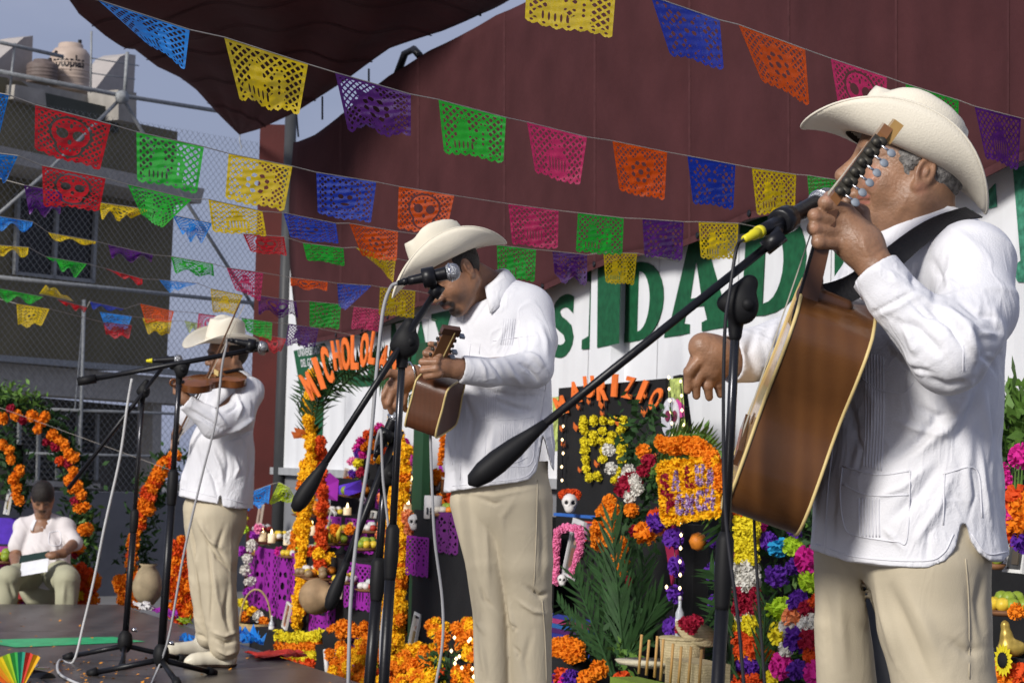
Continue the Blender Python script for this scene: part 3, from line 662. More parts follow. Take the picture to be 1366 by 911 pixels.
def flag(c, TL, TR, BR, BL, lab, kind, group, parent=None, seed=0, depth=None, crump=0.):
    r_ = random.Random(seed); w_ = max(20, math.hypot(TR[0]-TL[0], TR[1]-TL[1]))
    YT = depth if depth else (.215*F/w_, .215*F/w_)
    ppm = F/((YT[0]+YT[1])/2); Hh = .17*ppm
    hl, hr = math.hypot(BL[0]-TL[0], BL[1]-TL[1]), math.hypot(BR[0]-TR[0], BR[1]-TR[1])
    ol = math.sqrt(max(0, Hh**2-hl**2))/ppm; orr = math.sqrt(max(0, Hh**2-hr**2))/ppm
    V2, FF = PAT[kind]; a, b2, ph = r_.uniform(.004, .012)*(1+crump*3), r_.uniform(.004, .012)*(1+crump*4), r_.uniform(0, 6)
    u, v = V2[:, 0], V2[:, 1]; U, V = u[:, None], v[:, None]
    t = np.array(TL)*(1-U)+np.array(TR)*U; bo = np.array(BL)*(1-U)+np.array(BR)*U
    Y = YT[0]*(1-u)+YT[1]*u+v*(ol*(1-u)+orr*u)*.8 + v*(a*np.sin(u*9+ph)+b2*np.sin(v*7+u*4+ph))+.0025*v*np.sin(u*31+v*17+ph)+.002*np.sin(v*41+u*13)
    q = t*(1-V)+bo*V; q[:, 1] += crump*ppm*.02*np.sin(u*11+ph)*v+.0035*ppm*np.sin(u*8+ph)*v
    d_ = _f[None]+((q[:, 0]-CX)/F)[:, None]*_r[None]-((q[:, 1]-CY)/F)[:, None]*_u[None]; out = CAM+d_*(Y/d_[:, 1])[:, None]
    o = mk('paper_flag', out, FF, FM[c], parent, True); meta(o, lab, 'flag', group)
    return YT
M_STR = mat('string', (.40, .37, .33), .8)
def string_of(desc, sdesc, rows, kinds=None, dclip=None):
    rows = [r_ for r_ in rows]; pts = []
    for i, r_ in enumerate(rows):
        c, x0, y0, x1, y1, bl, br = r_[:7]; cr_ = r_[7] if len(r_) > 7 else 0.
        nm = CN.get(c, c); wpx = math.hypot(x1-x0, y1-y0); Y = dclip(x0) if dclip else .215*F/wpx; Y2 = dclip(x1) if dclip else Y*1.02
        flag(c, (x0, y0), (x1, y1), br, bl, f'{nm} paper flag, {ORD[i]} on the {desc}', (i*5+len(desc)) % 6 if kinds is None else kinds[i % len(kinds)], 'cut-paper flags on strings', None, i*13+len(desc), (Y, Y2), cr_)
        pts += [(x0, y0, Y), (x1, y1, Y2)]
    pts = [(pts[0][0]-60, pts[0][1]-16, pts[0][2])]+pts+[(pts[-1][0]+70, pts[-1][1]+14, pts[-1][2]+.4)]
    if desc == STOPR: pts = pts[:-1]
    sag = []
    for a_, b_ in zip(pts[:-1], pts[1:]):
        sag += [P(*a_)]
    sag.append(P(*pts[-1])); x9, y9 = pts[-1][0], pts[-1][1]
    w9 = W(x9+90, y9+14, .2)
    if x9 > 480 and w9[1] > pts[-1][2]: sag.append(w9)
    p0 = sag[0]; sag.insert(0, p0+(p0-sag[1])/np.linalg.norm(p0-sag[1])*1.6+np.array([0, 0, .15]))
    meta(MB().tube(sag, .0016, 4).build('string', M_STR), sdesc, 'string', 'strings of the paper flags')
STOPR = ''
def lin(*ab):
    xs, ys = ab[::2], ab[1::2]; return lambda x: float(np.interp(x, xs, ys))
string_of('string crossing the top right', 'thin string highest across the backdrop over the guitarist\'s hat', [
 ('yellow', 703, -40, 822, -18, (700, 34), (816, 56)), ('blue', 868, -5, 960, 27, (896, 78), (966, 98)), ('orange', 985, 33, 1074, 66, (1018, 112), (1080, 146)),
 ('pink', 1108, 78, 1183, 103, (1120, 152), (1182, 180)), ('green', 1208, 112, 1279, 134, (1214, 170), (1277, 192)), ('purple', 1300, 142, 1362, 158, (1316, 215), (1358, 232))],
 [1, 4, 2, 0, 3, 5], lin(700, 5.3, 870, 6.3, 1080, 7.4, 1190, 8.3, 1366, 8.9))
string_of('string from the awning to the microphone', 'thin string sloping from the awning corner down to the guitarist', [
 ('sky', 130, 0, 253, 40, (192, 55), (246, 96)), ('yellow', 299, 50, 411, 86, (322, 140), (398, 158), .3), ('purple', 447, 97, 548, 126, (466, 175), (548, 188), .5),
 ('green', 585, 133, 675, 157, (593, 208), (671, 221)), ('pink', 703, 163, 783, 183, (715, 236), (773, 253)), ('orange', 817, 188, 890, 203, (827, 260), (886, 272)),
 ('blue', 917, 208, 981, 220, (925, 275), (978, 283)), ('yellow', 1003, 224, 1062, 233, (1010, 290), (1060, 288)), ('green', 1077, 234, 1128, 242, (1080, 270), (1126, 276))],
 [1, 1, 2, 1, 5, 2, 4, 1, 3], lin(130, 5.4, 300, 5.9, 450, 6.3, 600, 7.0, 720, 8, 900, 9.2, 1130, 10.1))
string_of('string from the red skulls to the lower backdrop', 'thin string from the far left over the centre musician\'s hat', [
 ('sky', -38, 118, 12, 127, (-34, 180), (-2, 185)), ('red', 47, 140, 148, 166, (46, 205), (132, 232)), ('green', 182, 176, 272, 196, (183, 245), (262, 262)), ('yellow', 305, 205, 390, 222, (300, 270), (378, 286)),
 ('blue', 422, 230, 502, 243, (424, 290), (494, 302)), ('orange', 532, 249, 606, 261, (530, 310), (594, 316)), ('pink', 678, 272, 745, 281, (684, 330), (744, 336)),
 ('green', 771, 284, 832, 291, (768, 340), (830, 344)), ('purple', 857, 292, 912, 296, (860, 345), (910, 350)), ('yellow', 932, 296, 985, 298, (935, 348), (982, 350))],
 [3, 0, 1, 2, 3, 0, 5, 1, 4, 1], lin(0, 6.2, 150, 6.6, 420, 8, 600, 9, 745, 10, 985, 10.9))
string_of('string under the skull flags', 'thin string running just below the red skull flags', [
 ('sky', -40, 200, 24, 208, (-30, 240), (6, 240), 1), ('red', 56, 221, 141, 238, (58, 278), (132, 284)), ('green', 170, 246, 256, 266, (190, 290), (214, 308)), ('yellow', 278, 266, 350, 282, (284, 312), (356, 317)),
 ('blue', 378, 284, 448, 298, (388, 320), (452, 328)), ('orange', 466, 298, 531, 309, (484, 345), (529, 352)), ('green', 663, 327, 715, 333, (664, 374), (713, 378)),
 ('purple', 737, 335, 783, 340, (740, 374), (783, 380), 1), ('yellow', 805, 337, 850, 338, (808, 380), (845, 383))],
 [4, 0, 1, 5, 3, 2, 1, 4, 1], lin(0, 7.4, 150, 7.9, 350, 9, 530, 10, 715, 11.3, 850, 12))
string_of('string through the window of the olive building', 'thin string crossing the dark upper window', [
 ('purple', 32, 247, 84, 256, (40, 288), (80, 284), 1), ('yellow', 132, 270, 200, 280, (136, 288), (172, 293), 1), ('sky', 230, 287, 283, 298, (245, 318), (268, 322), 1), ('red', 324, 312, 379, 316, (335, 338), (383, 343)),
 ('green', 404, 324, 458, 331, (410, 348), (460, 356)), ('yellow', 474, 330, 528, 345, (512, 362), (524, 380))],
 [4, 2, 5, 0, 4, 1], lin(0, 9.5, 528, 11.9))
string_of('string above the fence pipe', 'thin string just above the fence pipe', [
 ('sky', -10, 287, 44, 296, (-8, 302), (42, 307), 1), ('yellow', 64, 310, 128, 322, (70, 318), (127, 328), .5), ('purple', 144, 326, 204, 340, (150, 345), (202, 347), 1), ('green', 228, 342, 284, 352, (234, 362), (286, 371), .6),
 ('pink', 302, 357, 351, 364, (315, 388), (347, 404)), ('orange', 387, 370, 437, 376, (388, 384), (436, 388), .4), ('blue', 450, 378, 496, 381, (452, 410), (458, 416)), ('yellow', 507, 383, 554, 388, (505, 422), (552, 427))],
 [3, 1, 4, 2, 5, 0, 4, 1], lin(0, 10.5, 554, 13.8))
string_of('string behind the violinist\'s bow', 'thin string passing behind the violinist\'s hat', [
 ('yellow', -16, 326, 38, 330, (-10, 336), (37, 341), 1), ('green', 60, 342, 116, 352, (72, 352), (100, 368), 1), ('red', 136, 357, 190, 372, (160, 366), (190, 382), .6), ('sky', 212, 373, 264, 378, (225, 390), (240, 386), .4),
 ('yellow', 281, 385, 324, 394, (284, 418), (312, 420)), ('purple', 345, 394, 395, 402, (345, 418), (398, 425), 1), ('green', 413, 402, 455, 406, (413, 438), (452, 441)), ('pink', 472, 409, 512, 413, (468, 440), (506, 444))],
 [3, 1, 4, 2, 5, 0, 4, 1], lin(0, 11.5, 512, 15))
string_of('low string across the fence', 'thin string lowest across the chain link fence', [
 ('green', -10, 383, 58, 396, (0, 398), (50, 404), 1), ('yellow', 52, 392, 98, 402, (62, 378), (90, 396), .5), ('red', 76, 399, 116, 410, (90, 408), (112, 416), .7), ('blue', 120, 402, 166, 412, (124, 410), (160, 415), .6),
 ('orange', 187, 405, 232, 415, (195, 432), (228, 430)), ('pink', 265, 418, 305, 424, (262, 448), (296, 450)), ('green', 322, 424, 363, 430, (330, 444), (362, 456)), ('purple', 385, 432, 425, 438, (380, 460), (420, 466), .6)],
 [3, 1, 4, 2, 5, 0, 4, 1], lin(0, 12.5, 425, 16.2))
string_of('string with the double-coloured flags', 'thin string just above the violinist\'s boom', [
 ('yellow', 22, 405, 66, 412, (24, 438), (55, 434), .6), ('red', 138, 430, 176, 434, (142, 450), (172, 451), .6), ('sky', 133, 416, 176, 422, (140, 438), (170, 440), .6), ('yellow', 190, 424, 229, 428, (198, 444), (226, 448), .6), ('lime', 246, 428, 268, 432, (250, 440), (266, 444), 1), ('red', 345, 445, 382, 452, (350, 468), (374, 472), .8)],
 [3, 1, 4, 2, 5, 0, 4, 1], lin(0, 13.6, 382, 17.2))
string_of('low string beside the red column', 'short string low beside the red column', [
 ('sky', 329, 658, 361, 646, (331, 680), (358, 674), 1), ('lime', 372, 643, 386, 650, (358, 672), (396, 670), .5)], [3, 2], lin(300, 17.5, 400, 17.2))
# ================================================================== people
M_SKIN = mat('skin', (.3, .2, .1), .46, .22, 34, .2, 150, spec=.45, attr=True, sss=.06)
M_CLOTH = mat('white_cotton', (.66, .66, .69), .78, .03, 9, .18, 300, crease=.17)
M_CLOTH2 = mat('white_cotton_trim', (.68, .68, .72), .75, .03, 9, .08, 420)
M_TROU = mat('beige_trousers', (.46, .40, .29), .75, .05, 7, .12, 420, crease=.06)
M_HAT = mat('cream_felt', (.68, .63, .52), .7, .07, 9, .16, 260)
M_HAIRG = mat('grey_hair', (.17, .16, .15), .7, .8, 70, .6, 220)
M_HAIRD = mat('dark_hair', (.018, .014, .012), .5, .5, 60, .6, 200)
M_BTN = mat('pearl_button', (.72, .74, .66), .25, .05)
M_SHOE = mat('cream_leather', (.62, .57, .45), .35, .06, 9)
M_SEAT = mat('olive_trousers', (.36, .35, .24), .8, .06, 8, .1, 300)
SKIN_A = np.array([.265, .140, .080]); SKIN_B = np.array([.25, .125, .07])
def unit(v): v = np.asarray(v, float); return v/np.linalg.norm(v)
def axes(f, u):
    f = unit(f); u = np.asarray(u, float); u = unit(u-f*(u@f)); return f, np.cross(u, f), u
def head_sdf(s, c, fx, sc, nose=1., heavy=1., fs=1.):
    f, l, u = fx
    def q(a, b_, d): return c+sc*(f*(a*fs if a > 0 else a)+l*b_+u*d)
    k = .014*sc
    s.ell(q(-.010+.15*(fs-1), 0, .035), ((.098-.03*(fs-1))*sc, .077*sc, .095*sc), (f, l, u), k)
    s.ell(q(.022, 0, -.03), (.070*sc*fs, .064*sc, .088*sc), (f, l, u), .03*sc)
    for g in (1, -1):
        s.cone(q(-.015, .046*g, -.05), q(.055, .016*g, -.098), .028*sc*heavy, .021*sc, .03*sc)
        s.ell(q(.052, .036*g, -.036), (.030*sc, .026*sc*heavy, .03*sc), (f, l, u), .025*sc)
    s.ell(q(.070, 0, -.104), (.021*sc, .024*sc, .017*sc), (f, l, u), .02*sc)
    s.cone(q(.080, -.033, .024), q(.080, .033, .024), .011*sc, .011*sc, .02*sc)
    for g in (1, -1):
        s.ell(q(.098, .031*g, .004), (.018*sc, .020*sc, .012*sc), (f, l, u), .016*sc, 's')
        s.ell(q(.0755, .031*g, .003), (.0145*sc,)*3, (f, l, u), .004*sc)
    s.cone(q(.086, 0, .016), q(.108, 0, -.026), .009*sc, .014*sc*nose, .012*sc)
    for g in (1, -1): s.ell(q(.098, .0145*g, -.031), (.013*sc, .009*sc*nose, .009*sc), (f, l, u), .006*sc)
    s.cone(q(.089, -.022, -.059), q(.089, .022, -.059), .0075*sc, .0075*sc, .010*sc)
    s.cone(q(.094, -.008, -.058), q(.094, .008, -.058), .0065*sc, .0065*sc, .008*sc)
    s.cone(q(.090, -.016, -.0715), q(.090, .016, -.0715), .0085*sc, .0085*sc, .008*sc)
    s.cone(q(.104, -.022, -.0645), q(.104, .022, -.0645), .0032*sc, .0032*sc, .004*sc, 's')
    for g in (1, -1):
        e = q(-.014, .078*g, -.004); fu = unit(u-f*.22); ff = np.cross(l, fu); out = unit(l*g-f*.35)
        a3 = (unit(np.cross(fu, out)), out, fu)
        s.ell(e, (.019*sc, .008*sc, .033*sc), a3, .005*sc)
        s.ell(e+sc*(.007*out+.004*fu+.002*f), (.0115*sc, .0065*sc, .021*sc), a3, .004*sc, 's')
        s.ell(e+sc*(.002*out-.001*f+.001*fu), (.005*sc, .005*sc, .010*sc), a3, .004*sc)
        s.ell(e+sc*(-.027*fu+.004*f), (.009*sc, .006*sc, .010*sc), a3, .005*sc)
def hand_sdf(s, wr, palm, fing, rf=.0085, rp=.026, fl=None, k=.008):
    s.cone(wr, palm, .026, rp, .02)
    for K, Pp, T in fing:
        s.cone(palm, K, rp*.62, rf*1.25, .012); s.cone(K, Pp, rf*1.12, rf, k*.6); s.cone(Pp, T, rf, rf*.85, .003); s.ell(Pp, (rf*1.1,)*3, None, .004)
def hat(parent, c, fx, a, b_, hc, A, B, curl, dip, flare=0., pinch=.5):
    f, l, u = fx; N = 72; V = []; n = 0; lev = []
    def pt(x, y, z): return c+f*x+l*y+u*z
    T = np.linspace(1, 0, 9)
    for t in T:
        for k in range(N):
            ph = 2*math.pi*k/N; cx_, sy = math.cos(ph), math.sin(ph)
            x = (a+(A-a)*t)*cx_; y = (b_+(B-b_)*t)*sy
            e = abs(sy)**1.8
            x2 = x; y2 = y*(1-.22*e*t*t*curl/.07)
            V.append(pt(x2, y2, curl*e*t**1.7-dip*abs(cx_)**2.5*t**1.5+.004*math.sin(3*ph+1)*t))
    S = [.06, .2, .38, .56, .72, .84, .92, .97, 1.0, 1.0, 1.0, 1.0, 1.0]; R = [1.0, .985, .96, .93, .90, .87, .82, .74, .64, .48, .32, .16, .01]
    for s_, r_ in zip(S, R):
        for k in range(N):
            ph = 2*math.pi*k/N; cx_, sy = math.cos(ph), math.sin(ph)
            x = a*r_*cx_; y = b_*r_*sy
            fr = max(0, cx_); y *= 1-pinch*.55*(fr**2)*s_*s_
            z = hc*s_ + .006*math.cos(ph)*s_*hc/.13*(r_ > .1)
            z += .012*s_*s_*(abs(y)/b_)
            z -= .034*math.exp(-(y/(.030))**2)*(1 if s_ >= .97 else (.5 if s_ > .9 else 0))*(1-.5*max(0, -cx_)*r_)
            z -= .020*math.exp(-((abs(y)-.045)/.016)**2)*max(0, cx_)*(s_ > .8)
            V.append(pt(x, y, z))
    L = len(T)+len(S)
    FF = [(i*N+k, i*N+(k+1) % N, (i+1)*N+(k+1) % N, (i+1)*N+k) for i in range(L-1) for k in range(N)]+[tuple((L-1)*N+k for k in range(N))]
    o = mk('hat', V, FF, M_HAT, parent, True); sm = o.modifiers.new('s', 'SOLIDIFY'); sm.thickness = .003; sm.offset = 0
    edge = [np.array(V[k]) for k in range(N)]+[np.array(V[0])]
    MB().tube(edge, .0024, 6, False).build('brim_binding', M_HAT, o, True)
    band = []
    def bf(uu, v):
        ph = 2*math.pi*uu; return pt(a*.985*math.cos(ph), b_*.985*math.sin(ph), -.002+v*.03)
    MB().sheet(bf, 48, 1).build('sweatband', mat('sweatband', (.05, .035, .025), .6), o, True)
    def bo(uu, v):
        ph = 2*math.pi*uu; return pt(a*1.012*math.cos(ph), b_*1.012*math.sin(ph), .006+v*.014)
    MB().sheet(bo, 64, 1).build('hat_band', mat('hat_cord', (.62, .57, .46), .6), o, True)
    return o
def collar(parent, c, ax, up, r1, r2, h, op=.5, m=None, lean=0.):
    f, l, u = axes(ax, up); V = []; NN = 40
    for i in range(NN+1):
        a = op+(2*math.pi-2*op)*i/NN; dr = f*math.cos(a)+l*math.sin(a)*.92; w_ = abs(math.cos(a/2))**1
        fr = max(0, math.cos(a)) ; hh = h*(1-.35*fr)
        base = c+dr*r1-u*.012; top = c+dr*(r1*.93)+u*hh; out = c+dr*(r2)+u*(hh-.01-.0*fr); low = c+dr*(r2+.012+.030*fr)+u*(-.012-.03*fr)+f*.02*fr
        V += [base, (base+top)/2, top, (top+out)/2+u*.004, out, (out+low)/2+dr*.003, low]
    FF = [(i*7+k, i*7+k+1, (i+1)*7+k+1, (i+1)*7+k) for i in range(NN) for k in range(6)]
    o = mk('collar', V, FF, m or M_CLOTH, parent, True); o.modifiers.new('s', 'SOLIDIFY').thickness = .0025
    return o
def buttons(tree, parent, pts, r=.0065):
    for x, y in pts:
        h, n = hit(tree, x, y, .001)
        if h is None: continue
        MB().lathe(h, n, [(.0005, 0), (r, 0), (r, .002), (r*.8, .003), (r*.6, .0018), (.0005, .0018)], 14).build('button', M_BTN, parent, True)
def sharp(F_, a=1.35, w_=.72): return [(p, wd*w_, am*a) for p, wd, am in F_]
def cloth_noise(V, N, amp, sc=1., seed=0):
    r_ = np.random.RandomState(seed); d = np.zeros(len(V))
    for i in range(4):
        k = r_.randn(3)*np.array([9, 9, 6])*sc; ph = V@k+r_.rand()*6+1.2*np.sin(V@(r_.randn(3)*8)); d += (np.exp(-(np.sin(ph)/.28)**2)-.3)*amp*1.3*np.clip(np.sin(V@(r_.randn(3)*7)+i), 0, 1)
    for i in range(5):
        k = r_.randn(3)*np.array([1.3, 1.3, .8])*(7+6*i)*sc; d += np.sin(V@k+r_.rand()*6+1.5*np.sin(V@(r_.randn(3)*9)))*amp/(1+i*.5)
    return V+N*d[:, None]
def cloth_obj(name, s, m, parent, strokes, amp=.0015, seed=0, relax=2, zr=None):
    V, Q = s.mesh(relax); V = cloth_noise(V, vnormals(V, Q), amp, 1, seed); V = sculpt(V, Q, sharp(strokes), zr)
    return mk(name, V, Q, m, parent, True)
def bx(pts, m): p = np.array(pts); return p.min(0)-m, p.max(0)+m
# ---------------------------------------------------------------- guitarist in front on the right
Y0 = 4.5
def R(x, y, d=0.): return P(x, y, Y0+d)
hx = axes((-.965, .10, .17), (.17, -.02, .98)); hc_ = R(1220, 233, 0)
s = Sdf(R(905, 700, -.52)*[1, 1, 0]+[0, 0, .72], R(1345, 100, .42)*[1, 1, 0]+[0, 0, 1.86], .0029)
head_sdf(s, hc_, hx, 1.10, 1.10, 1.18, 1.15)
s.cone(R(1226, 262, 0), R(1238, 355, .0), .066, .075, .03)
s.cone(R(1196, 300, 0), R(1215, 340, -.0), .045, .05, .03)       # full throat
s.cone(R(1238, 355, 0), R(1225, 420), .08, .13, .03)
s.cone(R(1225, 420), R(1210, 700), .14, .15, .03, fl=((-.75, -.66, 0), .8))
s.chain([R(1290, 360, -.15), R(1265, 478, -.30), R(1172, 362, -.27)], [.05, .038, .030], .02)
s.chain([R(1150, 400, .18), R(1080, 462, .15), R(978, 478, .02)], [.05, .038, .030], .02)
# hand on the neck of the guitar
for A_, B_, r1, r2 in [((1172, 362, -.27), (1150, 330, -.255), .031, .037), ((1150, 330, -.255), (1128, 300, -.25), .037, .034), ((1150, 325, -.25), (1126, 322, -.25), .034, .024)]:
    s.cone(R(*A_), R(*B_), r1, r2, .02)
for K, Pp, T in [((1130, 282, -.265), (1101, 271, -.285), (1106, 262, -.235)), ((1124, 296, -.265), (1087, 288, -.285), (1100, 280, -.235)), ((1124, 310, -.262), (1086, 305, -.285), (1101, 300, -.232)), ((1128, 325, -.258), (1092, 323, -.285), (1108, 318, -.235))]:
    s.cone(R(*K), R(*Pp), .0150, .0128, .006); s.cone(R(*Pp), R(*T), .0125, .0105, .003); s.ell(R(*Pp), (.0138,)*3, None, .003)
s.chain([R(1156, 320, -.235), R(1150, 284, -.20), R(1128, 268, -.19)], [.018, .0135, .011], .008)
# strumming hand
for A_, B_, r1, r2 in [((978, 478, .02), (948, 470, -.0), .029, .033), ((948, 470, 0), (936, 462, -.01), .033, .026), ((955, 478, 0), (950, 492, 0), .032, .026)]:
    s.cone(R(*A_), R(*B_), r1, r2, .02)
for K, Pp, T in [((938, 474, -.02), (919, 496, -.02), (917, 521, -.01)), ((944, 484, -.01), (928, 510, -.01), (929, 528, .0)), ((953, 492, .0), (944, 514, .0), (946, 530, .01)), ((963, 494, .012), (958, 512, .012), (961, 526, .02))]:
    s.cone(R(*K), R(*Pp), .012, .0105, .006); s.cone(R(*Pp), R(*T), .0103, .008, .003); s.ell(R(*Pp), (.0112,)*3, None, .003)
s.chain([R(948, 462, .04), R(930, 476, .06), R(920, 492, .06)], [.017, .012, .0095], .008)
V, Q = s.mesh(1)
WR = [  # creases of the face, neck and hand
 ([(1150, 250), (1160, 262), (1163, 280)], 3, -.0025), ([(1163, 190), (1150, 192), (1140, 191)], 2.5, -.0012), ([(1160, 182), (1142, 183)], 2.5, -.001),
 ([(1168, 212), (1180, 208), (1190, 202)], 2.2, -.0012), ([(1168, 220), (1180, 224), (1190, 230)], 2.2, -.0012), ([(1166, 216), (1186, 216)], 2, -.001),
 ([(1172, 232), (1160, 242), (1156, 252)], 5, .0025), ([(1190, 300), (1210, 318), (1232, 322)], 4, -.003), ([(1180, 316), (1200, 332), (1225, 338)], 4, -.003),
 ([(1212, 250), (1205, 275), (1190, 296)], 7, .002), ([(1236, 290), (1240, 320)], 3, -.002), ([(1148, 274), (1156, 278)], 3, -.002),
 ([(1118, 288), (1096, 281)], 1.6, -.002), ([(1118, 303), (1094, 298)], 1.6, -.002), ([(1120, 318), (1098, 315)], 1.6, -.002), ([(1150, 318), (1162, 350)], 3, .0015), ([(1138, 310), (1158, 346)], 2, .001), ([(1160, 345), (1184, 330)], 3, -.001)]
V = sculpt(V, Q, [(p_, w_*.8, a_*1.5) for p_, w_, a_ in WR]); C = np.tile(SKIN_A*.98, (len(V), 1)); r_ = np.random.RandomState(3)
C *= (1+.10*np.sin(V@np.array([40, 33, 51.]))*np.sin(V@np.array([-31, 47, 22.])))[:, None]
C = paint(C, V, [([(1146, 263), (1158, 262)], 2.6, (.30, .10, .08), .8), ([(1147, 271), (1158, 270)], 2.6, (.36, .13, .10), .8), ([(1144, 266.5), (1160, 266)], 1.0, (.08, .03, .02), .9),
 ([(1166, 230), (1160, 245)], 9, (.45, .20, .13), .5), ([(1136, 235)], 9, (.44, .19, .12), .5), ([(1178, 296), (1160, 304)], 16, (.30, .17, .11), .5), ([(1150, 205), (1162, 203)], 2.5, (.10, .08, .07), .7),
 ([(1143, 215), (1153, 216)], 2.2, (.06, .035, .03), .9), ([(1140, 221), (1156, 223)], 3, (.28, .13, .08), .6), ([(1228, 230)], 7, (.20, .09, .05), .7), ([(1228, 252)], 8, (.44, .20, .13), .5),  # dark patch in the ear hollow is shading painted into the skin
 ([(1104, 262), (1108, 266)], 5, (.5, .28, .2), .6), ([(1088, 288)], 6, (.42, .21, .13), .5), ([(1088, 305)], 6, (.42, .21, .13), .5)])
man = mk('person', V, Q, M_SKIN, None, True, C)
meta(man, 'older man in cream hat and white embroidered shirt playing a large guitar', 'person', 'musicians on the stage')
# hair: sides and nape
f, l, u = hx; s = Sdf(hc_-.17, hc_+.17, .0032)
s.ell(hc_+1.10*(f*.006+u*.026), (.0985*1.1, .0795*1.1, .098*1.1), hx, .01)
s.cone(hc_+f*.26+l*0-u*.02, hc_+f*.26+u*.0, .245, .245, .01, 's')       # clear the face
s.ell(hc_+1.1*(f*.03+u*-.13), (.12, .13, .095), hx, .012, 's')
for g in (1, -1): s.ell(hc_+1.1*(-.012*f+.085*g*l-.010*u), (.027, .03, .040), hx, .004, 's')
s.ell(hc_+1.1*(.016*f+.071*l+.026*u), (.026, .010, .034), hx, .006); hu_ = unit((.40, -.02, .9)); s.fcyl(R(1200, 208, 0)+hu_*.006, R(1200, 208, 0)+hu_*.3, .3)
V, Q = s.mesh(1); N_ = vnormals(V, Q); V = V+N_*(.0012*np.sin(V@np.array([300, 50, 420.])))[:, None]
mk('hair', V, Q, M_HAIRG, man, True)
hat(man, R(1200, 208, 0), axes((-.90, .12, .40), (.40, -.02, .9)), .117, .090, .118, .200, .182, .085, .03, pinch=.5)
# shirt
Ft = unit((-.75, -.66, 0)); sx = (Ft, .78)
s = Sdf(R(915, 760, -.55)*[1, 1, 0]+[0, 0, .84], R(1395, 200, .42)*[1, 1, 0]+[0, 0, 1.60], .0042)
s.cone(R(1232, 395, .02), R(1214, 540, .0), .185, .182, .03, fl=sx)
s.cone(R(1214, 540, .0), R(1210, 660, .0), .182, .192, .03, fl=(Ft, .82))
s.cone(R(1210, 660, .0), R(1212, 860, .0), .196, .232, .03, fl=(Ft, .80))
s.cone(R(1238, 335, .0), R(1300, 350, -.14), .06, .066, .06); s.cone(R(1238, 335, .0), R(1160, 385, .15), .055, .055, .06)
s.chain([R(1298, 352, -.15), R(1304, 410, -.22), R(1266, 470, -.31)], [.078, .076, .074], .035)
s.cone(R(1266, 470, -.31), R(1192, 396, -.285), .070, .052, .03)
s.cone(R(1200, 402, -.285), R(1150, 342, -.262), .052, .050, .006); s.cuff(R(1166, 360, -.268), R(1200, 402, -.285), .05, .041)
s.chain([R(1160, 395, .17), R(1080, 455, .15), R(1000, 474, .04)], [.07, .066, .052], .03)
s.cone(R(1000, 474, .04), R(950, 480, .0), .052, .052, .008); s.cuff(R(972, 478, .015), R(1000, 474, .04), .052, .041)
hemx = [1000, 1060, 1072, 1130, 1190, 1240, 1262, 1276, 1284, 1287, 1294, 1306, 1322, 1338, 1350, 1400]
hemy = [722, 728, 731, 748, 757, 757, 748, 728, 700, 700, 722, 738, 748, 748, 738, 720]
s.cut_px(hemx, hemy)
s.cone(R(1224, 300, 0), R(1230, 352, 0), .070, .066, .008, 's')
FO = [([(1190, 425), (1225, 440), (1262, 480)], 10, -.010), ([(1255, 405), (1290, 440), (1305, 480)], 9, .011), ([(1230, 402), (1270, 432), (1290, 470)], 7, -.011), ([(1300, 430), (1318, 470), (1300, 505)], 9, -.008),
 ([(1180, 440), (1200, 470), (1235, 505)], 9, .007), ([(1200, 420), (1215, 450), (1225, 480)], 8, .008), ([(1320, 400), (1335, 440), (1330, 480)], 8, .006), ([(1225, 500), (1262, 515), (1300, 508)], 7, -.006),
 ([(1322, 470), (1300, 540), (1268, 600)], 10, -.010), ([(1300, 520), (1265, 570), (1215, 610)], 11, .009), ([(1262, 545), (1225, 590), (1180, 620)], 9, -.009), ([(1310, 500), (1318, 570), (1322, 640)], 9, .006),
 ([(1295, 560), (1290, 630), (1296, 690)], 10, .006), ([(1150, 500), (1170, 540), (1160, 590)], 10, .006), ([(1125, 520), (1140, 570), (1128, 640)], 9, -.006), ([(1260, 610), (1225, 660), (1180, 700)], 10, -.007),
 ([(1275, 620), (1250, 680), (1215, 730)], 9, .007), ([(1330, 560), (1332, 640), (1342, 710)], 8, -.005), ([(1100, 640), (1092, 690), (1086, 730)], 8, .006), ([(1115, 640), (1108, 690), (1110, 735)], 7, -.006),
 ([(1260, 300), (1290, 320), (1322, 350)], 9, .004), ([(1240, 340), (1252, 370), (1246, 410)], 8, -.007), ([(1275, 325), (1265, 370), (1270, 405)], 8, .005), ([(1225, 350), (1218, 370), (1222, 385)], 6, -.006),
 ([(1010, 430), (1000, 470), (1010, 512)], 8, -.005), ([(1040, 420), (1026, 460), (1040, 505)], 8, .006), ([(980, 440), (984, 480), (980, 510)], 4, .003), ([(1158, 420), (1190, 404), (1222, 386)], 2.2, -.004), ([(1165, 424), (1198, 410), (1228, 392)], 5, .003),
 ([(1185, 360), (1200, 380)], 5, .003), ([(1290, 700), (1300, 660), (1292, 610)], 4, -.004)]
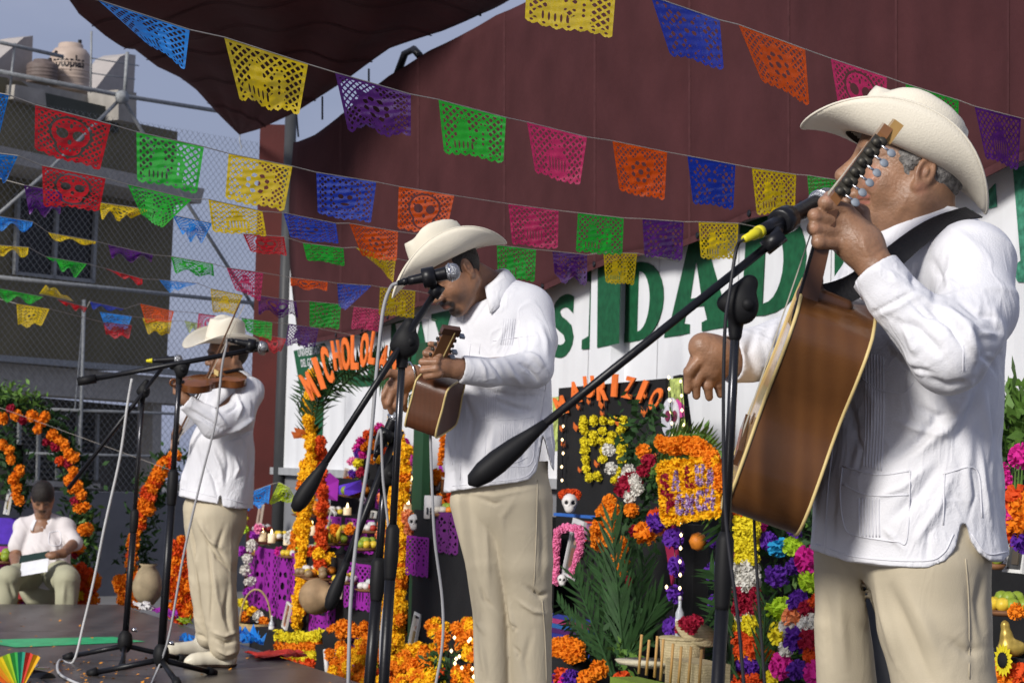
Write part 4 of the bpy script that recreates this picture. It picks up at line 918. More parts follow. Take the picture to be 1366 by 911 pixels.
FO += [([(1190, 470), (1215, 490), (1250, 500)], 5, -.006), ([(1276, 400), (1305, 420), (1330, 425)], 5, -.006), ([(1280, 425), (1310, 445), (1334, 448)], 5, .006), ([(1300, 455), (1322, 480), (1330, 500)], 4, -.006), ([(1208, 395), (1235, 420), (1262, 425)], 4, -.006),
 ([(1220, 540), (1250, 555), (1290, 552)], 6, -.006), ([(1190, 560), (1230, 575), (1270, 580)], 6, .006), ([(1318, 520), (1326, 580), (1318, 640)], 5, -.006), ([(1306, 580), (1312, 650), (1322, 700)], 5, .006), ([(1240, 620), (1205, 650), (1165, 665)], 5, .005), ([(1130, 560), (1150, 600), (1140, 640)], 5, -.005), ([(1176, 700), (1210, 738)], 5, .004), ([(1240, 700), (1236, 745)], 5, -.004)]
shirt = cloth_obj('shirt', s, M_CLOTH, man, FO, .0018, 4)
T = surf(shirt)
for pts in [[(1124, 622), (1170, 633), (1214, 628)], [(1124, 622), (1121, 660), (1128, 706), (1150, 716)], [(1214, 628), (1210, 718), (1195, 722), (1150, 716)], [(1124, 646), (1158, 660), (1212, 660)], [(1150, 505), (1172, 520), (1205, 524), (1218, 510)],
            [(1092, 590), (1082, 660), (1078, 728)], [(1112, 590), (1104, 660), (1100, 738)], [(1285, 460), (1284, 560), (1285, 690)], [(1078, 722), (1140, 742), (1230, 748), (1258, 738), (1272, 712)], [(1296, 712), (1316, 738), (1344, 736)], [(1260, 632), (1258, 700)], [(1258, 632), (1302, 626), (1310, 690)], [(1159, 420), (1190, 405), (1222, 387)], [(1142, 376), (1150, 398), (1159, 420)]]:
    seam('seam', T, pts, .0016, M_CLOTH2, shirt, .0006)
for k in range(7): seam('pleat', T, [(1155+k*3.9, 470+k*1.0), (1155+k*3.9, 560), (1152+k*3.9, 621+k*1.2)], .0016, M_CLOTH2, shirt, .0004)
for k in range(7): seam('pleat', T, [(1146+k*4.4, 664), (1146+k*4.4, 690), (1147+k*4.4, 716)], .0016, M_CLOTH2, shirt, .0004)
buttons(T, shirt, [(1158, 661), (1161, 722), (1094, 651), (1288, 652), (1290, 668), (1291, 684), (1224, 500), (1248, 338), (1144, 368), (1152, 400)])
collar(shirt, R(1228, 322, 0), (-.78, -.42, -.42), (.10, -.03, 1), .076, .088, .045, .62)
# trousers
s = Sdf([R(1060, 740, 0)[0], Y0-.28, 0.03], [R(1350, 740, 0)[0], Y0+.30, .98], .0055)
s.cone(R(1212, 630, .0), R(1212, 672, .0), .19, .19, .03, fl=(Ft, .80))
s.chain([R(1240, 755, -.07), R(1246, 830, -.07), R(1262, 930, -.08), R(1268, 1090, -.08), R(1266, 1325, -.05)], [.118, .108, .096, .082, .066], .02)
s.chain([R(1143, 750, .07), R(1123, 830, .08), R(1131, 930, .10), R(1130, 1090, .10), R(1122, 1318, .12)], [.088, .056, .061, .060, .055], .004)
for k in range(24):
    y_ = 768+k*8; x_ = np.interp(y_, [768, 830, 911, 960], [1150, 1165, 1184, 1192]); r9 = .003+.0006*k; s.cone(R(x_, y_, -.02), R(x_, y_, .35), r9, r9, .003, 's')
FT = [([(1180, 770), (1210, 840), (1250, 930)], 12, -.008), ([(1200, 765), (1232, 830), (1262, 900)], 14, .006), ([(1165, 765), (1178, 820), (1196, 890)], 6, .006), ([(1290, 770), (1298, 830), (1300, 900)], 8, -.004), ([(1120, 770), (1122, 830), (1128, 905)], 10, .006),
 ([(1104, 775), (1104, 830), (1112, 905)], 8, -.004), ([(1150, 762), (1156, 800)], 6, -.006), ([(1312, 760), (1306, 800), (1312, 860)], 8, -.007), ([(1260, 850), (1290, 870), (1315, 865)], 8, -.005)]
tr = cloth_obj('trousers', s, M_TROU, man, FT, .0007, 8)
T2 = surf(tr); seam('seam', T2, [(1288, 745), (1292, 800), (1293, 905)], .0014, M_TROU, tr)
for x, d, Yd in [(1262, -.10, 0), (1108, .08, 0)]:
    q = R(x, 1330, d); q[2] = .03
    s = Sdf(q-[.26, .2, .04], q+[.12, .12, .10], .006); s.cone(q, q+[-.17, -.06, -.004], .042, .034, .02); s.cone(q+[0, 0, .02], q+[0, 0, .07], .045, .05, .02); V, Q = s.mesh(1); V[:, 2] = np.maximum(V[:, 2], .003)
    mk('shoe', V, Q, M_SHOE, man, True)
# strap
M_STRAP = mat('black_strap', (.012, .012, .014), .55, .2, 40, .2, 200)
def band(name, pts, nrm, wd_, m, parent):
    V = []; n = len(pts)
    for i in range(n):
        t = unit(pts[min(i+1, n-1)]-pts[max(i-1, 0)]); b_ = unit(np.cross(t, nrm[i])); nn = unit(np.cross(b_, t))
        for a, c_ in ((-1, -1), (1, -1), (1, 1), (-1, 1)): V.append(pts[i]+b_*a*wd_/2+nn*c_*.0012)
    FF = [(i*4+k, i*4+(k+1) % 4, (i+1)*4+(k+1) % 4, (i+1)*4+k) for i in range(n-1) for k in range(4)]+[(3, 2, 1, 0), tuple(4*(n-1)+k for k in range(4))]
    return mk(name, V, FF, m, parent)
sp, sn = [], []
for x, y, d in [(1296, 291, .04), (1282, 291, -.02), (1262, 297, -.08), (1240, 309, -.12), (1216, 326, -.15), (1192, 346, -.17), (1165, 368, -.19), (1140, 387, -.215), (1112, 402, -.235)]:
    h, n_ = hit(T, x, y, .009); q = R(x, y, d)
    if h is not None and 4.27 < h[1] and x > 1185: q = h
    sp.append(q); sn.append(n_ if (h is not None and x > 1185 and 4.27 < h[1]) else np.array([-.2, -1, .2]))
# ---------------------------------------------------------------- the guitar he holds
M_WOOD = mat('guitar_side_wood', (.085, .033, .010), .28, .38, 4, .04, 120, wave=(9, 'X', .25, (.17, .070, .020), (1, 1, .25)), coat=.35)
M_WOODD = mat('dark_neck_wood', (.075, .032, .016), .3, .3, 9, .05, 90, coat=.3)
M_BIND = mat('guitar_binding', (.60, .46, .20), .35, .08)
M_TOP = mat('spruce_top', (.50, .30, .12), .3, .1, 20, coat=.5)
tail = R(1010, 674, -.05); gt = R(1115, 404, -.24); AX = gt-tail; Lb = np.linalg.norm(AX); AX /= Lb
gl = R(1066, 396, -.24); gr_ = R(1164, 440, -.24); GN = gr_-gl; GN = GN-AX*(GN@AX); dep = np.linalg.norm(GN)*.97; GN /= np.linalg.norm(GN); GV = np.cross(AX, GN)
if GV[1] > 0: GV = -GV
g_o = (tail*1.0)
def gw(t): return float(np.interp(t, [0, .04, .12, .25, .38, .5, .6, .72, .85, .95, 1.], [.0, .105, .158, .178, .165, .132, .118, .125, .122, .085, .0]))
def gxy():
    T_ = [0, .01, .03, .06, .1, .15, .2, .26, .32, .38, .44, .5, .55, .6, .66, .72, .78, .84, .9, .95, .98, 1.]
    up_ = []
    for t in T_:
        e = math.sqrt(max(0, 1-((.2-t)/.2)**2)) if t < .2 else 1
        base = np.interp(t, [0, .2, .26, .38, .5, .6, .66, .76, .84, 1], [.175, .178, .180, .160, .132, .120, .121, .130, .130, .128])
        e2 = math.sqrt(max(0, 1-((t-.86)/.14)**2)) if t > .86 else 1
        up_.append((t, base*e*(e2*.55+.45 if t < 1 else .3)))
    return up_
prof = gxy(); ringA = [(t, w_) for t, w_ in prof]+[(t, -w_) for t, w_ in prof[::-1]]
dn = 6
def gp(t, w_, n_): return g_o+AX*(t*Lb)+GV*w_+GN*(n_*dep)
cen = .5*((R(985, 652, -.05)-g_o)@GN+(R(1046, 688, -.05)-g_o)@GN); g_o = g_o+GN*(cen-dep/2)
guitar = thing('guitar', g_o+AX*Lb*.5+GN*dep*.5, 'large honey brown guitar held upright, seen from its curved side', 'guitar')
NR = len(ringA)
V = [gp(t, w_, j/dn) for j in range(dn+1) for t, w_ in ringA]
FF = [(j*NR+i, j*NR+(i+1) % NR, (j+1)*NR+(i+1) % NR, (j+1)*NR+i) for j in range(dn) for i in range(NR)]
ss = mk('side', V, FF, M_WOOD, guitar, True)
mk('top_board', [gp(t, w_, .0) for t, w_ in ringA], [tuple(range(NR))], M_TOP, guitar); mk('back_board', [gp(t, w_, 1.) for t, w_ in ringA], [tuple(range(NR))[::-1]], M_WOOD, guitar)
for nn in (0, 1.):
    MB().tube([gp(t, w_*1.004, nn) for t, w_ in ringA]+[gp(*ringA[0], nn)], .0036, 6, False).build('binding', M_BIND, guitar, True)
MB().tube([gp(.0, 0, .06), gp(.0, 0, .94)], .003, 6).build('end_strip', M_BIND, guitar)
MB().box(gp(.27, 0, -.045), AX*.016, GV*.09, GN*.005).build('bridge', M_WOODD, guitar); MB().box(gp(.38, .0, -.008), AX*.004, GV*.02, GN*.001).build('pick_guard', M_WOODD, guitar)
nut = R(1108, 272, -.265); heel = gp(1.0, 0, .08); nk = nut-heel
def necks(t, wv, nv): return heel+nk*t+GV*wv+GN*nv
MB().hexa([necks(-.12, .030, -.012), necks(-.12, .030, .022), necks(-.12, -.030, .022), necks(-.12, -.030, -.012), necks(1, .025, -.006), necks(1, .025, .016), necks(1, -.025, .016), necks(1, -.025, -.006)]).build('neck', M_WOODD, guitar)
s = Sdf(heel-.14, heel+.14, .004); s.cone(gp(.99, 0, .10), gp(1.06, 0, .1), .022, .018, .01); s.cone(gp(.99, 0, .12), gp(1.0, 0, .6), .022, .014, .01); V, Q = s.mesh(1); mk('heel', V, Q, M_WOODD, guitar, True)
MB().hexa([necks(-.3, .027, -.018), necks(-.3, .027, -.012), necks(-.3, -.027, -.012), necks(-.3, -.027, -.018), necks(1, .023, -.011), necks(1, .023, -.006), necks(1, -.023, -.006), necks(1, -.023, -.011)]).build('fingerboard', M_BLACK, guitar)
MB().tube([necks(-.1, -.026, -.010), necks(1, -.024, -.008)], .002, 5).build('binding', M_BIND, guitar)
hd0, hd1 = nut, R(1184, 168, -.30); HX = hd1-hd0; HLn = np.linalg.norm(HX); HX /= HLn; HN = unit(GN-HX*(GN@HX)); HV = np.cross(HX, HN)
if HV[1] > 0: HV = -HV
hp = lambda t, wv, nv: hd0+HX*(t*HLn)+HV*wv+HN*nv
hb = MB()
for a_, b2_, w1, w2 in [(0, .16, .024, .034), (.16, .9, .034, .038), (.9, 1.0, .038, .030)]:
    hb.hexa([hp(a_, w1, -.009), hp(a_, w1, .010), hp(a_, -w1, .010), hp(a_, -w1, -.009), hp(b2_, w2, -.009), hp(b2_, w2, .010), hp(b2_, -w2, .010), hp(b2_, -w2, -.009)])
hb.build('headstock', mat('headstock_wood', (.20, .09, .035), .3, .3, 12, coat=.4), guitar)
MB().box(hp(.97, 0, .012), HX*.022, HV*.030, HN*.010).build('headstock_end', mat('headstock_tip', (.33, .20, .07), .35, .2, 15), guitar)
M_BRASS = mat('tuner_metal', (.06, .055, .045), .5, .3, 60, metal=.5); M_PEG = mat('pearl_peg', (.22, .25, .29), .45, .1, 30)
MB().box(hp(.5, .039, .0), HX*.36*HLn, HV*.0015, HN*.012).build('tuner_plate', M_BRASS, guitar)
for k in range(6):
    t = .17+.125*k
    MB().tube([hp(t, .038, -.006), hp(t, .052, .0)], .0075, 10).build('gear', M_BRASS, guitar, True)
    MB().lathe(hp(t+.03, .040, .006), HV, [(.001, 0), (.010, .001), (.010, .006), (.001, .008)], 12).build('gear', M_BRASS, guitar, True)
    pg = [hp(t, .045, .006), hp(t, .047, .020), hp(t, .047, .024)]
    tp = MB().tube(pg, .0028, 6).build('tuner_post', M_CHROME, guitar, True)
    s2 = MB(); c_ = hp(t, .048, .028)
    pa_ = unit(HX*.35+np.array([.1, -1, .1])); s2.lathe(c_-pa_*.004+HN*.004, pa_, [(.0005, 0), (.0075, .001), (.009, .003), (.0075, .005), (.0005, .006)], 12); s2.build('tuning_peg', M_PEG, guitar, True)
for k in range(6):
    wv = -.021+.0084*k
    MB().tube([gp(.27, wv*1.3, -.06), necks(.98, wv*.9, -.017), hp(.25+.1*k, wv, -.013)], .0005, 4).build('string', mat('nylon', (.35, .33, .28), .4), guitar)
sp.append(gp(.985, -.0, .18)-GV*-.0); sn.append(np.array([-.1, -1, .2]))
sp = [np.array(q) for q in sp]
SP = np.array(sp); SN = np.array(sn)
for _ in range(3): SP[1:-1] = (SP[:-2]+SP[2:]+2*SP[1:-1])/4
for _ in range(4): SN[1:-1] = (SN[:-2]+SN[2:]+SN[1:-1])/3
SP[:7] += np.array([0, -.006, .002]); spl = spline(list(SP), 4); tt = np.linspace(0, len(SN)-1, len(spl))
band('strap', spl, [unit([np.interp(t_, range(len(SN)), SN[:, k]) for k in range(3)]) for t_ in tt], .050, M_STRAP, guitar)
MB().lathe(gp(.985, .03, .3), GV, [(.001, .01), (.012, .01), (.010, 0), (.001, -.002)], 12).build('strap_button', M_BLACK, guitar, True)
# ---------------------------------------------------------------- singer in the centre, head bowed over a small guitar
Y0 = 7.5
fc = axes((-.58, -.48, -.66), (-.55, -.25, .80)); hcc = P(603, 364, 7.42)
Ff = unit((-.45, -.89, 0)); fx2 = (Ff, .74)
s = Sdf(R(495, 720, -.50)*[1, 1, 0]+[0, 0, .80], R(770, 300, .35)*[1, 1, 0]+[0, 0, 1.98], .0036)
head_sdf(s, hcc, fc, 1.0, 1.1, 1.12)
s.cone(R(618, 364, -.02), R(675, 400, .05), .058, .066, .03); s.cone(R(636, 392, -.03), R(660, 415, 0), .045, .055, .03)
s.cone(R(668, 415, .03), R(672, 470), .085, .12, .03); s.cone(R(672, 470), R(668, 620), .13, .13, .03, fl=fx2)
s.chain([R(708, 425, -.02), R(718, 488, -.16), R(610, 492, -.30)], [.05, .038, .028], .02)
s.chain([R(630, 440, .02), R(588, 520, -.06), R(552, 500, -.20)], [.05, .038, .028], .02)
s.cone(R(612, 492, -.30), R(588, 487, -.31), .029, .034, .02); s.cone(R(588, 487, -.31), R(576, 480, -.31), .034, .03, .02)
for i, (K, Pp, T_) in enumerate([((586, 474, -.345), (568, 471, -.34), (572, 466, -.30)), ((582, 483, -.35), (563, 483, -.34), (570, 480, -.30)), ((582, 492, -.35), (564, 494, -.34), (572, 490, -.30)), ((586, 499, -.345), (569, 502, -.335), (576, 500, -.30))]):
    s.cone(R(*K), R(*Pp), .0130, .0112, .006); s.cone(R(*Pp), R(*T_), .0112, .0095, .003)
s.chain([R(598, 476, -.27), R(588, 462, -.26), R(574, 459, -.27)], [.016, .012, .0095], .008)
s.cone(R(552, 500, -.20), R(536, 508, -.20), .028, .034, .02); s.cone(R(536, 508, -.2), R(526, 520, -.2), .034, .030, .02)
for K, Pp, T_ in [((520, 512, -.22), (511, 528, -.22), (514, 543, -.20)), ((524, 520, -.22), (518, 538, -.22), (522, 550, -.20)), ((532, 524, -.21), (527, 541, -.21), (532, 552, -.19)), ((541, 522, -.20), (538, 538, -.20), (541, 547, -.18))]:
    s.cone(R(*K), R(*Pp), .0125, .0108, .006); s.cone(R(*Pp), R(*T_), .0106, .0085, .003)
s.chain([R(532, 500, -.23), R(518, 497, -.25), R(510, 504, -.26)], [.017, .012, .0095], .008)
V, Q = s.mesh(1)
V = sculpt(V, Q, [([(576, 376), (587, 381), (597, 378)], 1.8, -.002), ([(572, 369), (586, 372), (598, 369)], 2.5, .002), ([(602, 392), (610, 402)], 2.5, -.002), ([(640, 395), (655, 412)], 4, -.003), ([(578, 478), (566, 477)], 1.3, -.002), ([(578, 488), (565, 488)], 1.3, -.002), ([(580, 497), (566, 498)], 1.3, -.002)])
C = np.tile(SKIN_B*1.05, (len(V), 1)); C *= (1+.08*np.sin(V@np.array([40, 33, 51.]))*np.sin(V@np.array([-31, 47, 22.])))[:, None]
f, l, u = fc
def lp(a, b_, d): q = hcc+f*a+l*b_+u*d; return tuple(proj(q[None])[0])
DKH = (.022, .014, .011)
C = paint(C, V, [([lp(.10, -.022, -.050), lp(.108, .0, -.047), lp(.10, .024, -.052), lp(.09, .030, -.066)], 3.2, DKH, .9), ([lp(.09, -.014, -.098), lp(.088, .016, -.098)], 6.5, DKH, .75), ([lp(.094, .004, -.085)], 3.5, DKH, .8),
  ([lp(.098, .014, .026), lp(.09, .044, .024)], 2.4, DKH, .85), ([lp(.098, -.014, .026), lp(.09, -.044, .024)], 2.4, DKH, .8), ([lp(.092, .018, -.004), lp(.088, .044, -.003)], 1.6, (.03, .018, .014), .9),
  ([lp(.092, -.018, -.004), lp(.088, -.044, -.003)], 1.6, (.03, .018, .014), .9), ([lp(.1, -.02, -.064), lp(.1, .02, -.064)], 2.0, (.22, .07, .06), .7), ([lp(.0, .082, -.004)], 4, (.14, .06, .035), .6), ([lp(.10, -.026, -.052), lp(.108, 0, -.049), lp(.10, .028, -.054), lp(.092, .034, -.070)], 3.4, DKH, .95), ([lp(.092, -.012, -.100), lp(.09, .016, -.100)], 7, DKH, .9), ([lp(.06, .045, -.075)], 9, (.09, .05, .035), .6)])  # ear hollow darkened here too, shade put into the skin colour
man2 = mk('person', V, Q, M_SKIN, None, True, C); meta(man2, 'moustached man with bowed head singing while he plays a tiny guitar', 'person', 'musicians on the stage')
s = Sdf(hcc-.16, hcc+.16, .0032); s.ell(hcc+f*-.016+u*.024, (.101, .0805, .098), fc, .01); s.cone(hcc+f*.235-u*.02, hcc+f*.235, .225, .225, .01, 's'); s.ell(hcc+f*.04+u*-.135, (.12, .13, .10), fc, .012, 's')
for g in (1, -1): s.ell(hcc-.012*f+.085*g*l-.008*u, (.024, .03, .036), fc, .004, 's')
V, Q = s.mesh(1); mk('hair', V, Q, M_HAIRD, man2, True)
hat(man2, hcc+u*.040-f*.004, axes((-.84, -.12, -.46), (-.46, -.04, .86)), .106, .088, .125, .205, .180, .085, .03, pinch=.5)
s = Sdf(R(505, 720, -.50)*[1, 1, 0]+[0, 0, .86], R(790, 300, .38)*[1, 1, 0]+[0, 0, 1.72], .0045)
s.cone(R(668, 440, .0), R(668, 520, .0), .165, .165, .03, fl=fx2); s.cone(R(668, 520), R(666, 600), .165, .178, .03, fl=(Ff, .8)); s.cone(R(666, 600, .0), R(668, 700, .02), .178, .20, .03, fl=(Ff, .82))
s.cone(R(672, 402, .04), R(708, 412, -.0), .06, .068, .05); s.cone(R(665, 405, .04), R(628, 432, .05), .055, .058, .05)
s.chain([R(706, 414, -.02), R(716, 455, -.09), R(712, 492, -.17)], [.072, .068, .060], .03); s.cone(R(712, 492, -.17), R(650, 497, -.27), .058, .045, .02); s.cone(R(655, 497, -.265), R(600, 490, -.31), .047, .042, .006); s.cuff(R(615, 492, -.298), R(655, 497, -.265), .043, .034)
s.chain([R(628, 436, .04), R(596, 495, -.05), R(574, 512, -.12)], [.062, .056, .050], .03); s.cone(R(574, 512, -.12), R(545, 498, -.21), .048, .044, .008); s.cuff(R(557, 503, -.175), R(574, 512, -.12), .045, .034)
s.cut_px([500, 560, 598, 604, 640, 690, 706, 716, 721, 724, 728, 735, 745, 757, 800], [652, 655, 657, 655, 650, 644, 640, 628, 600, 580, 592, 622, 640, 642, 640])
s.cone(R(630, 372, -.06), R(664, 402, .0), .062, .056, .008, 's')
FO2 = [([(700, 470), (716, 478), (728, 492)], 5, .010), ([(690, 480), (706, 492), (720, 512)], 4, -.010), ([(672, 478), (684, 500), (700, 515)], 5, .008), ([(650, 476), (664, 492), (672, 512)], 4, -.008), ([(636, 476), (646, 492), (650, 512)], 4, .006), ([(720, 430), (728, 455), (730, 480)], 5, .006), ([(690, 420), (686, 450), (690, 470)], 5, -.007),
 ([(704, 430), (706, 455), (702, 474)], 5, -.006), ([(676, 430), (668, 450), (660, 468)], 4, .004), ([(730, 520), (722, 570), (716, 610)], 5, -.006), ([(736, 530), (735, 580), (744, 625)], 5, .006), ([(620, 530), (630, 560), (625, 600)], 5, -.005), ([(650, 530), (690, 545), (712, 548)], 5, -.007),
 ([(640, 520), (690, 530), (718, 528)], 5, -.012), ([(605, 555), (612, 600), (608, 645)], 5, .006), ([(660, 560), (655, 600), (662, 640)], 6, .005), ([(690, 560), (700, 600), (696, 630)], 5, -.005), ([(585, 480), (575, 495), (565, 520)], 4, -.006), ([(600, 470), (592, 490), (586, 515)], 4, .006), ([(641, 380), (652, 402), (630, 436)], 3, -.004)]
sh2 = cloth_obj('shirt', s, M_CLOTH, man2, FO2, .0014, 12); T = surf(sh2)
for pts in [[(648, 556), (648, 590), (650, 618), (685, 622), (710, 615), (712, 558)], [(622, 560), (680, 560), (712, 556)], [(628, 458), (622, 500), (616, 560), (614, 640)], [(640, 458), (638, 500)], [(657, 455), (690, 450), (712, 448)], [(730, 500), (722, 560), (722, 590)], [(604, 648), (650, 643), (700, 636), (715, 618)], [(650, 610), (680, 618), (704, 610)], [(733, 560), (738, 600), (750, 634)], [(598, 590), (604, 620)]]: seam('seam', T, pts, .0013, M_CLOTH2, sh2, .0004)
for k in range(6): seam('pleat', T, [(647+k*3.1, 520), (647+k*3.1, 545), (647+k*3.1, 558)], .0013, M_CLOTH2, sh2, .0002); seam('pleat', T, [(668+k*3, 565), (668+k*3, 600)], .0013, M_CLOTH2, sh2, .0002); seam('pleat', T, [(672+k*3, 425), (668+k*3, 460)], .0012, M_CLOTH2, sh2, .0002)
buttons(T, sh2, [(634, 450), (625, 500), (618, 575), (616, 610), (681, 618), (686, 455), (727, 560), (728, 575), (729, 590)], .0075)
collar(sh2, R(655, 391, .0), (-.45, -.75, -.40), (-.36, -.10, 1), .074, .088, .055, .5)
s = Sdf([R(585, 700, 0)[0], Y0-.26, 0.03], [R(765, 700, 0)[0], Y0+.28, 1.08], .0055)
s.cone(R(666, 600, .02), R(666, 660, .02), .165, .165, .03, fl=(Ff, .8))
s.chain([R(692, 670, -.02), R(700, 750, -.02), R(706, 820, -.0), R(710, 1045, .02)], [.110, .088, .073, .066], .03)
s.chain([R(640, 670, .02), R(650, 750, .0), R(656, 820, .01), R(660, 1045, .02)], [.100, .070, .060, .058], .004)
FT2 = [([(640, 665), (660, 672), (672, 668)], 3, -.006), ([(690, 660), (670, 690), (672, 740)], 6, .004), ([(648, 690), (650, 740), (652, 790)], 5, .004), ([(676, 790), (684, 830), (690, 850)], 4, .007), ([(700, 780), (720, 795), (732, 790)], 4, -.009), ([(690, 800), (712, 815), (728, 818)], 4, .008), ([(684, 860), (692, 870), (690, 880)], 3, -.006),
 ([(682, 830), (688, 838), (685, 846)], 2.5, -.007), ([(640, 780), (646, 800), (660, 812)], 4, -.006), ([(640, 840), (645, 880), (650, 911)], 5, .006), ([(710, 840), (700, 880), (705, 911)], 6, -.006), ([(720, 660), (725, 720), (722, 780)], 6, -.005), ([(636, 800), (638, 830), (650, 850)], 4, .006), ([(612, 655), (660, 662), (720, 650)], 3, .004)]
tr2 = cloth_obj('trousers', s, M_TROU, man2, FT2, .0012, 21); T2 = surf(tr2)
seam('seam', T2, [(717, 640), (715, 720), (712, 790)], .0018, M_TROU, tr2); seam('seam', T2, [(723, 800), (727, 850), (729, 911)], .0018, M_TROU, tr2)
for x, d in [(708, .0), (655, .0)]:
    q = R(x, 1053, d); q[2] = .03; s = Sdf(q-[.2, .26, .04], q+[.12, .12, .10], .006); s.cone(q, q+[-.09, -.16, -.004], .042, .034, .02); s.cone(q+[0, 0, .02], q+[0, 0, .07], .045, .05, .02); V, Q = s.mesh(1); V[:, 2] = np.maximum(V[:, 2], .003); mk('shoe', V, Q, M_SHOE, man2, True)
bb = MB(); c_ = R(549, 497, -.205); ax_ = unit(R(556, 502, -.18)-R(530, 508, -.2)); a1 = unit(np.cross(ax_, [0, 0, 1])); a2 = np.cross(ax_, a1)
bb.tube([c_+.034*(math.cos(t)*a1+math.sin(t)*a2) for t in np.linspace(0, 6.283, 25)], .003, 6, False).build('bracelet', M_CHROME, man2, True)
# ---------------------------------------------------------------- small guitar of the singer
def small_guitar(name, corners, dep, profile, lab, cat, tone):
    pass
q_tl, q_tr, q_br, q_bl = R(566, 508, -.21), R(611, 504, -.25), R(593, 574, -.19), R(555, 566, -.15)
tailm = (q_br+q_bl)/2; topm = (q_tl+q_tr)/2; AX = topm-tailm; Lb = np.linalg.norm(AX); AX /= Lb; GN = (q_tr-q_tl)+(q_br-q_bl); GN = unit(GN-AX*(GN@AX)); dep = .108; GV = np.cross(AX, GN)
if GV[1] > 0: GV = -GV
g_o = tailm-GN*dep/2
sg = thing('small_guitar', (tailm+topm)/2, 'tiny dark brown guitar held under the singer\'s hands', 'guitar')
ringB = [(0, .0), (.005, .05), (.02, .072), (.06, .084), (.2, .088), (.4, .084), (.6, .078), (.8, .078), (.93, .074), (.98, .06), (1., .04)]; ringB = ringB+[(t, -w_) for t, w_ in ringB[::-1]]; NR = len(ringB)
def gp2(t, w_, n_): return g_o+AX*(t*Lb*1.05)+GV*w_+GN*(n_*dep)
M_WD2 = mat('reddish_brown_wood', (.070, .024, .010), .4, .3, 6, .04, 120, wave=(20, 'X', .2, (.12, .04, .016), (1, 1, .25)), coat=.12)
mk('side', [gp2(t, w_, j/4) for j in range(5) for t, w_ in ringB], [(j*NR+i, j*NR+(i+1) % NR, (j+1)*NR+(i+1) % NR, (j+1)*NR+i) for j in range(4) for i in range(NR)], M_WD2, sg, True)
mk('top_board', [gp2(t, w_, 0) for t, w_ in ringB], [tuple(range(NR))], M_TOP, sg); mk('back_board', [gp2(t, w_, 1) for t, w_ in ringB], [tuple(range(NR))[::-1]], M_WD2, sg)
for nn in (0, 1.): MB().tube([gp2(t, w_*1.003, nn) for t, w_ in ringB]+[gp2(*ringB[0], nn)], .0034, 6, False).build('binding', M_BIND, sg, True)
MB().box(gp2(.25, 0, -.05), AX*.01, GV*.04, GN*.005).build('bridge', M_BLACK, sg)
n0, n1, n2 = gp2(1.0, 0, .1), R(583, 480, -.33), R(601, 441, -.40)
MB().tube([n0, n1], [.016, .014], 8).build('neck', M_WOODD, sg, True)
hb = MB(); ax_ = unit(n2-n1); sd_ = unit(np.cross(ax_, [0.5, -1, 0.2])); th_ = np.cross(ax_, sd_)
hb.box((n1+n2)/2+ax_*.004, ax_*np.linalg.norm(n2-n1)*.5, sd_*.024, th_*.008).build('headstock', mat('headstock_wood', (.20, .09, .035)), sg)
MB().box(n2, ax_*.012, sd_*.03, th_*.010).build('headstock_end', M_WOODD, sg)
for k in range(5):
    for g in (1, -1):
        c_ = n1+(n2-n1)*(.15+.18*k)+sd_*.027*g
        MB().lathe(c_, sd_*g, [(.001, 0), (.006, .001), (.006, .006), (.001, .007)], 8).build('gear', M_BRASS, sg, True)
        if g > 0 and k in (0, 1, 4): MB().box(c_+sd_*.018, sd_*.008, ax_*.004, th_*.009).build('tuning_peg', M_PEG, sg)
MB().tube([n1+sd_*.01-th_*.01, n2+sd_*.012-th_*.01], .002, 5).build('binding', M_BIND, sg)
# ---------------------------------------------------------------- violinist on the left
Y0 = 11.7
fv = axes((-.86, -.48, -.16), (-.05, -.10, 1)); hv = R(303, 474, 0)
s = Sdf(R(205, 700, -.55)*[1, 1, 0]+[0, 0, .80], R(375, 400, .45)*[1, 1, 0]+[0, 0, 1.80], .0052)
head_sdf(s, hv, fv, 1.02, 1.05, 1.05)
Fv = unit((-.80, -.60, 0)); fx3 = (Fv, .75)
s.cone(R(306, 485, .02), R(312, 515, .03), .056, .064, .03); s.cone(R(312, 520, .03), R(300, 640, 0), .11, .13, .03, fl=fx3)
s.chain([R(330, 525, -.12), R(282, 562, -.30), R(246, 532, -.34)], [.05, .038, .026], .02); s.cone(R(246, 532, -.34), R(241, 519, -.34), .028, .028, .02)
for k in range(4): s.cone(R(243, 515+k*4, -.36), R(233, 512+k*4, -.35), .011, .0095, .005); s.cone(R(233, 512+k*4, -.35), R(236, 509+k*4, -.31), .0095, .008, .004)
s.chain([R(285, 525, .16), R(240, 560, .05), R(228, 582, -.05)], [.05, .038, .026], .02); s.cone(R(228, 582, -.05), R(222, 586, -.08), .028, .03, .02)
for k in range(4): s.cone(R(219+k*4, 586+k, -.10), R(214+k*5, 595+k, -.11), .011, .0095, .005); s.cone(R(214+k*5, 595+k, -.11), R(219+k*5, 599+k, -.09), .0095, .008, .004)
s.chain([R(226, 580, -.1), R(216, 582, -.12), R(212, 588, -.13)], [.014, .011, .009], .006)
V, Q = s.mesh(1); C = np.tile(SKIN_B, (len(V), 1)); f, l, u = fv
def lpv(a, b_, d): q = hv+f*a+l*b_+u*d; return tuple(proj(q[None])[0])
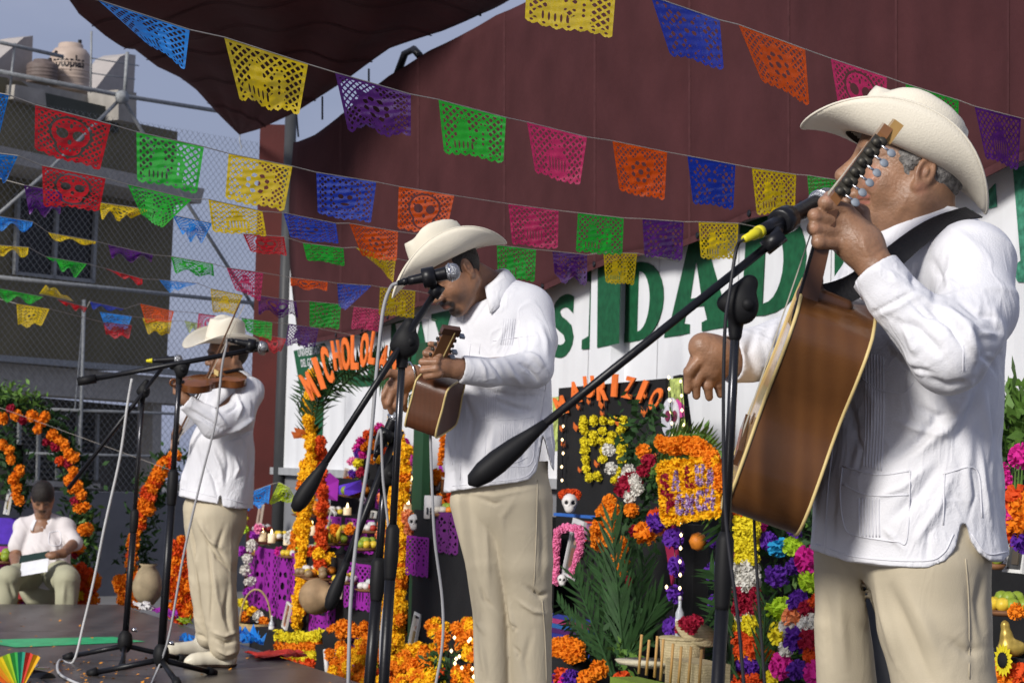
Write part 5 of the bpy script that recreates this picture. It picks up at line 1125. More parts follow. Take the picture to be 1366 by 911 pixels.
C = paint(C, V, [([lpv(.098, .012, .024), lpv(.09, .044, .024)], 1.5, DKH, .8), ([lpv(.1, -.012, .024), lpv(.09, -.044, .024)], 1.5, DKH, .8), ([lpv(.095, .02, .002), lpv(.09, .042, .002)], 1.6, DKH, .8), ([lpv(.095, -.02, .002), lpv(.09, -.042, .002)], 1.6, DKH, .8), ([lpv(.1, -.02, -.065), lpv(.1, .02, -.065)], 1.5, (.13, .04, .03), .8)])
man3 = mk('person', V, Q, M_SKIN, None, True, C); meta(man3, 'violinist in cream hat and white shirt playing with a raised bow', 'person', 'musicians on the stage')
s = Sdf(hv-.16, hv+.16, .0045); s.ell(hv+f*-.016+u*.024, (.102, .082, .098), fv, .01); s.cone(hv+f*.235-u*.02, hv+f*.235, .225, .225, .01, 's'); s.ell(hv+f*.04+u*-.135, (.12, .13, .10), fv, .012, 's')
V, Q = s.mesh(1); mk('hair', V, Q, M_HAIRD, man3, True)
hat(man3, R(300, 457, 0), axes((-.84, -.50, .02), (.05, -.16, 1)), .104, .086, .130, .215, .19, .065, .045, pinch=.6)
s = Sdf(R(205, 700, -.55)*[1, 1, 0]+[0, 0, .80], R(385, 400, .45)*[1, 1, 0]+[0, 0, 1.62], .0058)
s.cone(R(312, 535, .02), R(296, 600, 0), .155, .175, .03, fl=fx3); s.cone(R(296, 600, 0), R(284, 700, 0), .185, .225, .03, fl=(Fv, .85))
s.cone(R(318, 512, .0), R(332, 522, -.12), .06, .07, .05); s.cone(R(312, 512, .02), R(292, 520, .15), .055, .06, .05)
s.chain([R(332, 524, -.13), R(318, 556, -.24), R(284, 566, -.31)], [.075, .078, .066], .03); s.cone(R(284, 566, -.31), R(240, 529, -.345), .062, .044, .02); s.cuff(R(248, 536, -.34), R(284, 566, -.31), .046, .036)
s.chain([R(292, 522, .16), R(246, 556, .06), R(228, 580, -.04)], [.062, .055, .046], .03); s.cuff(R(235, 572, -.01), R(246, 556, .06), .046, .036)
s.cut_px([180, 215, 222, 250, 280, 291, 294, 297, 326, 345, 400], [655, 657, 657, 664, 671, 673, 660, 675, 680, 682, 684])
FO3 = [([(250, 545), (275, 560), (300, 575)], 4, -.014), ([(262, 535), (285, 548), (305, 570)], 3, .014), ([(300, 580), (325, 566), (342, 556)], 3, .018), ([(296, 590), (325, 580), (345, 570)], 3, -.014), ([(318, 572), (324, 586), (330, 600)], 2, .012), ([(300, 590), (304, 620), (300, 650)], 4, -.010), ([(280, 590), (295, 625), (298, 650)], 4, .012), ([(260, 590), (268, 630), (262, 660)], 5, -.008),
 ([(310, 600), (318, 625), (312, 640)], 3, .010), ([(240, 600), (245, 640), (236, 655)], 5, .008), ([(330, 590), (336, 620), (328, 660)], 4, -.008), ([(314, 520), (322, 545), (316, 560)], 3, .012), ([(336, 530), (340, 545), (336, 560)], 4, -.008), ([(270, 610), (285, 640), (292, 668)], 3, -.01), ([(322, 530), (312, 545), (300, 552)], 3, -.012)]
sh3 = cloth_obj('shirt', s, M_CLOTH, man3, FO3, .0022, 31); T = surf(sh3)
for pts in [[(224, 648), (260, 656), (292, 664)], [(298, 664), (330, 672)], [(300, 560), (302, 620), (294, 670)]]: seam('seam', T, pts, .0022, M_CLOTH2, sh3, .0006)
collar(sh3, R(312, 512, .02), (-.8, -.5, -.35), (.0, -.05, 1), .062, .072, .042, .55)
s = Sdf([R(222, 700, 0)[0], Y0-.35, 0.02], [R(355, 700, 0)[0], Y0+.38, 1.0], .0065)
s.cone(R(294, 640, 0), R(292, 690, 0), .165, .165, .03, fl=(Fv, .82)); s.chain([R(288, 690, -.06), R(291, 770, -.08), R(299, 862, -.06)], [.125, .095, .080], .03); s.chain([R(272, 680, .04), R(272, 770, .06), R(279, 848, .10)], [.110, .078, .066], .006)
FT3 = [([(250, 690), (262, 750), (268, 820)], 4, .010), ([(262, 690), (280, 720), (300, 735)], 4, .012), ([(270, 710), (290, 745), (312, 765)], 3, -.012), ([(300, 700), (290, 730), (306, 760)], 4, -.010), ([(285, 760), (290, 800), (300, 830)], 4, .010), ([(305, 780), (300, 820), (310, 850)], 4, -.012), ([(284, 850), (300, 858), (316, 854)], 3, -.014), ([(282, 842), (300, 848), (318, 842)], 3, .012), ([(262, 845), (275, 852)], 3, -.012), ([(288, 866), (302, 872), (318, 868)], 3, .012), ([(274, 700), (282, 780), (280, 850)], 3, -.008)]
cloth_obj('trousers', s, M_TROU, man3, FT3, .0026, 41)
for x, y, d in [(303, 890, -.05), (272, 876, .12)]:
    q = onz(x, y); q[2] = .045; s = Sdf(q-[.36, .2, .06], q+[.12, .14, .12], .006); s.cone(q+[-.02, 0, 0], q+[-.16, -.07, -.006], .046, .034, .02); s.cone(q+[-.14, -.06, -.008], q+[-.185, -.08, -.016], .034, .024, .02); s.cone(q+[0, 0, .0], q+[0, 0, .07], .05, .05, .02); V, Q = s.mesh(1); V[:, 2] = np.maximum(V[:, 2], .014); sh_ = mk('shoe', V, Q, M_SHOE, man3, True); V2_ = V.copy(); c0_ = V.mean(0); V2_ = (V2_-c0_)*1.03+c0_; V2_[:, 2] = np.clip(V[:, 2]-.012, .003, .018); mk('sole', V2_, Q, mat('brown_sole', (.05, .03, .02), .6), sh_, True)
# violin and bow
vb, vt, vs = R(322, 501, -.16), R(270, 511, -.30), R(236, 511, -.37)
AX = unit(vt-vb); Lv = np.linalg.norm(vt-vb); GV = unit(np.cross([0, 0, 1.], AX)+np.array([0, 0, -.35])); GV = unit(GV-AX*(GV@AX)); GN = unit(np.cross(AX, GV))
if GN[2] < 0: GN = -GN
vio = thing('violin', (vb+vt)/2, 'brown violin tucked under the violinist\'s chin', 'violin')
Lv = .355; pv = [(0, 0), (.02, .06), (.08, .09), (.18, .104), (.28, .10), (.34, .082), (.38, .058), (.48, .054), (.58, .056), (.62, .074), (.70, .082), (.82, .078), (.92, .06), (.98, .03), (1, 0)]
rv = pv+[(t, -w_) for t, w_ in pv[-2:0:-1]]; NR = len(rv)
def vp(t, w_, n_): return vb+AX*t*Lv+GV*w_+GN*n_
M_VIO = mat('violin_varnish', (.16, .055, .016), .22, .3, 12, coat=.6)
mk('side', [vp(t, w_*.97, n_) for n_ in (-.018, .018) for t, w_ in rv], [(i, (i+1) % NR, (i+1) % NR+NR, i+NR) for i in range(NR)], M_VIO, vio, True)
for nm, n_, sg_ in (('top_board', .018, 1), ('back_board', -.018, -1)):
    V = [vp(t, w_, n_) for t, w_ in rv]+[vp(t*.8+.1, w_*.6, n_+.011*sg_) for t, w_ in rv]; mk(nm, V, [(i, (i+1) % NR, (i+1) % NR+NR, i+NR) for i in range(NR)]+[tuple(range(NR, 2*NR))], M_VIO, vio, True)
MB().tube([vp(.95, 0, .02), vs], [.014, .011], 8).build('neck', M_BLACK, vio, True)
MB().tube([vs+GN*(.02*math.cos(a))*(1-a/14)+unit(vs-vt)*(.02+.02*math.sin(a))*(1-a/14) for a in np.linspace(-1.5, 8, 20)], .006, 6).build('scroll', M_VIO, vio, True)
for k, g in enumerate((1, -1, 1, -1)): MB().tube([vs-AX*.02*k, vs-AX*.02*k+GV*.035*g], [.004, .006], 6).build('tuning_peg', M_BLACK, vio)
MB().box(vp(.42, 0, .038), AX*.002, GV*.02, GN*.016).build('bridge', M_BIND, vio); MB().box(vp(.15, 0, .036), AX*.05, GV*.012, GN*.003).build('tailpiece', M_BLACK, vio)
for g in (1, -1): MB().tube([vp(.35+.02*k, g*(.03+.006*math.sin(k)), .031) for k in range(8)], .0018, 4).build('sound_hole', M_BLACK, vio)
bow = thing('violin_bow', R(270, 510, -.36), 'thin violin bow rising in front of the violinist\'s face', 'bow')
b0, b1 = R(231, 592, -.13), R(320, 404, -.50)
MB().tube([b0, (b0+b1)/2+np.array([.01, 0, 0]), b1], [.0055, .005, .004], 6).build('stick', mat('bow_wood', (.13, .06, .03), .4), bow)
MB().tube([b0+np.array([.012, 0, -.012]), b1+np.array([.022, 0, -.010])], .0028, 4).build('horsehair', mat('horsehair', (.45, .40, .33), .6), bow); MB().box(b0+np.array([.02, 0, .02]), (.010, 0, 0), (0, .008, 0), (0, 0, .025)).build('frog', M_BLACK, bow)
# ---------------------------------------------------------------- seated man beyond the stage
Y0 = 17.0
fs_ = axes((.15, -.81, -.56), (.08, -.53, .84)); hs_ = R(57, 664, -.05)
s = Sdf(R(-50, 860, -.9)*[1, 1, 0]+[0, 0, ZG], R(165, 600, .4)*[1, 1, 0]+[0, 0, 1.0], .0085)
head_sdf(s, hs_, fs_, 1.0, 1.1, 1.15); s.cone(R(57, 678), R(58, 700, .05), .06, .07, .03); s.cone(R(58, 710, .05), R(60, 780, .05), .13, .15, .03)
s.chain([R(86, 706, 0), R(99, 724, -.08), R(84, 738, -.32), R(72, 740, -.38)], [.05, .042, .034, .03], .02); s.ell(R(69, 741, -.4), (.05, .04, .03))
s.chain([R(31, 706, 0), R(20, 742, -.08), R(22, 758, -.30), R(28, 762, -.36)], [.05, .042, .034, .03], .02)
for k in range(4): s.cone(R(28, 758+k*3, -.40), R(38, 757+k*3, -.42), .011, .009, .006)
V, Q = s.mesh(1); C = np.tile(SKIN_B*.95, (len(V), 1)); f, l, u = fs_
def lps(a, b_, d): q = hs_+f*a+l*b_+u*d; return tuple(proj(q[None])[0])
C = paint(C, V, [([lps(.1, -.02, -.052), lps(.1, .02, -.052)], 1.8, DKH, .8), ([lps(.09, .02, .004), lps(.09, .04, .004)], 1.4, DKH, .8), ([lps(.09, -.02, .004), lps(.09, -.04, .004)], 1.4, DKH, .8), ([lps(.095, -.04, .026), lps(.095, .04, .026)], 1.2, DKH, .6)])
man4 = mk('person', V, Q, M_SKIN, None, True, C); meta(man4, 'bareheaded man in short sleeved white shirt sitting and reading a paper', 'person')
s = Sdf(hs_-.17, hs_+.17, .006); s.ell(hs_+f*-.004+u*.034, (.104, .084, .102), fs_, .01); s.ell(hs_+f*.10+u*-.10, (.06, .13, .13), fs_, .012, 's'); s.ell(hs_+f*.0+u*-.14, (.14, .14, .10), fs_, .012, 's'); V, Q = s.mesh(1); mk('hair', V, Q, M_HAIRD, man4, True)
M_CL4 = mat('pinkish_white_cotton', (.62, .58, .58), .8, .05, 9, .1, 300)
s = Sdf(R(-50, 860, -.9)*[1, 1, 0]+[0, 0, ZG], R(165, 600, .45)*[1, 1, 0]+[0, 0, .9], .008)
s.cone(R(59, 712, .04), R(60, 742, -.0), .155, .18, .03, fl=((0, 1, 0), .75)); s.cone(R(60, 742, 0), R(62, 775, -.02), .18, .19, .03, fl=((0, 1, 0), .85)); s.cone(R(60, 698, .05), R(88, 703, .02), .06, .075, .04); s.cone(R(58, 698, .05), R(30, 703, .02), .06, .075, .04)
s.cone(R(86, 706, .0), R(99, 724, -.07), .062, .064, .02); s.cone(R(31, 706, .0), R(22, 728, -.05), .062, .064, .02); s.cone(R(57, 676, -.1), R(58, 700, .0), .062, .05, .01, 's'); s.cone(R(57, 690, -.2), R(58, 712, -.2), .05, .02, .01, 's')
s.cut_px([-60, 20, 60, 100, 200], [770, 776, 786, 782, 780])
sh4 = cloth_obj('shirt', s, M_CL4, man4, [([(40, 720), (50, 740), (45, 765)], 4, -.01), ([(70, 715), (75, 740), (70, 770)], 4, .01), ([(60, 750), (60, 775)], 3, -.008), ([(86, 712), (90, 725)], 3, -.008)], .003, 51)
collar(sh4, R(57, 694, .02), (.1, -1, -.4), (0, -.1, 1), .07, .085, .035, .6); T = surf(sh4)
seam('pocket_seam', T, [(66, 710), (66, 726), (80, 726), (80, 709), (66, 710)], .004, M_CLOTH2, sh4, .001)
s = Sdf(R(-60, 860, -.95)*[1, 1, 0]+[0, 0, ZG], R(165, 600, .45)*[1, 1, 0]+[0, 0, .5], .009)
s.cone(R(60, 772, .0), R(60, 780, 0), .19, .19, .03, fl=((0, 1, 0), .8)); s.chain([R(78, 768, -.1), R(90, 772, -.50), R(86, 838, -.48)], [.115, .09, .075], .03); s.chain([R(42, 768, -.1), R(12, 770, -.48), R(4, 840, -.44)], [.115, .09, .075], .03)
cloth_obj('trousers', s, M_SEAT, man4, [([(10, 775), (20, 800)], 4, -.012), ([(86, 775), (84, 810)], 4, .012)], .004, 61)
for x, d in ((86, -.55), (4, -.52)):
    q = R(x, 845, d); q[2] = ZG+.045; s = Sdf(q-[.12, .3, .05], q+[.12, .12, .1], .009); s.cone(q, q+[0, -.16, -.005], .046, .036, .02); V, Q = s.mesh(1); mk('shoe', V, Q, M_BLACK, man4, True)
q = R(46, 755, -.45); pp = MB().box(q, unit(R(64, 750, -.45)-R(30, 756, -.45))*.10, unit(R(48, 741, -.38)-R(45, 768, -.5))*.07, (0, .003, 0)); meta(pp.build('paper_sheet', mat('paper', (.66, .67, .70), .7)), 'white printed sheet held by the seated man', 'paper')
q = R(46, 743, -.40); meta(MB().box(q, unit(R(64, 740, -.42)-R(30, 746, -.42))*.105, (0, .02, .022), (0, .006, -.006)).build('folder', mat('dark_green_card', (.012, .03, .025), .5)), 'dark green folder behind the white sheet', 'folder')
st = thing('stool', R(60, 810, .05)*[1, 1, 0]+[0, 0, ZG], 'low black stool under the seated man', 'stool')
q = R(60, 786, .02); MB().lathe(q+[0, 0, -.17], (0, 0, 1), [(.16, 0), (.18, .01), (.18, .03), (.16, .04)], 20).build('seat', M_BLACK, st, True)
for a in range(4): MB().tube([q+[.12*math.cos(a*1.57+.8), .12*math.sin(a*1.57+.8), -.16], np.array([q[0]+.17*math.cos(a*1.57+.8), q[1]+.17*math.sin(a*1.57+.8), ZG])], .012, 6).build('leg', M_BLACK, st)
# ================================================================== microphones and stands
M_YEL = mat('yellow_plastic', (.62, .55, .02), .4); M_GRILL = mat('microphone_grille', (.36, .37, .39), .35, .5, 260, .6, 300, metal=.8)
M_CABG = mat('grey_cable', (.30, .30, .31), .5); M_CABK = mat('black_cable', (.02, .02, .024), .45)
def mic(a, b_, r, lab, plug=None, scale=1.):
    a, b_ = np.asarray(a, float), np.asarray(b_, float); u = unit(b_-a); L = np.linalg.norm(b_-a)
    t = thing('microphone', (a+b_)/2, lab, 'microphone', 'microphones on the stage')
    MB().lathe(a, u, [(.001, 0), (r*.62, .002), (r*.66, L*.12), (r*.7, L*.2), (r*.95, L*.72), (r*.98, L*.76), (.001, L*.77)], 20).build('body', M_BLACK, t, True)
    MB().lathe(a+u*L*.75, u, [(r*1.0, 0), (r*1.16, L*.02), (r*1.28, L*.07), (r*1.22, L*.15), (r*.95, L*.22), (r*.5, L*.255), (.001, L*.265)], 22).build('grille', M_GRILL, t, True)
    MB().lathe(a+u*L*.80, u, [(r*1.25, 0), (r*1.34, .001), (r*1.34, .005), (r*1.25, .006)], 22).build('ring', M_CHROME, t, True)
    MB().lathe(a-u*L*.20, u, [(.001, 0), (r*.35, .001), (r*.42, L*.10), (r*.52, L*.11), (r*.52, L*.21)], 16).build('plug', M_YEL if plug == 'y' else M_BLACK, t, True)
    if plug == 'y': MB().lathe(a-u*L*.03, u, [(r*.54, 0), (r*.62, .001), (r*.62, L*.04), (r*.54, L*.045)], 16).build('yellow_ring', M_YEL, t, True)
    return t, a-u*L*.2
def mstand(Y, top, foot_dx, boom, clutch, lab, rp=.009, legs=None, hubz=.14, cw=.022, mount=.028, legr=.011):
    # top: px of boom mount; the pole runs down to the floor
    tp = P(*top, Y); ft = np.array([tp[0]+foot_dx, tp[1], 0]); c0, c1 = tp+(ft-tp)*clutch[0], tp+(ft-tp)*clutch[1]
    t = thing('microphone_stand', ft, lab, 'microphone stand', 'microphone stands on the stage')
    MB().tube([tp, c0], rp, 12).build('upper_tube', mat('dark_steel', (.05, .05, .055), .25, .1, 30, metal=.8), t, True)
    hub = ft+np.array([0, 0, hubz])
    MB().tube([c1, hub], rp*1.45, 12).build('lower_tube', M_BLACK, t, True)
    MB().lathe(c0-(ft-tp)*.0, unit(ft-tp), [(rp*1.2, -.015), (rp*1.9, 0), (rp*2.0, np.linalg.norm(c1-c0)*.6), (rp*1.6, np.linalg.norm(c1-c0)), (rp*1.4, np.linalg.norm(c1-c0)+.01)], 14).build('clutch', M_RUB, t, True)
    MB().lathe(hub-[0, 0, .06], (0, 0, 1), [(.006, -.03), (.022, -.02), (.034, .0), (.040, .03), (.034, .065), (.018, .085), (.012, .09)], 16).build('hub', M_RUB, t, True)
    MB().tube([hub+[.03, 0, .03], hub+[.06, 0, .03]], [.008, .012], 8).build('knob', M_CHROME, t, True)
    for k in range(3):
        an = (legs or 0)+k*2.094; e = ft+np.array([.34*math.cos(an), .34*math.sin(an), .012])
        lg = MB().tube([hub-[0, 0, .05], e], legr, 8).build('leg', M_BLACK, t, True); MB().tube([e-unit(e-hub)*.03, e+unit(e-hub)*.02], legr*1.5, 8).build('rubber_foot', M_RUB, lg, True)
    a, b_ = boom; a3, b3 = P(a[0], a[1], Y-.03+a[2]), P(b_[0], b_[1], Y-.03+b_[2]); u = unit(b3-a3)
    bm = MB().tube([a3, b3], rp*.95, 10).build('boom', M_BLACK, t, True)
    if cw: MB().lathe(a3, u, [(.002, -.005), (cw*.65, .004), (cw*.95, .03), (cw, .06), (cw*.85, .10), (cw*.55, .14), (rp, .17)], 16).build('counterweight', M_RUB, bm, True)
    MB().tube([b3-u*.02, b3+u*.02], rp*1.8, 10).build('boom_tip', M_BLACK, bm, True)
    m3 = tp; s = Sdf(m3-.09, m3+.09, .004); q = m3+u*0
    s.cone(q+[0, -.01, .012]-u*mount*1.1, q+[0, -.01, .012]+u*mount*1.0, mount*.55, mount*.6, .01); s.ell(q+[mount*.35, -.02, -.012], (mount*1.05, mount*.75, mount*1.25), None, .02); s.cone(q, q+unit(ft-tp)*mount*2.4, mount*.7, mount*.45, .01)
    V, Q = s.mesh(1); mk('boom_mount', V, Q, M_RUB, t, True)
    MB().lathe(q+[mount*.6, -.03-mount*.3, -.01], (0, -1, 0), [(.001, -.01), (mount*.45, -.008), (mount*.42, .004), (.001, .006)], 12).build('wing_knob', M_RUB, t, True)
    return t
def cable(pts, r, m, lab):
    return meta(MB().tube(spline(pts, 6), r, 6).build('cable', m, None, True), lab, 'cable', 'microphone cables')
def clip(parent, p, u, r): MB().lathe(p-u*.02, u, [(r*1.15, 0), (r*1.45, .002), (r*1.45, .038), (r*1.15, .04)], 16).build('clip', M_BLACK, parent, True)
Yr = 4.12
st1 = mstand(Yr, (983, 400), -.035, ((628, 644, 0), (1032, 322, 0)), (.315, .40), 'tall black boom stand in front of the big guitar', .0085, 1.2, cw=.022, mount=.027)
a, b_ = P(1014, 309, Yr-.02), P(1112, 262, Yr+.24); clip(st1, P(1046, 294, Yr+.06), unit(b_-a), .0175); MB().tube([P(1032, 322, Yr-.03), P(1040, 298, Yr+.05)], .011, 8).build('clip_arm', M_BLACK, st1, True)
m_, e_ = mic(a, b_, .0190, 'black microphone with yellow tail plug, nearest the large guitar', 'y')
cable([e_, P(983, 330, Yr-.04), P(974, 385, Yr-.05), P(967, 440, Yr-.05), P(965, 560, Yr-.04), P(968, 690, Yr-.04), P(985, 830, Yr-.05), P(996, 960, Yr-.05)], .0036, M_CABK, 'black cable running down the tall stand in front of the big guitar')
cable([P(1006, 684, 4.5), P(1007, 720, 4.5), P(1012, 800, 4.5), P(1020, 911, 4.5), P(1024, 990, 4.5)], .0034, M_CABK, 'black cable hanging from the bottom of the big guitar')
Yc = 6.9
st2 = mstand(Yc, (538, 452), -.035, ((393, 680, 0), (582, 388, 0)), (.40, .50), 'black boom stand before the singer with bowed head', .011, .3, cw=.026, mount=.036)
a, b_ = P(544, 375, Yc-.05), P(613, 361, Yc-.05); clip(st2, P(572, 370, Yc-.05), unit(b_-a), .021); MB().tube([P(582, 388, Yc-.03), P(573, 371, Yc-.05)], .014, 8).build('clip_arm', M_BLACK, st2, True)
m_, e_ = mic(a, b_, .0215, 'black microphone with silver head before the bowed singer\'s face')
cable([e_, P(521, 384, Yc-.03), P(511, 415, Yc-.03), P(503, 490, Yc-.03), P(493, 600, Yc-.03), P(478, 700, Yc-.03), P(468, 800, Yc-.03), P(464, 930, Yc-.03)], .0058, M_CABG, 'grey cable hanging left of the singer\'s boom stand')
Yi = 7.8
st3 = mstand(Yi, (514, 628), -.04, ((438, 812, 0), (528, 580, 0)), (.3, .42), 'short black boom stand behind the singer\'s stand', .0135, 1.0, cw=.024, mount=.032)
a, b_ = P(505, 600, Yi-.05), P(531, 548, Yi-.05); m_, e_ = mic(a, b_, .020, 'black microphone aimed at the tiny guitar'); clip(st3, P(515, 580, Yi-.05), unit(b_-a), .020)
cable([e_, P(500, 612, Yi), P(502, 590, Yi-.08), P(508, 575, Yi-.1), P(511, 640, Yi-.1), P(520, 740, Yi-.1), P(508, 850, Yi-.1), P(510, 930, Yi-.1)], .0048, M_CABG, 'grey cable looping beside the short boom stand')
cable([P(574, 574, 7.3), P(576, 640, 7.3), P(580, 720, 7.3), P(590, 800, 7.3), P(590, 860, 7.3), P(578, 930, 7.3)], .0052, M_CABG, 'grey cable hanging from the tiny guitar')
Ya = 11.0
st4 = mstand(Ya, (240, 490), -.04, ((106, 509, 0), (352, 464, 0)), (.34, .44), 'black boom stand nearest the violinist', .0135, .9, cw=0, mount=.032, legr=.014)
MB().tube([P(104, 509, Ya-.03), P(128, 505, Ya-.03)], .022, 10).build('counterweight', M_RUB, st4, True)
a, b_ = P(312, 455, Ya-.06), P(356, 464, Ya-.06); m_, e_ = mic(a, b_, .022, 'black microphone in front of the violinist\'s face'); clip(st4, P(335, 461, Ya-.06), unit(b_-a), .022)
cable([e_, P(302, 462, Ya-.05), P(296, 490, Ya-.05), P(288, 560, Ya-.05), P(268, 640, Ya-.05), P(245, 740, Ya-.05), P(225, 850, Ya-.05), onz(205, 905, .01), onz(190, 935, .01)], .0062, M_CABG, 'grey cable sweeping down in front of the violinist')
Yb = 11.75
st5 = mstand(Yb, (191, 519), -.045, ((91, 652, 0), (224, 481, 0)), (.45, .52), 'slim black boom stand left of the violinist, boom tipped steeply', .0115, 2.75, cw=0, mount=.028, legr=.013)
a, b_ = P(203, 481, Yb-.06), P(243, 479, Yb-.06); m_, e_ = mic(a, b_, .020, 'small black microphone with yellow plug left of the violin', 'y')
cable([P(176, 505, Yb-.05), P(170, 540, Yb-.05), P(160, 610, Yb-.05), P(140, 700, Yb-.05), P(126, 770, Yb-.05), P(112, 830, Yb-.05), onz(98, 882, .01), onz(80, 880, .01), onz(78, 896, .01), onz(96, 908, .01), onz(140, 925, .01)], .0070, mat('pale_cable', (.45, .45, .45), .5), 'pale grey cable curving down onto the stage left of the stands')
# ================================================================== flowers, leaves and offerings
def ballflower(nm, m, n=64, petal=.42, seed=1):
    r_ = random.Random(seed); b = MB()
    for i in range(n):
        z = 1-2*(i+.5)/n; a = i*2.39996; s_ = math.sqrt(1-z*z); d = np.array([s_*math.cos(a), s_*math.sin(a), z]); d = unit(d+np.array([r_.uniform(-.15, .15) for _ in range(3)]))
        t = unit(np.cross(d, [r_.uniform(-1, 1) for _ in range(3)])); e = np.cross(d, t); R_ = r_.uniform(.86, 1.1)
        b.add([d*.55-t*petal*.3, d*.55+t*petal*.3, d*R_+t*petal*.55+e*.10, d*R_*1.02+e*.18, d*R_-t*petal*.55+e*.10], [(0, 1, 2, 3, 4)])
    ic = [(0, 0, 1)]+[(math.cos(k*1.2566)*.894, math.sin(k*1.2566)*.894, .447) for k in range(5)]+[(math.cos(k*1.2566+.628)*.894, math.sin(k*1.2566+.628)*.894, -.447) for k in range(5)]+[(0, 0, -1)]
    b.add([np.array(v)*.80 for v in ic], [(0, 1+k, 1+(k+1) % 5) for k in range(5)]+[(1+k, 6+k, 1+(k+1) % 5) for k in range(5)]+[(1+(k+1) % 5, 6+k, 6+(k+1) % 5) for k in range(5)]+[(11, 6+(k+1) % 5, 6+k) for k in range(5)])
    return protomesh(nm, b.v, b.f, m, False)
FLC = {'O': (.78, .22, .006), 'Y': (.90, .50, .008), 'L': (.74, .62, .02), 'R': (.66, .075, .01), 'C': (.30, .006, .03), 'M': (.62, .02, .28), 'P': (.10, .02, .30), 'W': (.68, .66, .60), 'G': (.42, .62, .03), 'B': (.02, .30, .55), 'K': (.80, .22, .42), 'V': (.33, .03, .40), 'S': (.80, .26, .10)}
FLN = {'O': 'orange', 'Y': 'golden', 'L': 'yellow', 'R': 'red-orange', 'C': 'crimson', 'M': 'magenta', 'P': 'deep purple', 'W': 'white', 'G': 'lime green', 'B': 'turquoise', 'K': 'pink', 'V': 'violet', 'S': 'salmon'}
BALL = {k: [ballflower('marigold', mat('petal_'+k, c, .75, .22, 40, trans=.15), 64, .42, i) for i in range(2)] for k, c in FLC.items()}
fr = random.Random(5)
def flower(parent, q, r, k, nm='marigold'):
    return inst(nm, BALL[k][fr.randrange(2)], parent, q, (fr.uniform(0, 6), fr.uniform(0, 6), fr.uniform(0, 6)), tuple(r*fr.uniform(.78, 1.18) for _ in range(3)))
def along(pts, step):   # px polyline -> evenly spaced px points
    out = []; P_ = np.array(pts, float); seg = np.linalg.norm(P_[1:]-P_[:-1], axis=1); tot = seg.sum(); n = max(1, int(tot/step)); c = np.concatenate([[0], np.cumsum(seg)])
    for t in np.linspace(0, tot, n+1): out.append((np.interp(t, c, P_[:, 0]), np.interp(t, c, P_[:, 1])))
    return out
M_LEAF = mat('dark_leaf', (.022, .060, .016), .68, .45, 14, spec=.25, trans=.12); M_LEAFL = mat('bright_leaf', (.10, .20, .035), .5, .4, 14, trans=.2); M_STEM = mat('stem', (.05, .09, .025), .6)
def leafclump(name, pts3, rad_, n, m, parent, ln=.05, up=.3):
    b = MB()
    for i in range(n):
        c = pts3[fr.randrange(len(pts3))]+np.array([fr.gauss(0, rad_*.5) for _ in range(3)]); d = unit([fr.uniform(-1, 1), fr.uniform(-1, 1), fr.uniform(-1, 1)+up]); t = unit(np.cross(d, [fr.uniform(-1, 1) for _ in range(3)])); L = ln*fr.uniform(.6, 1.3); w_ = L*.22
        b.add([c, c+d*L*.45+t*w_, c+d*L, c+d*L*.45-t*w_], [(0, 1, 2, 3)])
    o = b.build(name, m, parent); 
    if parent is not None: o['kind'] = 'stuff'
    return o
def frond(name, a, b_, n, ln, m, parent, sag=.0, spread=.5):
    a, b_ = np.asarray(a, float), np.asarray(b_, float); pts = [a+(b_-a)*t+np.array([0, 0, sag*math.sin(t*math.pi)]) for t in np.linspace(0, 1, 9)]
    b = MB().tube(pts, [.007]*5+[.005, .004, .003, .002], 5)
    side = unit(np.cross(b_-a, [.1, 1, .1]))
    for i in range(n):
        t = .12+.88*i/n; c = a+(b_-a)*t+np.array([0, 0, sag*math.sin(t*math.pi)]); u = unit(b_-a)
        for g in (1, -1):
            d = unit(u*(1.0)+side*g*spread*fr.uniform(.8, 1.2)+np.array([0, fr.uniform(-.25, .25), fr.uniform(-.12, .05)])); L = ln*(1-.45*abs(t-.4)*1.6)*fr.uniform(.85, 1.1); w_ = unit(np.cross(d, [0, 1, .3]))*ln*.035
            b.add([c-w_*.6, c+d*L*.5+w_*-1, c+d*L, c+d*L*.5+w_, c+w_*.6], [(0, 1, 2, 3, 4)])
    return b.build(name, m, parent)
M_BLK = mat('black_cloth', (.010, .010, .011), .9, .3, 6, .2, 60); M_PUR = mat('purple_tissue', (.30, .02, .33), .7, .15, 8, trans=.2)
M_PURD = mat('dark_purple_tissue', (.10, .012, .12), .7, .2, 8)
M_GLOW = mat('candle_flame', (1, .8, .4), .5, 0, 5, emit=(1, .75, .35, 6)); M_WAX = mat('wax', (.70, .62, .45), .5, emit=(1, .6, .25, .25))
M_BULB = mat('fairy_bulb', (1, .8, .5), .5, 0, 5, emit=(1, .72, .38, 3))
M_GLASS = mat('amber_glass', (.10, .035, .012), .15, .2, 20, coat=.5)
def wbox2(name, pa, pb, d0, d1, z0, z1, m, parent=None):   # box along the wall between two px columns
    s0 = (W(pa, 700, d1)-A0)@WD; s1 = (W(pb, 700, d1)-A0)@WD
    return wbox(name, s0, s1, d0, d1, z0, z1, m, parent)
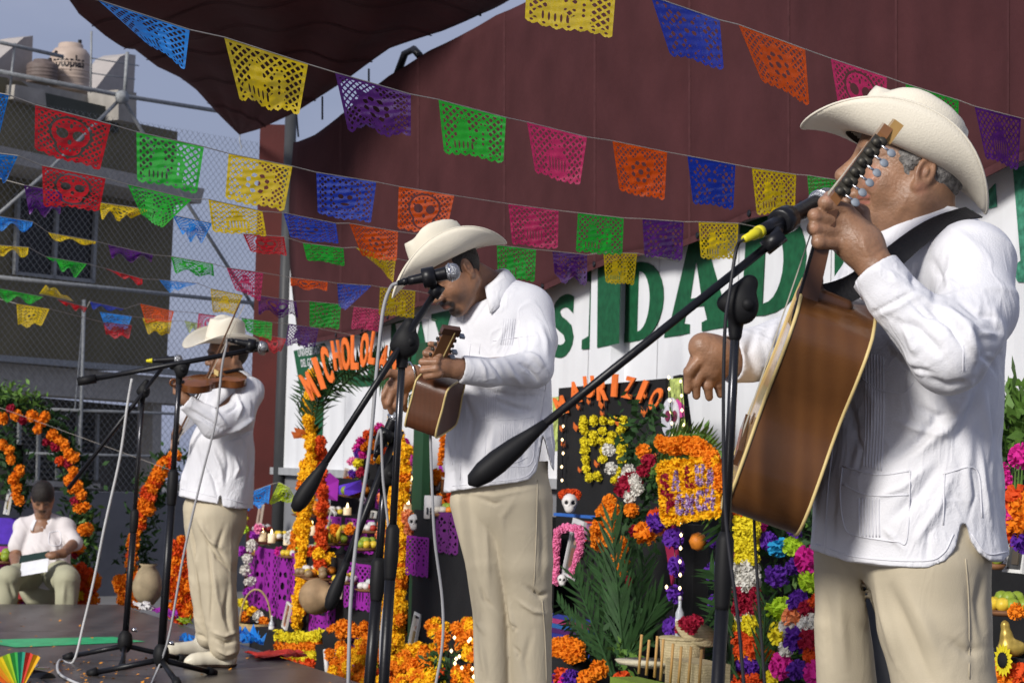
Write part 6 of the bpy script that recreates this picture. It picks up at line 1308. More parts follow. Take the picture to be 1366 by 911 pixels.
# ---- altar with steps behind the flower arch
al1 = thing('altar', W(480, 850, .5), 'stepped altar in black cloth behind the tall orange flower arch', 'altar')
wbox2('step', 440, 615, .06, .35, ZG, .93, M_BLK, al1); wbox2('step', 395, 612, .351, .60, ZG, .68, M_BLK, al1); wbox2('step', 338, 545, .601, .85, ZG, .42, M_BLK, al1); wbox2('step', 345, 520, .851, 1.05, ZG, -.12, M_BLK, al1)
wbox2('side_block', 552, 652, .62, 1.0, ZG, .79, M_BLK, al1)
def pcloth(pa, pb, d, z0, z1, k, m=None, lab=None, grp='purple cut-paper cloths on the altars'):
    s0 = (W(pa, 700, d)-A0)@WD; s1 = (W(pb, 700, d)-A0)@WD; V2, FF = PAT[k]
    out = [wall(s0+(s1-s0)*u_, d+.012+.012*math.sin(u_*13+pa), z1+(z0-z1)*v_) for u_, v_ in V2]
    meta(mk('paper_cloth', out, FF, m or M_PUR, None), lab, 'paper cloth', grp)
for i, (pa, pb, d, z0, z1, k, lab) in enumerate([
 (336, 366, .85, -.06, .41, 4, 'purple paper cloth at the outer left end of the stepped altar'), (367, 398, .85, -.10, .41, 2, 'purple paper cloth hanging just left of the left flower column'), (418, 452, .85, -.14, .30, 3, 'purple paper cloth right of the left flower column, low down'),
 (425, 455, .60, .44, .67, 4, 'purple paper cloth behind the dark bottle'), (462, 500, .60, .43, .67, 1, 'purple paper cloth between the two black stand poles, upper step'), (466, 502, .85, .10, .41, 5, 'purple paper cloth between the stand poles, middle step'), (460, 490, 1.05, -.33, .0, 3, 'purple paper cloth between the stand poles, lowest'),
 (548, 578, 1.0, .40, .64, 1, 'purple paper cloth hanging bright against the black side block'), (582, 612, 1.0, .55, .79, 4, 'darker purple paper cloth beside the singer\'s trousers'), (504, 545, .35, .72, .92, 2, 'purple paper cloth on the highest altar step')]):
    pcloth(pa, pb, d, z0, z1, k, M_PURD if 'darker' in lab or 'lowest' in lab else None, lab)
# arch of marigolds
ar = thing('flower_arch', W(470, 860, .95), 'tall arch of golden and orange marigolds with palm leaves', 'flower arch')
for pts, cols in [([(417, 497), (412, 545), (416, 590), (412, 640), (407, 700), (403, 750), (397, 832)], 'YYYYY'), ([(426, 590), (428, 640), (430, 700), (424, 760), (412, 800)], 'RRORY'), ([(406, 620), (402, 680), (396, 720)], 'YYO')]:
    for x, y in along(pts, 7): flower(ar, W(x+fr.uniform(-3, 3), y, .95+fr.uniform(-.05, .05)), .042, fr.choice(cols))
for pts, cols in [([(526, 560), (524, 640), (521, 720), (518, 800), (516, 862)], 'YYYYY'), ([(540, 600), (538, 680), (536, 760), (532, 862)], 'YYYO'), ([(533, 580), (531, 700), (526, 850)], 'YYYY')]:
    for x, y in along(pts, 9): flower(ar, W(x+fr.uniform(-2, 2), y, .97+fr.uniform(-.04, .04)), .040, fr.choice(cols))
for (x, y) in [(512, 665), (513, 700), (545, 690), (548, 705), (510, 715)]: flower(ar, W(x, y, 1.0), .045, 'S')
for cx_, cy_, rx, ycl, d in [(398, 846, 30, [('L', 0), ('O', 13), ('L', 25), ('R', 34)], .98), (540, 872, 52, [('Y', -8), ('L', 8), ('R', 25), ('L', 40)], .98)]:
    for k, dy in ycl:
        for i in range(-6, 7):
            x = cx_+rx*math.sin(i*.26); flower(ar, W(x+fr.uniform(-1, 1), cy_+dy+4*math.cos(i*.26), d+.10*math.cos(i*.26)), .040 if rx < 40 else .042, k)
wbox2('green_post', 548, 561, .93, .98, ZG, 1.75, mat('green_wood', (.015, .06, .025), .6), ar)
for a_, b2_ in [((420, 560), (440, 480)), ((430, 540), (470, 482)), ((450, 520), (520, 475)), ((424, 530), (500, 468)), ((470, 500), (552, 482)), ((500, 492), (556, 540)), ((412, 600), (420, 520)), ((440, 500), (395, 540))]:
    frond('palm_leaf', W(*a_, .92), W(*b2_, .92), 16, .20, M_LEAF, ar, .03, .9)
for (x, y) in [(402, 578), (406, 573)]: MB().add([W(x, y, 1.0), W(x-14, y-3, 1.02), W(x-10, y+7, 1.0), W(x+2, y+6, .98)], [(0, 1, 2, 3)]).build('butterfly', mat('butterfly_orange', (.55, .12, .02), .6), ar)
M_FOAM = mat('orange_foam', (.80, .17, .03), .7, .1, 30, .1, 90); M_FOAM2 = mat('red_foam', (.70, .10, .03), .7, .1, 30)
def foam(ch, x, y, hgt, wid, rot, d, parent, m=M_FOAM, nm='letter'):
    V, Fa = text2d(ch, .0, .03); lo2, hi2 = V.min(0), V.max(0); out = []; cr_, sr_ = math.cos(rad(rot)), math.sin(rad(rot))
    for g in (0, 1):
        for v in V:
            a = (v[0]-(lo2[0]+hi2[0])/2)/(hi2[0]-lo2[0])*wid; b2_ = (v[1]-(lo2[1]+hi2[1])/2)/(hi2[1]-lo2[1])*hgt
            out.append(W(x+a*cr_-b2_*sr_, y-(a*sr_+b2_*cr_), d)+WN*.009*g)
    k = len(V); ed = {(f[i], f[(i+1) % len(f)]): 1 for f in Fa for i in range(len(f))}
    mk(nm, out, [tuple(f)[::-1] for f in Fa]+[tuple(i+k for i in f) for f in Fa]+[(e[0], e[1], e[1]+k, e[0]+k) for e in ed if (e[1], e[0]) not in ed], m, parent)
sgn = thing('letter_garland', W(470, 475, 1.03), 'orange cut-out letters over the top of the flower arch', 'lettering')
for ch, x, y, h_, w_, r_ in [('M', 414, 515, 38, 13, 28), ('I', 426, 498, 44, 6, 18), ('C', 437, 487, 50, 10, 14), ('H', 450, 474, 40, 10, 8), ('O', 462, 472, 44, 11, 4), ('L', 474, 470, 46, 9, 0), ('O', 487, 467, 46, 10, -4), ('L', 499, 464, 44, 8, -8), ('A', 513, 478, 36, 11, -14), ('N', 527, 478, 42, 11, -14)]: foam(ch, x, y, h_, w_, r_, 1.03, sgn)
ODN = ['topmost', 'second from the top', 'third from the top', 'fourth from the top', 'fifth from the top', 'sixth from the top', 'seventh from the top', 'eighth from the top', 'ninth from the top', 'tenth from the top']
ODL = ['leftmost', 'second from the left', 'third from the left', 'fourth from the left', 'fifth from the left', 'sixth from the left', 'seventh from the left']
def rank_label(lst, i, fmt):   # lst of (x, y, colour key): label by colour and height among the same colour
    same = sorted([j for j in range(len(lst)) if lst[j][2] == lst[i][2]], key=lambda j: lst[j][1]+lst[j][0]*1e-3)
    return fmt.format(FLN[lst[i][2]]) if len(same) == 1 else fmt.format(FLN[lst[i][2]])+', '+ODN[same.index(i)]+' of that colour'
# ---- small offerings
def sit(x, y, d): return W(x, y, d)
def skull(q, r, lab, hair=None):
    t = thing('skull', q, lab, 'skull'); s = Sdf(q-r*1.6, q+r*1.6, r/9); s.ell(q+[0, 0, r*.25], (r*.8, r, r*.8)); s.ell(q+[0, -r*.3, -r*.5], (r*.5, r*.5, r*.45), None, r*.3)
    for g in (1, -1): s.ell(q+[g*r*.33, -r*.8, r*.12], (r*.22, r*.35, r*.22), None, r*.08, 's')
    s.ell(q+[0, -r*.9, -r*.2], (r*.1, r*.2, r*.13), None, r*.05, 's')
    for k in range(-2, 3): s.cone(q+[k*r*.15, -r*.95, -r*.7], q+[k*r*.15, -r*.95, -r*.5], r*.04, r*.04, r*.03, 's')
    V, Q = s.mesh(1); mk('cranium', V, Q, M_WHT, t, True)
    for g in (1, -1): MB().lathe(q+[g*r*.33, -r*.62, r*.12], (0, -1, 0), [(r*.2, 0), (.0005, .001)], 10).build('eye_socket', M_BLK, t)
    if hair:
        for k in range(12): inst('hair_tuft', BALL[hair][0], t, q+np.array([r*.95*math.cos(k*.5-.6)*.9, -.1*r+.2*r*(k % 2), r*.35+abs(r*.85*math.sin(k*.5*.55+.4))]), (k, 0, k), r*.34)
    return t
def candle(q, h, r, lab, m=None):
    t = thing('candle', q, lab, 'candle', 'lit candles on the altars')
    MB().lathe(q, (0, 0, 1), [(r*.9, 0), (r, .004), (r, h*.8), (r*.9, h*.82), (r*.85, h*.7), (.001, h*.7)], 12).build('cup', m or M_WAX, t, True)
    MB().lathe(q+[0, 0, h*.72], (0, 0, 1), [(.001, 0), (r*.3, r*.3), (r*.22, r*.8), (.001, r*1.5)], 8).build('flame', M_GLOW, t, True)
def frame(q, w_, h, lab, lean=.0, col=(.62, .60, .56), pic=(.06, .06, .07), tilt=0.):
    t = thing('picture_frame', q, lab, 'picture'); n_ = unit(WN+np.array([0, 0, .15])); r__ = unit(WD); u_ = unit(np.cross(r__, n_))
    if u_[2] < 0: u_ = -u_
    r2 = r__*math.cos(tilt)+u_*math.sin(tilt); u2 = -r__*math.sin(tilt)+u_*math.cos(tilt); c = q+u2*h/2; m = mat('frame_%d' % int(col[0]*100+col[1]*7), col, .5)
    for a, b2_, hw, hh in [(0, h*.46, w_*.5, h*.04), (0, -h*.46, w_*.5, h*.04), (w_*.455, 0, w_*.045, h*.42), (-w_*.455, 0, w_*.045, h*.42)]: MB().box(c+r2*a+u2*b2_, r2*hw, u2*hh, n_*.008).build('frame_side', m, t)
    MB().box(c-n_*.004, r2*w_*.41, u2*h*.42, n_*.002).build('photo', mat('photo_%d' % int(pic[0]*100+pic[2]*9), pic, .35, .5, 30), t)
    MB().lathe(c+u2*h*.12+n_*.002-n_*.003, n_, [(w_*.10, 0), (w_*.10, .003), (.001, .004)], 12).build('portrait_face', mat('photo_face', (.33, .2, .14), .5), t); MB().box(c-u2*h*.14, r2*w_*.16, u2*h*.16, n_*.003).build('portrait_body', mat('photo_body_%d' % int(pic[1]*50), (pic[0]*.4+.06, pic[1]*.3+.05, .05), .5), t)
    return t
def bottle(q, h, r, lab, m):
    t = thing('bottle', q, lab, 'bottle'); MB().lathe(q, (0, 0, 1), [(r*.9, 0), (r, .003), (r, h*.6), (r*.4, h*.74), (r*.36, h*.97), (.001, h)], 14).build('glass', m, t, True); MB().lathe(q, (0, 0, 1), [(r*1.03, h*.15), (r*1.03, h*.45)], 14).build('label', M_WHT, t, True); MB().lathe(q, (0, 0, 1), [(r*.42, h*.9), (r*.42, h), (.001, h*1.01)], 10).build('cap', M_WHT, t, True)
def fruits(q, cols, r, lab, n=7, wd_=.12):
    t = thing('fruit_plate', q, lab, 'fruit plate'); MB().lathe(q, (0, 0, 1), [(.001, 0), (wd_*.5, .002), (wd_*.75, .02), (wd_*.72, .022), (.001, .012)], 18).build('plate', mat('clay', (.20, .09, .04), .6), t, True)
    for k in range(n):
        a = k*2.4; c = q+np.array([wd_*.45*math.cos(a)*(k > 0), wd_*.30*math.sin(a)*(k > 0), .018+r*.9+(.8*r if k % 3 == 0 else 0)])
        s3 = MB().lathe(c-[0, 0, r], (0, 0, 1), [(.001, .1*r), (r*.6, .25*r), (r*.97, .75*r), (r, 1.1*r), (r*.75, 1.65*r), (r*.25, 1.9*r), (.001, 1.85*r)], 12); s3.build('fruit', mat('fruit_%d' % (cols[k % len(cols)][0]*100), cols[k % len(cols)], .4, .25, 30), t, True)
GRN, YEL, ORG, REDF = (.22, .30, .03), (.62, .45, .04), (.70, .22, .02), (.35, .03, .02)
for x, y, d, lab in [(350, 722, .75, 'lit candle at the far left end of the altar shelf'), (362, 724, .75, 'lit candle second from the left end of the shelf'), (383, 727, .75, 'lit candle just left of the left flower column'), (416, 714, .7, 'lit candle between flower column and dark bottle'), (548, 655, .8, 'small lit candle beside the green post'), (564, 653, .8, 'lit candle in the middle of the brown glasses'), (587, 653, .8, 'lit candle nearest the singer\'s shirt tail'), (544, 688, .95, 'lit candle under the white mug'), (463, 690, .5, 'lit candle beside the stand pole on the upper step')]:
    candle(W(x, y, d), .085, .028, lab)
for x, y, lab in [(353, 748, 'clear glass'), (368, 750, 'cup')]: pass
bottle(W(428, 762, .75), .19, .022, 'dark bottle with white label before the purple cloth', mat('dark_glass', (.012, .02, .014), .15, coat=.5))
bottle(W(455, 722, .55), .14, .02, 'small dark bottle beside the bananas', mat('dark_glass', (.012, .02, .014), .15)); bottle(W(362, 846, 1.0), .13, .02, 'small clear bottle low before the left purple cloth', mat('clear_plastic', (.4, .42, .45), .2))
frame(W(437, 715, .62), .12, .19, 'white framed portrait leaning near the bananas', tilt=-.25, col=(.55, .55, .52)); frame(W(379, 838, .98), .11, .18, 'white framed photo standing low beside the left flower column', tilt=-.15, pic=(.25, .08, .03)); frame(W(495, 705, .55), .09, .12, 'little white framed photo behind the short boom stand', col=(.6, .6, .55))
frame(W(548, 868, 1.03), .11, .22, 'pale framed photo against the foot of the black side block', tilt=-.1, pic=(.4, .35, .3), col=(.65, .65, .6)); frame(W(583, 668, .85), .08, .14, 'leaning framed photo among the brown glasses', tilt=-.4)
fruits(W(447, 728, .72), [YEL, GRN], .032, 'plate of bananas and limes on the middle altar step', 8, .16); fruits(W(488, 735, .8), [GRN, GRN, YEL], .028, 'plate of green limes between the stand poles', 8, .13); fruits(W(430, 775, .95), [(.25, .17, .09), ORG], .03, 'shallow clay dish before the black pot', 5, .2)
fruits(W(475, 664, .45), [REDF, GRN, ORG], .035, 'plate of red and green fruit on the upper step', 8, .17); fruits(W(410, 690, .7), [YEL, ORG], .04, 'plate of oranges behind the left flower column', 6, .16); fruits(W(350, 742, .8), [GRN, YEL, (.5, .5, .5)], .026, 'plate of small fruit at the left end of the shelf', 7, .14)
MIX = [[(.62, .05, .25), YEL, (.6, .58, .55)], [(.5, .25, .1), (.6, .58, .5), REDF], [GRN, (.55, .50, .42), ORG], [(.6, .58, .55), (.25, .02, .3), YEL]]
for i, (x, y, d, lab) in enumerate([(372, 722, .65, 'plate of mixed sweets between the candles and the flower column'), (350, 712, .4, 'plate of mixed sweets behind the far left candles'), (424, 655, .3, 'plate of mixed sweets left of the violet bow'), (444, 690, .5, 'plate of mixed sweets beside the white framed portrait'), (470, 712, .62, 'plate of mixed sweets above the purple cloth between the poles'), (497, 712, .62, 'plate of mixed sweets just behind the short stand'), (425, 738, .7, 'plate of mixed sweets above the dark bottle'),
 (500, 660, .3, 'plate of mixed sweets on the highest step by the marigold column'), (460, 780, .95, 'plate of mixed sweets right of the clay pot'), (495, 790, .95, 'plate of mixed sweets at the foot of the marigold column'), (598, 690, .95, 'plate of mixed sweets at the right end of the side block'), (410, 770, .98, 'plate of mixed sweets behind the left flower column, low down'), (390, 745, .85, 'plate of mixed sweets left of the left flower column')]):
    fruits(W(x, y, d), MIX[i % 4], .024, lab, 9, .14)
for x, y, d, t_, lab in [(345, 700, .3, .1, 'upright photo in a pale frame at the far left of the altar'), (458, 655, .25, -.1, 'photo in a pale frame under the violet bow'), (420, 640, .1, .05, 'tall photo in a pale frame beside the left flower column'), (474, 655, .2, .1, 'photo in a pale frame left of the short boom stand'), (405, 720, .6, 0, 'photo in a pale frame behind the marigold column'), (450, 800, 1.0, .2, 'photo in a pale frame low under the middle step')]: frame(W(x, y, d), .12, .17, lab, tilt=t_, pic=(.16, .10, .09), col=(.50, .40, .33))
# banana bunch, pot, mug, bread
bn = thing('bananas', W(440, 722, .80), 'bunch of bananas on the middle step', 'bananas')
for k in range(5):
    c = W(433+k*5, 722, .82); MB().tube([c+np.array([0, 0, .0])+WD*(.01*k-.03), c+WN*.02+[0, 0, .05]+WD*(.006*k), c+WD*.01*(k-2)+[0, 0, .10]], [.008, .016, .007], 8).build('banana', mat('banana_skin', (.62, .48, .05), .5, .2, 30), bn, True)
pt = thing('clay_pot', W(424, 795, 1.0), 'round clay pot lying open beside the left flower column', 'pot'); pq = W(424, 795, 1.0)
MB().lathe(pq-np.array([.10, 0, 0]), unit(np.array([.9, -.45, 0])), [(.001, 0), (.07, .015), (.11, .06), (.12, .11), (.10, .17), (.06, .20), (.085, .22), (.08, .225), (.05, .205), (.045, .10), (.001, .08)], 24).build('body', mat('tan_clay', (.30, .20, .11), .7, .25, 14), pt, True)
mg = thing('mug', W(577, 690, .97), 'white mug with black painted marks on the altar edge', 'mug'); q = W(577, 692, .97); MB().lathe(q, (0, 0, 1), [(.045, 0), (.05, .004), (.05, .13), (.046, .132), (.044, .02), (.001, .015)], 20).build('cup', M_WHT, mg, True)
for k in range(4): MB().box(q+np.array([-.03+.02*k, -.052, .045]), (.004, 0, 0), (0, .003, 0), (0, 0, .02)).build('mark', M_BLACK, mg)
skull(W(553, 697, 1.0), .048, 'small pale sugar skull by the green post'); skull(W(484, 668, .5), .03, 'tiny sugar skull behind the short boom stand')
LS = [(556, 706, 'O', .045), (577, 688, 'G', .03), (590, 668, 'O', .05), (604, 668, 'R', .05), (583, 636, 'O', .05), (575, 640, 'O', .04), (571, 702, 'O', .05), (585, 704, 'O', .045), (467, 706, 'O', .04), (447, 706, 'O', .04), (415, 735, 'R', .04), (432, 782, 'R', .045), (425, 776, 'O', .04), (440, 745, 'Y', .045), (372, 735, 'M', .035), (346, 733, 'M', .03), (390, 732, 'O', .04), (402, 727, 'G', .04), (388, 716, 'W', .05)]
for i, (x, y, k, r) in enumerate(LS):
    o = inst('marigold', BALL[k][i % 2], None, W(x, y, .85), (i, i*2, 0), r); meta(o, rank_label(LS, i, '{} flower head on the stepped altar'), 'flower', 'loose flower heads on the stepped altar')
# brown glasses row
for i, x in enumerate([556, 570, 582, 596]):
    q = W(x, 660, .84); t = meta(MB().lathe(q, (0, 0, 1), [(.03, 0), (.036, .01), (.034, .09), (.030, .09), (.028, .02), (.001, .015)], 14).build('glass_jar', M_GLASS, None, True), 'brown glass jar on the black side block, '+ODL[i], 'jar', 'brown glass jars in a row')
# wreath with pompoms in the middle distance
wr = thing('flower_wreath', W(500, 610, .25), 'dark wreath edged with pink and orange pompoms behind the short stand', 'wreath')
for x, y, k in [(489, 580, 'R'), (481, 588, 'M'), (487, 596, 'O'), (477, 597, 'M'), (478, 604, 'P'), (484, 606, 'M'), (470, 615, 'K'), (478, 618, 'L'), (499, 574, 'R'), (506, 570, 'M'), (512, 576, 'O'), (470, 632, 'P'), (482, 630, 'C'), (464, 642, 'R'), (477, 645, 'G'), (497, 612, 'O'), (503, 598, 'O'), (505, 612, 'Y'), (514, 602, 'R'), (495, 590, 'O'), (468, 640, 'O'), (540, 592, 'M'), (545, 610, 'M'), (544, 622, 'V'), (548, 600, 'K'), (546, 606, 'M')]: flower(wr, W(x, y, .30), .036, k, 'pompom')
px_poly('wreath_panel', [(478, 640), (482, 590), (500, 572), (520, 575), (520, 650)], .22, M_BLK, wr, .02); MB().lathe(W(547, 612, .28), WN, [(.001, 0), (.07, .004), (.085, .02), (.03, .03), (.001, .03)], 16).build('pink_rosette', mat('rosette', (.55, .04, .30), .7), wr, True)
for pts, lab, m in [([(404, 655), (440, 630), (452, 640), (450, 668), (428, 664)], 'violet tissue bow on the top step', M_PUR), ([(450, 648), (482, 640), (484, 655), (462, 662), (448, 660)], 'blue violet tissue bow on the top step', mat('violet_tissue', (.10, .03, .5), .7)), ([(586, 612), (596, 640), (600, 665), (588, 668), (584, 640)], 'violet tissue strip beside the singer\'s shirt', M_PUR)]:
    A = [W(x, y, .5+.04*(i % 2)) for i, (x, y) in enumerate(pts)]; c = sum(A)/len(A)+WN*.03; o = mk('tissue_bow', A+[c], [(i, (i+1) % len(A), len(A)) for i in range(len(A))], m, None); meta(o, lab, 'tissue bow')
hd = thing('hanging_garland', W(592, 600, .9), 'thin orange garland hanging beside the singer\'s shirt', 'garland')
for x, y in along([(591, 575), (590, 600), (587, 618)], 6): flower(hd, W(x, y, .9), .02, 'O', 'petal_knot')
# ---- carpet of marigolds before the altar
cp = thing('marigold_bank', W(560, 890, 1.3), 'bank of orange marigolds with small lights at the foot of the altar', 'flowers')
for i in range(190):
    x = fr.uniform(440, 640); y = fr.uniform(858, 915)
    if x > 575: y = fr.uniform(830, 915)
    if 575 < x < 606 and y > 868: continue
    flower(cp, W(x, y, 1.18+.004*(y-830)+fr.uniform(-.03, .03)), .034, fr.choice('OOYYO'))
for k in range(14): x, y = fr.uniform(600, 640), fr.uniform(845, 905); MB().lathe(W(x, y, 1.36+.004*(y-830)), (0, 0, 1), [(.001, -.010), (.008, 0), (.001, .010)], 8).build('light', M_BULB, cp, True)
leafclump('leaves', [W(592, 885, 1.4), W(585, 900, 1.4), W(598, 898, 1.4)], .10, 160, M_LEAF, cp, .04)
dm = thing('dark_urn', W(452, 860, 1.1), 'dark pot of orange marigolds before the altar', 'pot'); MB().lathe(W(452, 880, 1.1), (0, 0, 1), [(.06, 0), (.10, .08), (.11, .16), (.08, .19)], 16).build('body', M_BLK, dm, True)
for x, y in [(458, 834), (466, 836), (486, 836), (474, 842), (490, 850), (456, 845), (445, 842)]: flower(dm, W(x, y, 1.15), .042, 'O')
for i, x in enumerate([437, 449, 455, 463]):
    q0, q1 = W(x, 905, 1.25), W(x-3, 866+i*2, 1.25); meta(MB().tube([q0, q1], .014, 8).build('white_candle', M_WHT, None, True), 'slim unlit white candle at the stage edge, '+ODL[i], 'candle', 'slim white candles at the stage edge')
# papers on the stage edge and floor
def crumple(pts, m, lab, h=.05, z=.004, n=10):
    c = [onz(x, y, z) for x, y in pts]; V = []; FF = []
    for j in range(n+1):
        for i in range(n+1):
            u_, v_ = i/n, j/n; q = (c[0]*(1-u_)+c[1]*u_)*(1-v_)+(c[3]*(1-u_)+c[2]*u_)*v_; V.append(q+np.array([fr.uniform(-.02, .02), fr.uniform(-.02, .02), z+abs(fr.gauss(0, h*.5))]))
    FF = [(j*(n+1)+i, j*(n+1)+i+1, (j+1)*(n+1)+i+1, (j+1)*(n+1)+i) for j in range(n) for i in range(n)]
    meta(mk('tissue_paper', V, FF, m, None), lab, 'tissue paper')
crumple([(178, 806), (196, 806), (205, 816), (190, 815)], M_WHT, 'crumpled white tissue at the far corner of the stage', .03); crumple([(200, 812), (228, 818), (240, 828), (214, 822)], M_PUR, 'crumpled violet tissue on the far stage edge', .03); crumple([(236, 826), (252, 828), (256, 834), (240, 833)], FM['lime'], 'crumpled green tissue behind the violinist\'s shoe', .03)
crumple([(238, 852), (275, 848), (272, 858), (246, 860)], FM['sky'], 'crumpled light blue tissue behind the violinist\'s heels', .03); crumple([(318, 846), (340, 850), (352, 862), (318, 860)], FM['sky'], 'crumpled light blue tissue right of the violinist\'s shoes', .06); crumple([(325, 872), (400, 868), (408, 878), (345, 880)], mat('film_r2', (.45, .03, .02), .6), 'shredded red tissue on the stage before the flower column', .02)
# offerings at the left foot: white flowers, basket
lf = thing('flower_bunch', W(342, 745, .95), 'small bunch of white and violet paper flowers left of the altar', 'flowers')
for x, y, k in [(336, 728, 'W'), (330, 745, 'W'), (340, 712, 'V'), (328, 760, 'W'), (325, 705, 'G'), (322, 690, 'L'), (345, 705, 'K'), (334, 775, 'W'), (322, 735, 'V'), (330, 790, 'V'), (324, 805, 'L'), (336, 815, 'Y'), (326, 822, 'O'), (345, 822, 'W'), (352, 830, 'O')]: flower(lf, W(x, y, .95), .042, k)
bk = thing('wicker_basket', W(338, 842, 1.0), 'small straw basket with a tall handle by the stage edge', 'basket'); q = W(340, 850, 1.0); MB().lathe(q, (0, 0, 1), [(.07, 0), (.12, .10), (.11, .10), (.06, .01)], 18).build('body', mat('straw', (.36, .26, .12), .8, .3, 50, .4, 90), bk, True); MB().tube([q+np.array([.11*math.cos(a), 0, .1+.24*math.sin(a)]) for a in np.linspace(0, math.pi, 14)], .008, 6).build('handle', mat('straw', (0, 0, 0)), bk, True)
# ================================================================== altar of the black board
al2 = thing('board_altar', W(820, 800, .4), 'black board altar hung with letters, pompoms and butterflies', 'altar')
px_poly('board', [(752, 518), (895, 505), (897, 705), (748, 712)], .42, M_BLK, al2, .03)
px_poly('curtain', [(905, 502), (914, 500), (926, 590), (926, 700), (912, 710)], .40, M_BLK, al2, .03)
px_poly('side_poster', [(738, 530), (752, 528), (752, 600), (740, 602)], .44, mat('poster_print', (.35, .42, .12), .6, .9, 26), al2, .006)
ps = px_poly('side_poster', [(893, 506), (910, 504), (916, 588), (894, 590)], .46, mat('poster_print', (0, 0, 0)), al2, .006)
px_poly('poster_hat', [(888, 560), (893, 540), (904, 532), (912, 540), (913, 556)], .475, mat('poster_pink', (.5, .05, .25), .6), ps if False else al2, .004); MB().lathe(W(895, 557, .48), WN, [(.10, 0), (.10, .006), (.001, .008)], 18).build('poster_skull', mat('poster_white', (.55, .55, .6), .6, .2, 40), al2)
for dx in (-4, 5): MB().lathe(W(895+dx, 555, .489), WN, [(.028, 0), (.028, .004), (.001, .005)], 12).build('poster_eye', mat('poster_eye', (.16, .02, .06), .6), al2)
for ch, x, y, h_, w_, r_ in [('M', 749, 541, 22, 13, 20), ('A', 768, 523, 25, 14, 10), ('U', 787, 516, 26, 13, 5), ('R', 804, 519, 27, 13, 3), ('I', 821, 514, 27, 7, -4), ('Z', 840, 517, 26, 13, -14), ('I', 858, 522, 27, 7, -22), ('O', 876, 532, 28, 13, -24)]: foam(ch, x, y, h_*1.12, w_, r_, .47, al2)
ypos = [(779+13*i, 561) for i in range(5)]+[(780, 575), (804, 575), (828, 574)]+[(779+12*i, 588) for i in range(5)]+[(780, 601), (781, 613), (782, 625), (805, 601), (804, 612), (829, 600), (830, 612), (786, 637), (797, 635), (824, 628), (822, 640), (778, 567), (832, 567), (780, 594), (830, 594), (792, 580), (816, 580)]
for x, y in ypos: flower(al2, W(x, y, .48), .027, 'L', 'pompom')
def bfly(x, y, s_, parent, d=.47):
    c = W(x, y, d)
    for g in (1, -1): MB().add([c, c+WD*g*s_*1.2+[0, 0, s_]+WN*s_*.4, c+WD*g*s_*1.3+[0, 0, -.1*s_]+WN*s_*.4, c+WD*g*s_*.8-[0, 0, s_*.8]], [(0, 1, 2, 3)]).build('butterfly_wing', mat('butterfly_orange', (.55, .12, .02), .6), parent)
for x, y, s_ in [(773, 543, .02), (787, 536, .02), (805, 540, .03), (805, 552, .02), (827, 563, .03), (771, 570, .03), (862, 528, .02), (751, 572, .022), (753, 593, .022), (830, 590, .02), (775, 627, .02), (798, 619, .025), (862, 550, .03), (877, 608, .025)]: bfly(x, y, s_, al2)
def lights(pts, d, lab, step=14):
    t = thing('fairy_lights', W(*pts[0], d), lab, 'string lights'); MB().tube([W(x, y, d) for x, y in pts], .003, 4).build('wire', M_BLACK, t)
    for x, y in along(pts, step): MB().lathe(W(x+fr.uniform(-1, 1), y, d+.01)-[0, 0, .011], (0, 0, 1), [(.001, 0), (.006, .006), (.006, .012), (.001, .018)], 8).build('bulb', M_BULB, t, True)
lights([(751, 550), (750, 640)], .48, 'string of tiny lights down the left edge of the black board', 18); lights([(892, 503), (896, 560), (893, 625)], .50, 'string of tiny lights along the right edge of the black board', 15)
lights([(908, 508), (913, 585)], .50, 'string of tiny lights beyond the poster', 16); lights([(908, 695), (907, 740), (906, 785), (890, 782)], 1.0, 'string of warm lights hanging under the floral sign', 16)
wbox2('dark_back', 735, 900, .38, .44, ZG, .78, M_BLK, al2); wbox2('dark_post', 908, 926, .42, .5, ZG, .8, M_BLK, al2); wbox2('shelf', 738, 800, .62, .66, .80, .815, mat('blue_paper', (.03, .12, .42), .6), al2)
wbox2('table', 735, 800, .5, .78, ZG, .30, M_BLK, al2); wbox2('foot_box', 735, 800, .79, .95, ZG, -.12, M_BLK, al2)
ser = thing('striped_blanket', W(765, 820, .8), 'striped blue and pink woven blanket over the low table', 'blanket'); sc_ = [(.02, .03, .22), (.30, .03, .12), (.02, .10, .30), (.06, .01, .10), (.02, .03, .22), (.05, .05, .06), (.35, .05, .20), (.02, .06, .30), (.02, .02, .12), (.32, .04, .06)]
for k in range(22):
    c_ = sc_[k % 10]; z1 = .31-k*.024; wbox2('stripe', 734, 794, .782, .790+.003*(k % 2), z1-.0235, z1, mat('yarn_%d' % (k % 10), c_, .9, .2, 60, .4, 120), ser)
skull(W(760, 672, .72), .052, 'painted skull with red flower hair on the blue shelf', 'R')
frame(W(757, 772, .85), .15, .30, 'tall photo ringed with pink flowers above the striped blanket', tilt=-.12, col=(.5, .5, .5), pic=(.10, .09, .08))
pk = thing('pink_wreath', W(757, 740, .88), 'ring of pink blossoms around the tall photo', 'wreath')
for x, y in along([(741, 775), (741, 740), (744, 708), (757, 703), (773, 706), (774, 730), (764, 765)], 5): flower(pk, W(x, y, .89), .022, 'K', 'blossom')
frame(W(784, 722, .7), .13, .10, 'red edged picture beside the pink ringed photo', col=(.55, .05, .03), pic=(.2, .1, .2)); skull(W(750, 774, .92), .030, 'small white skull under the pink ringed photo')
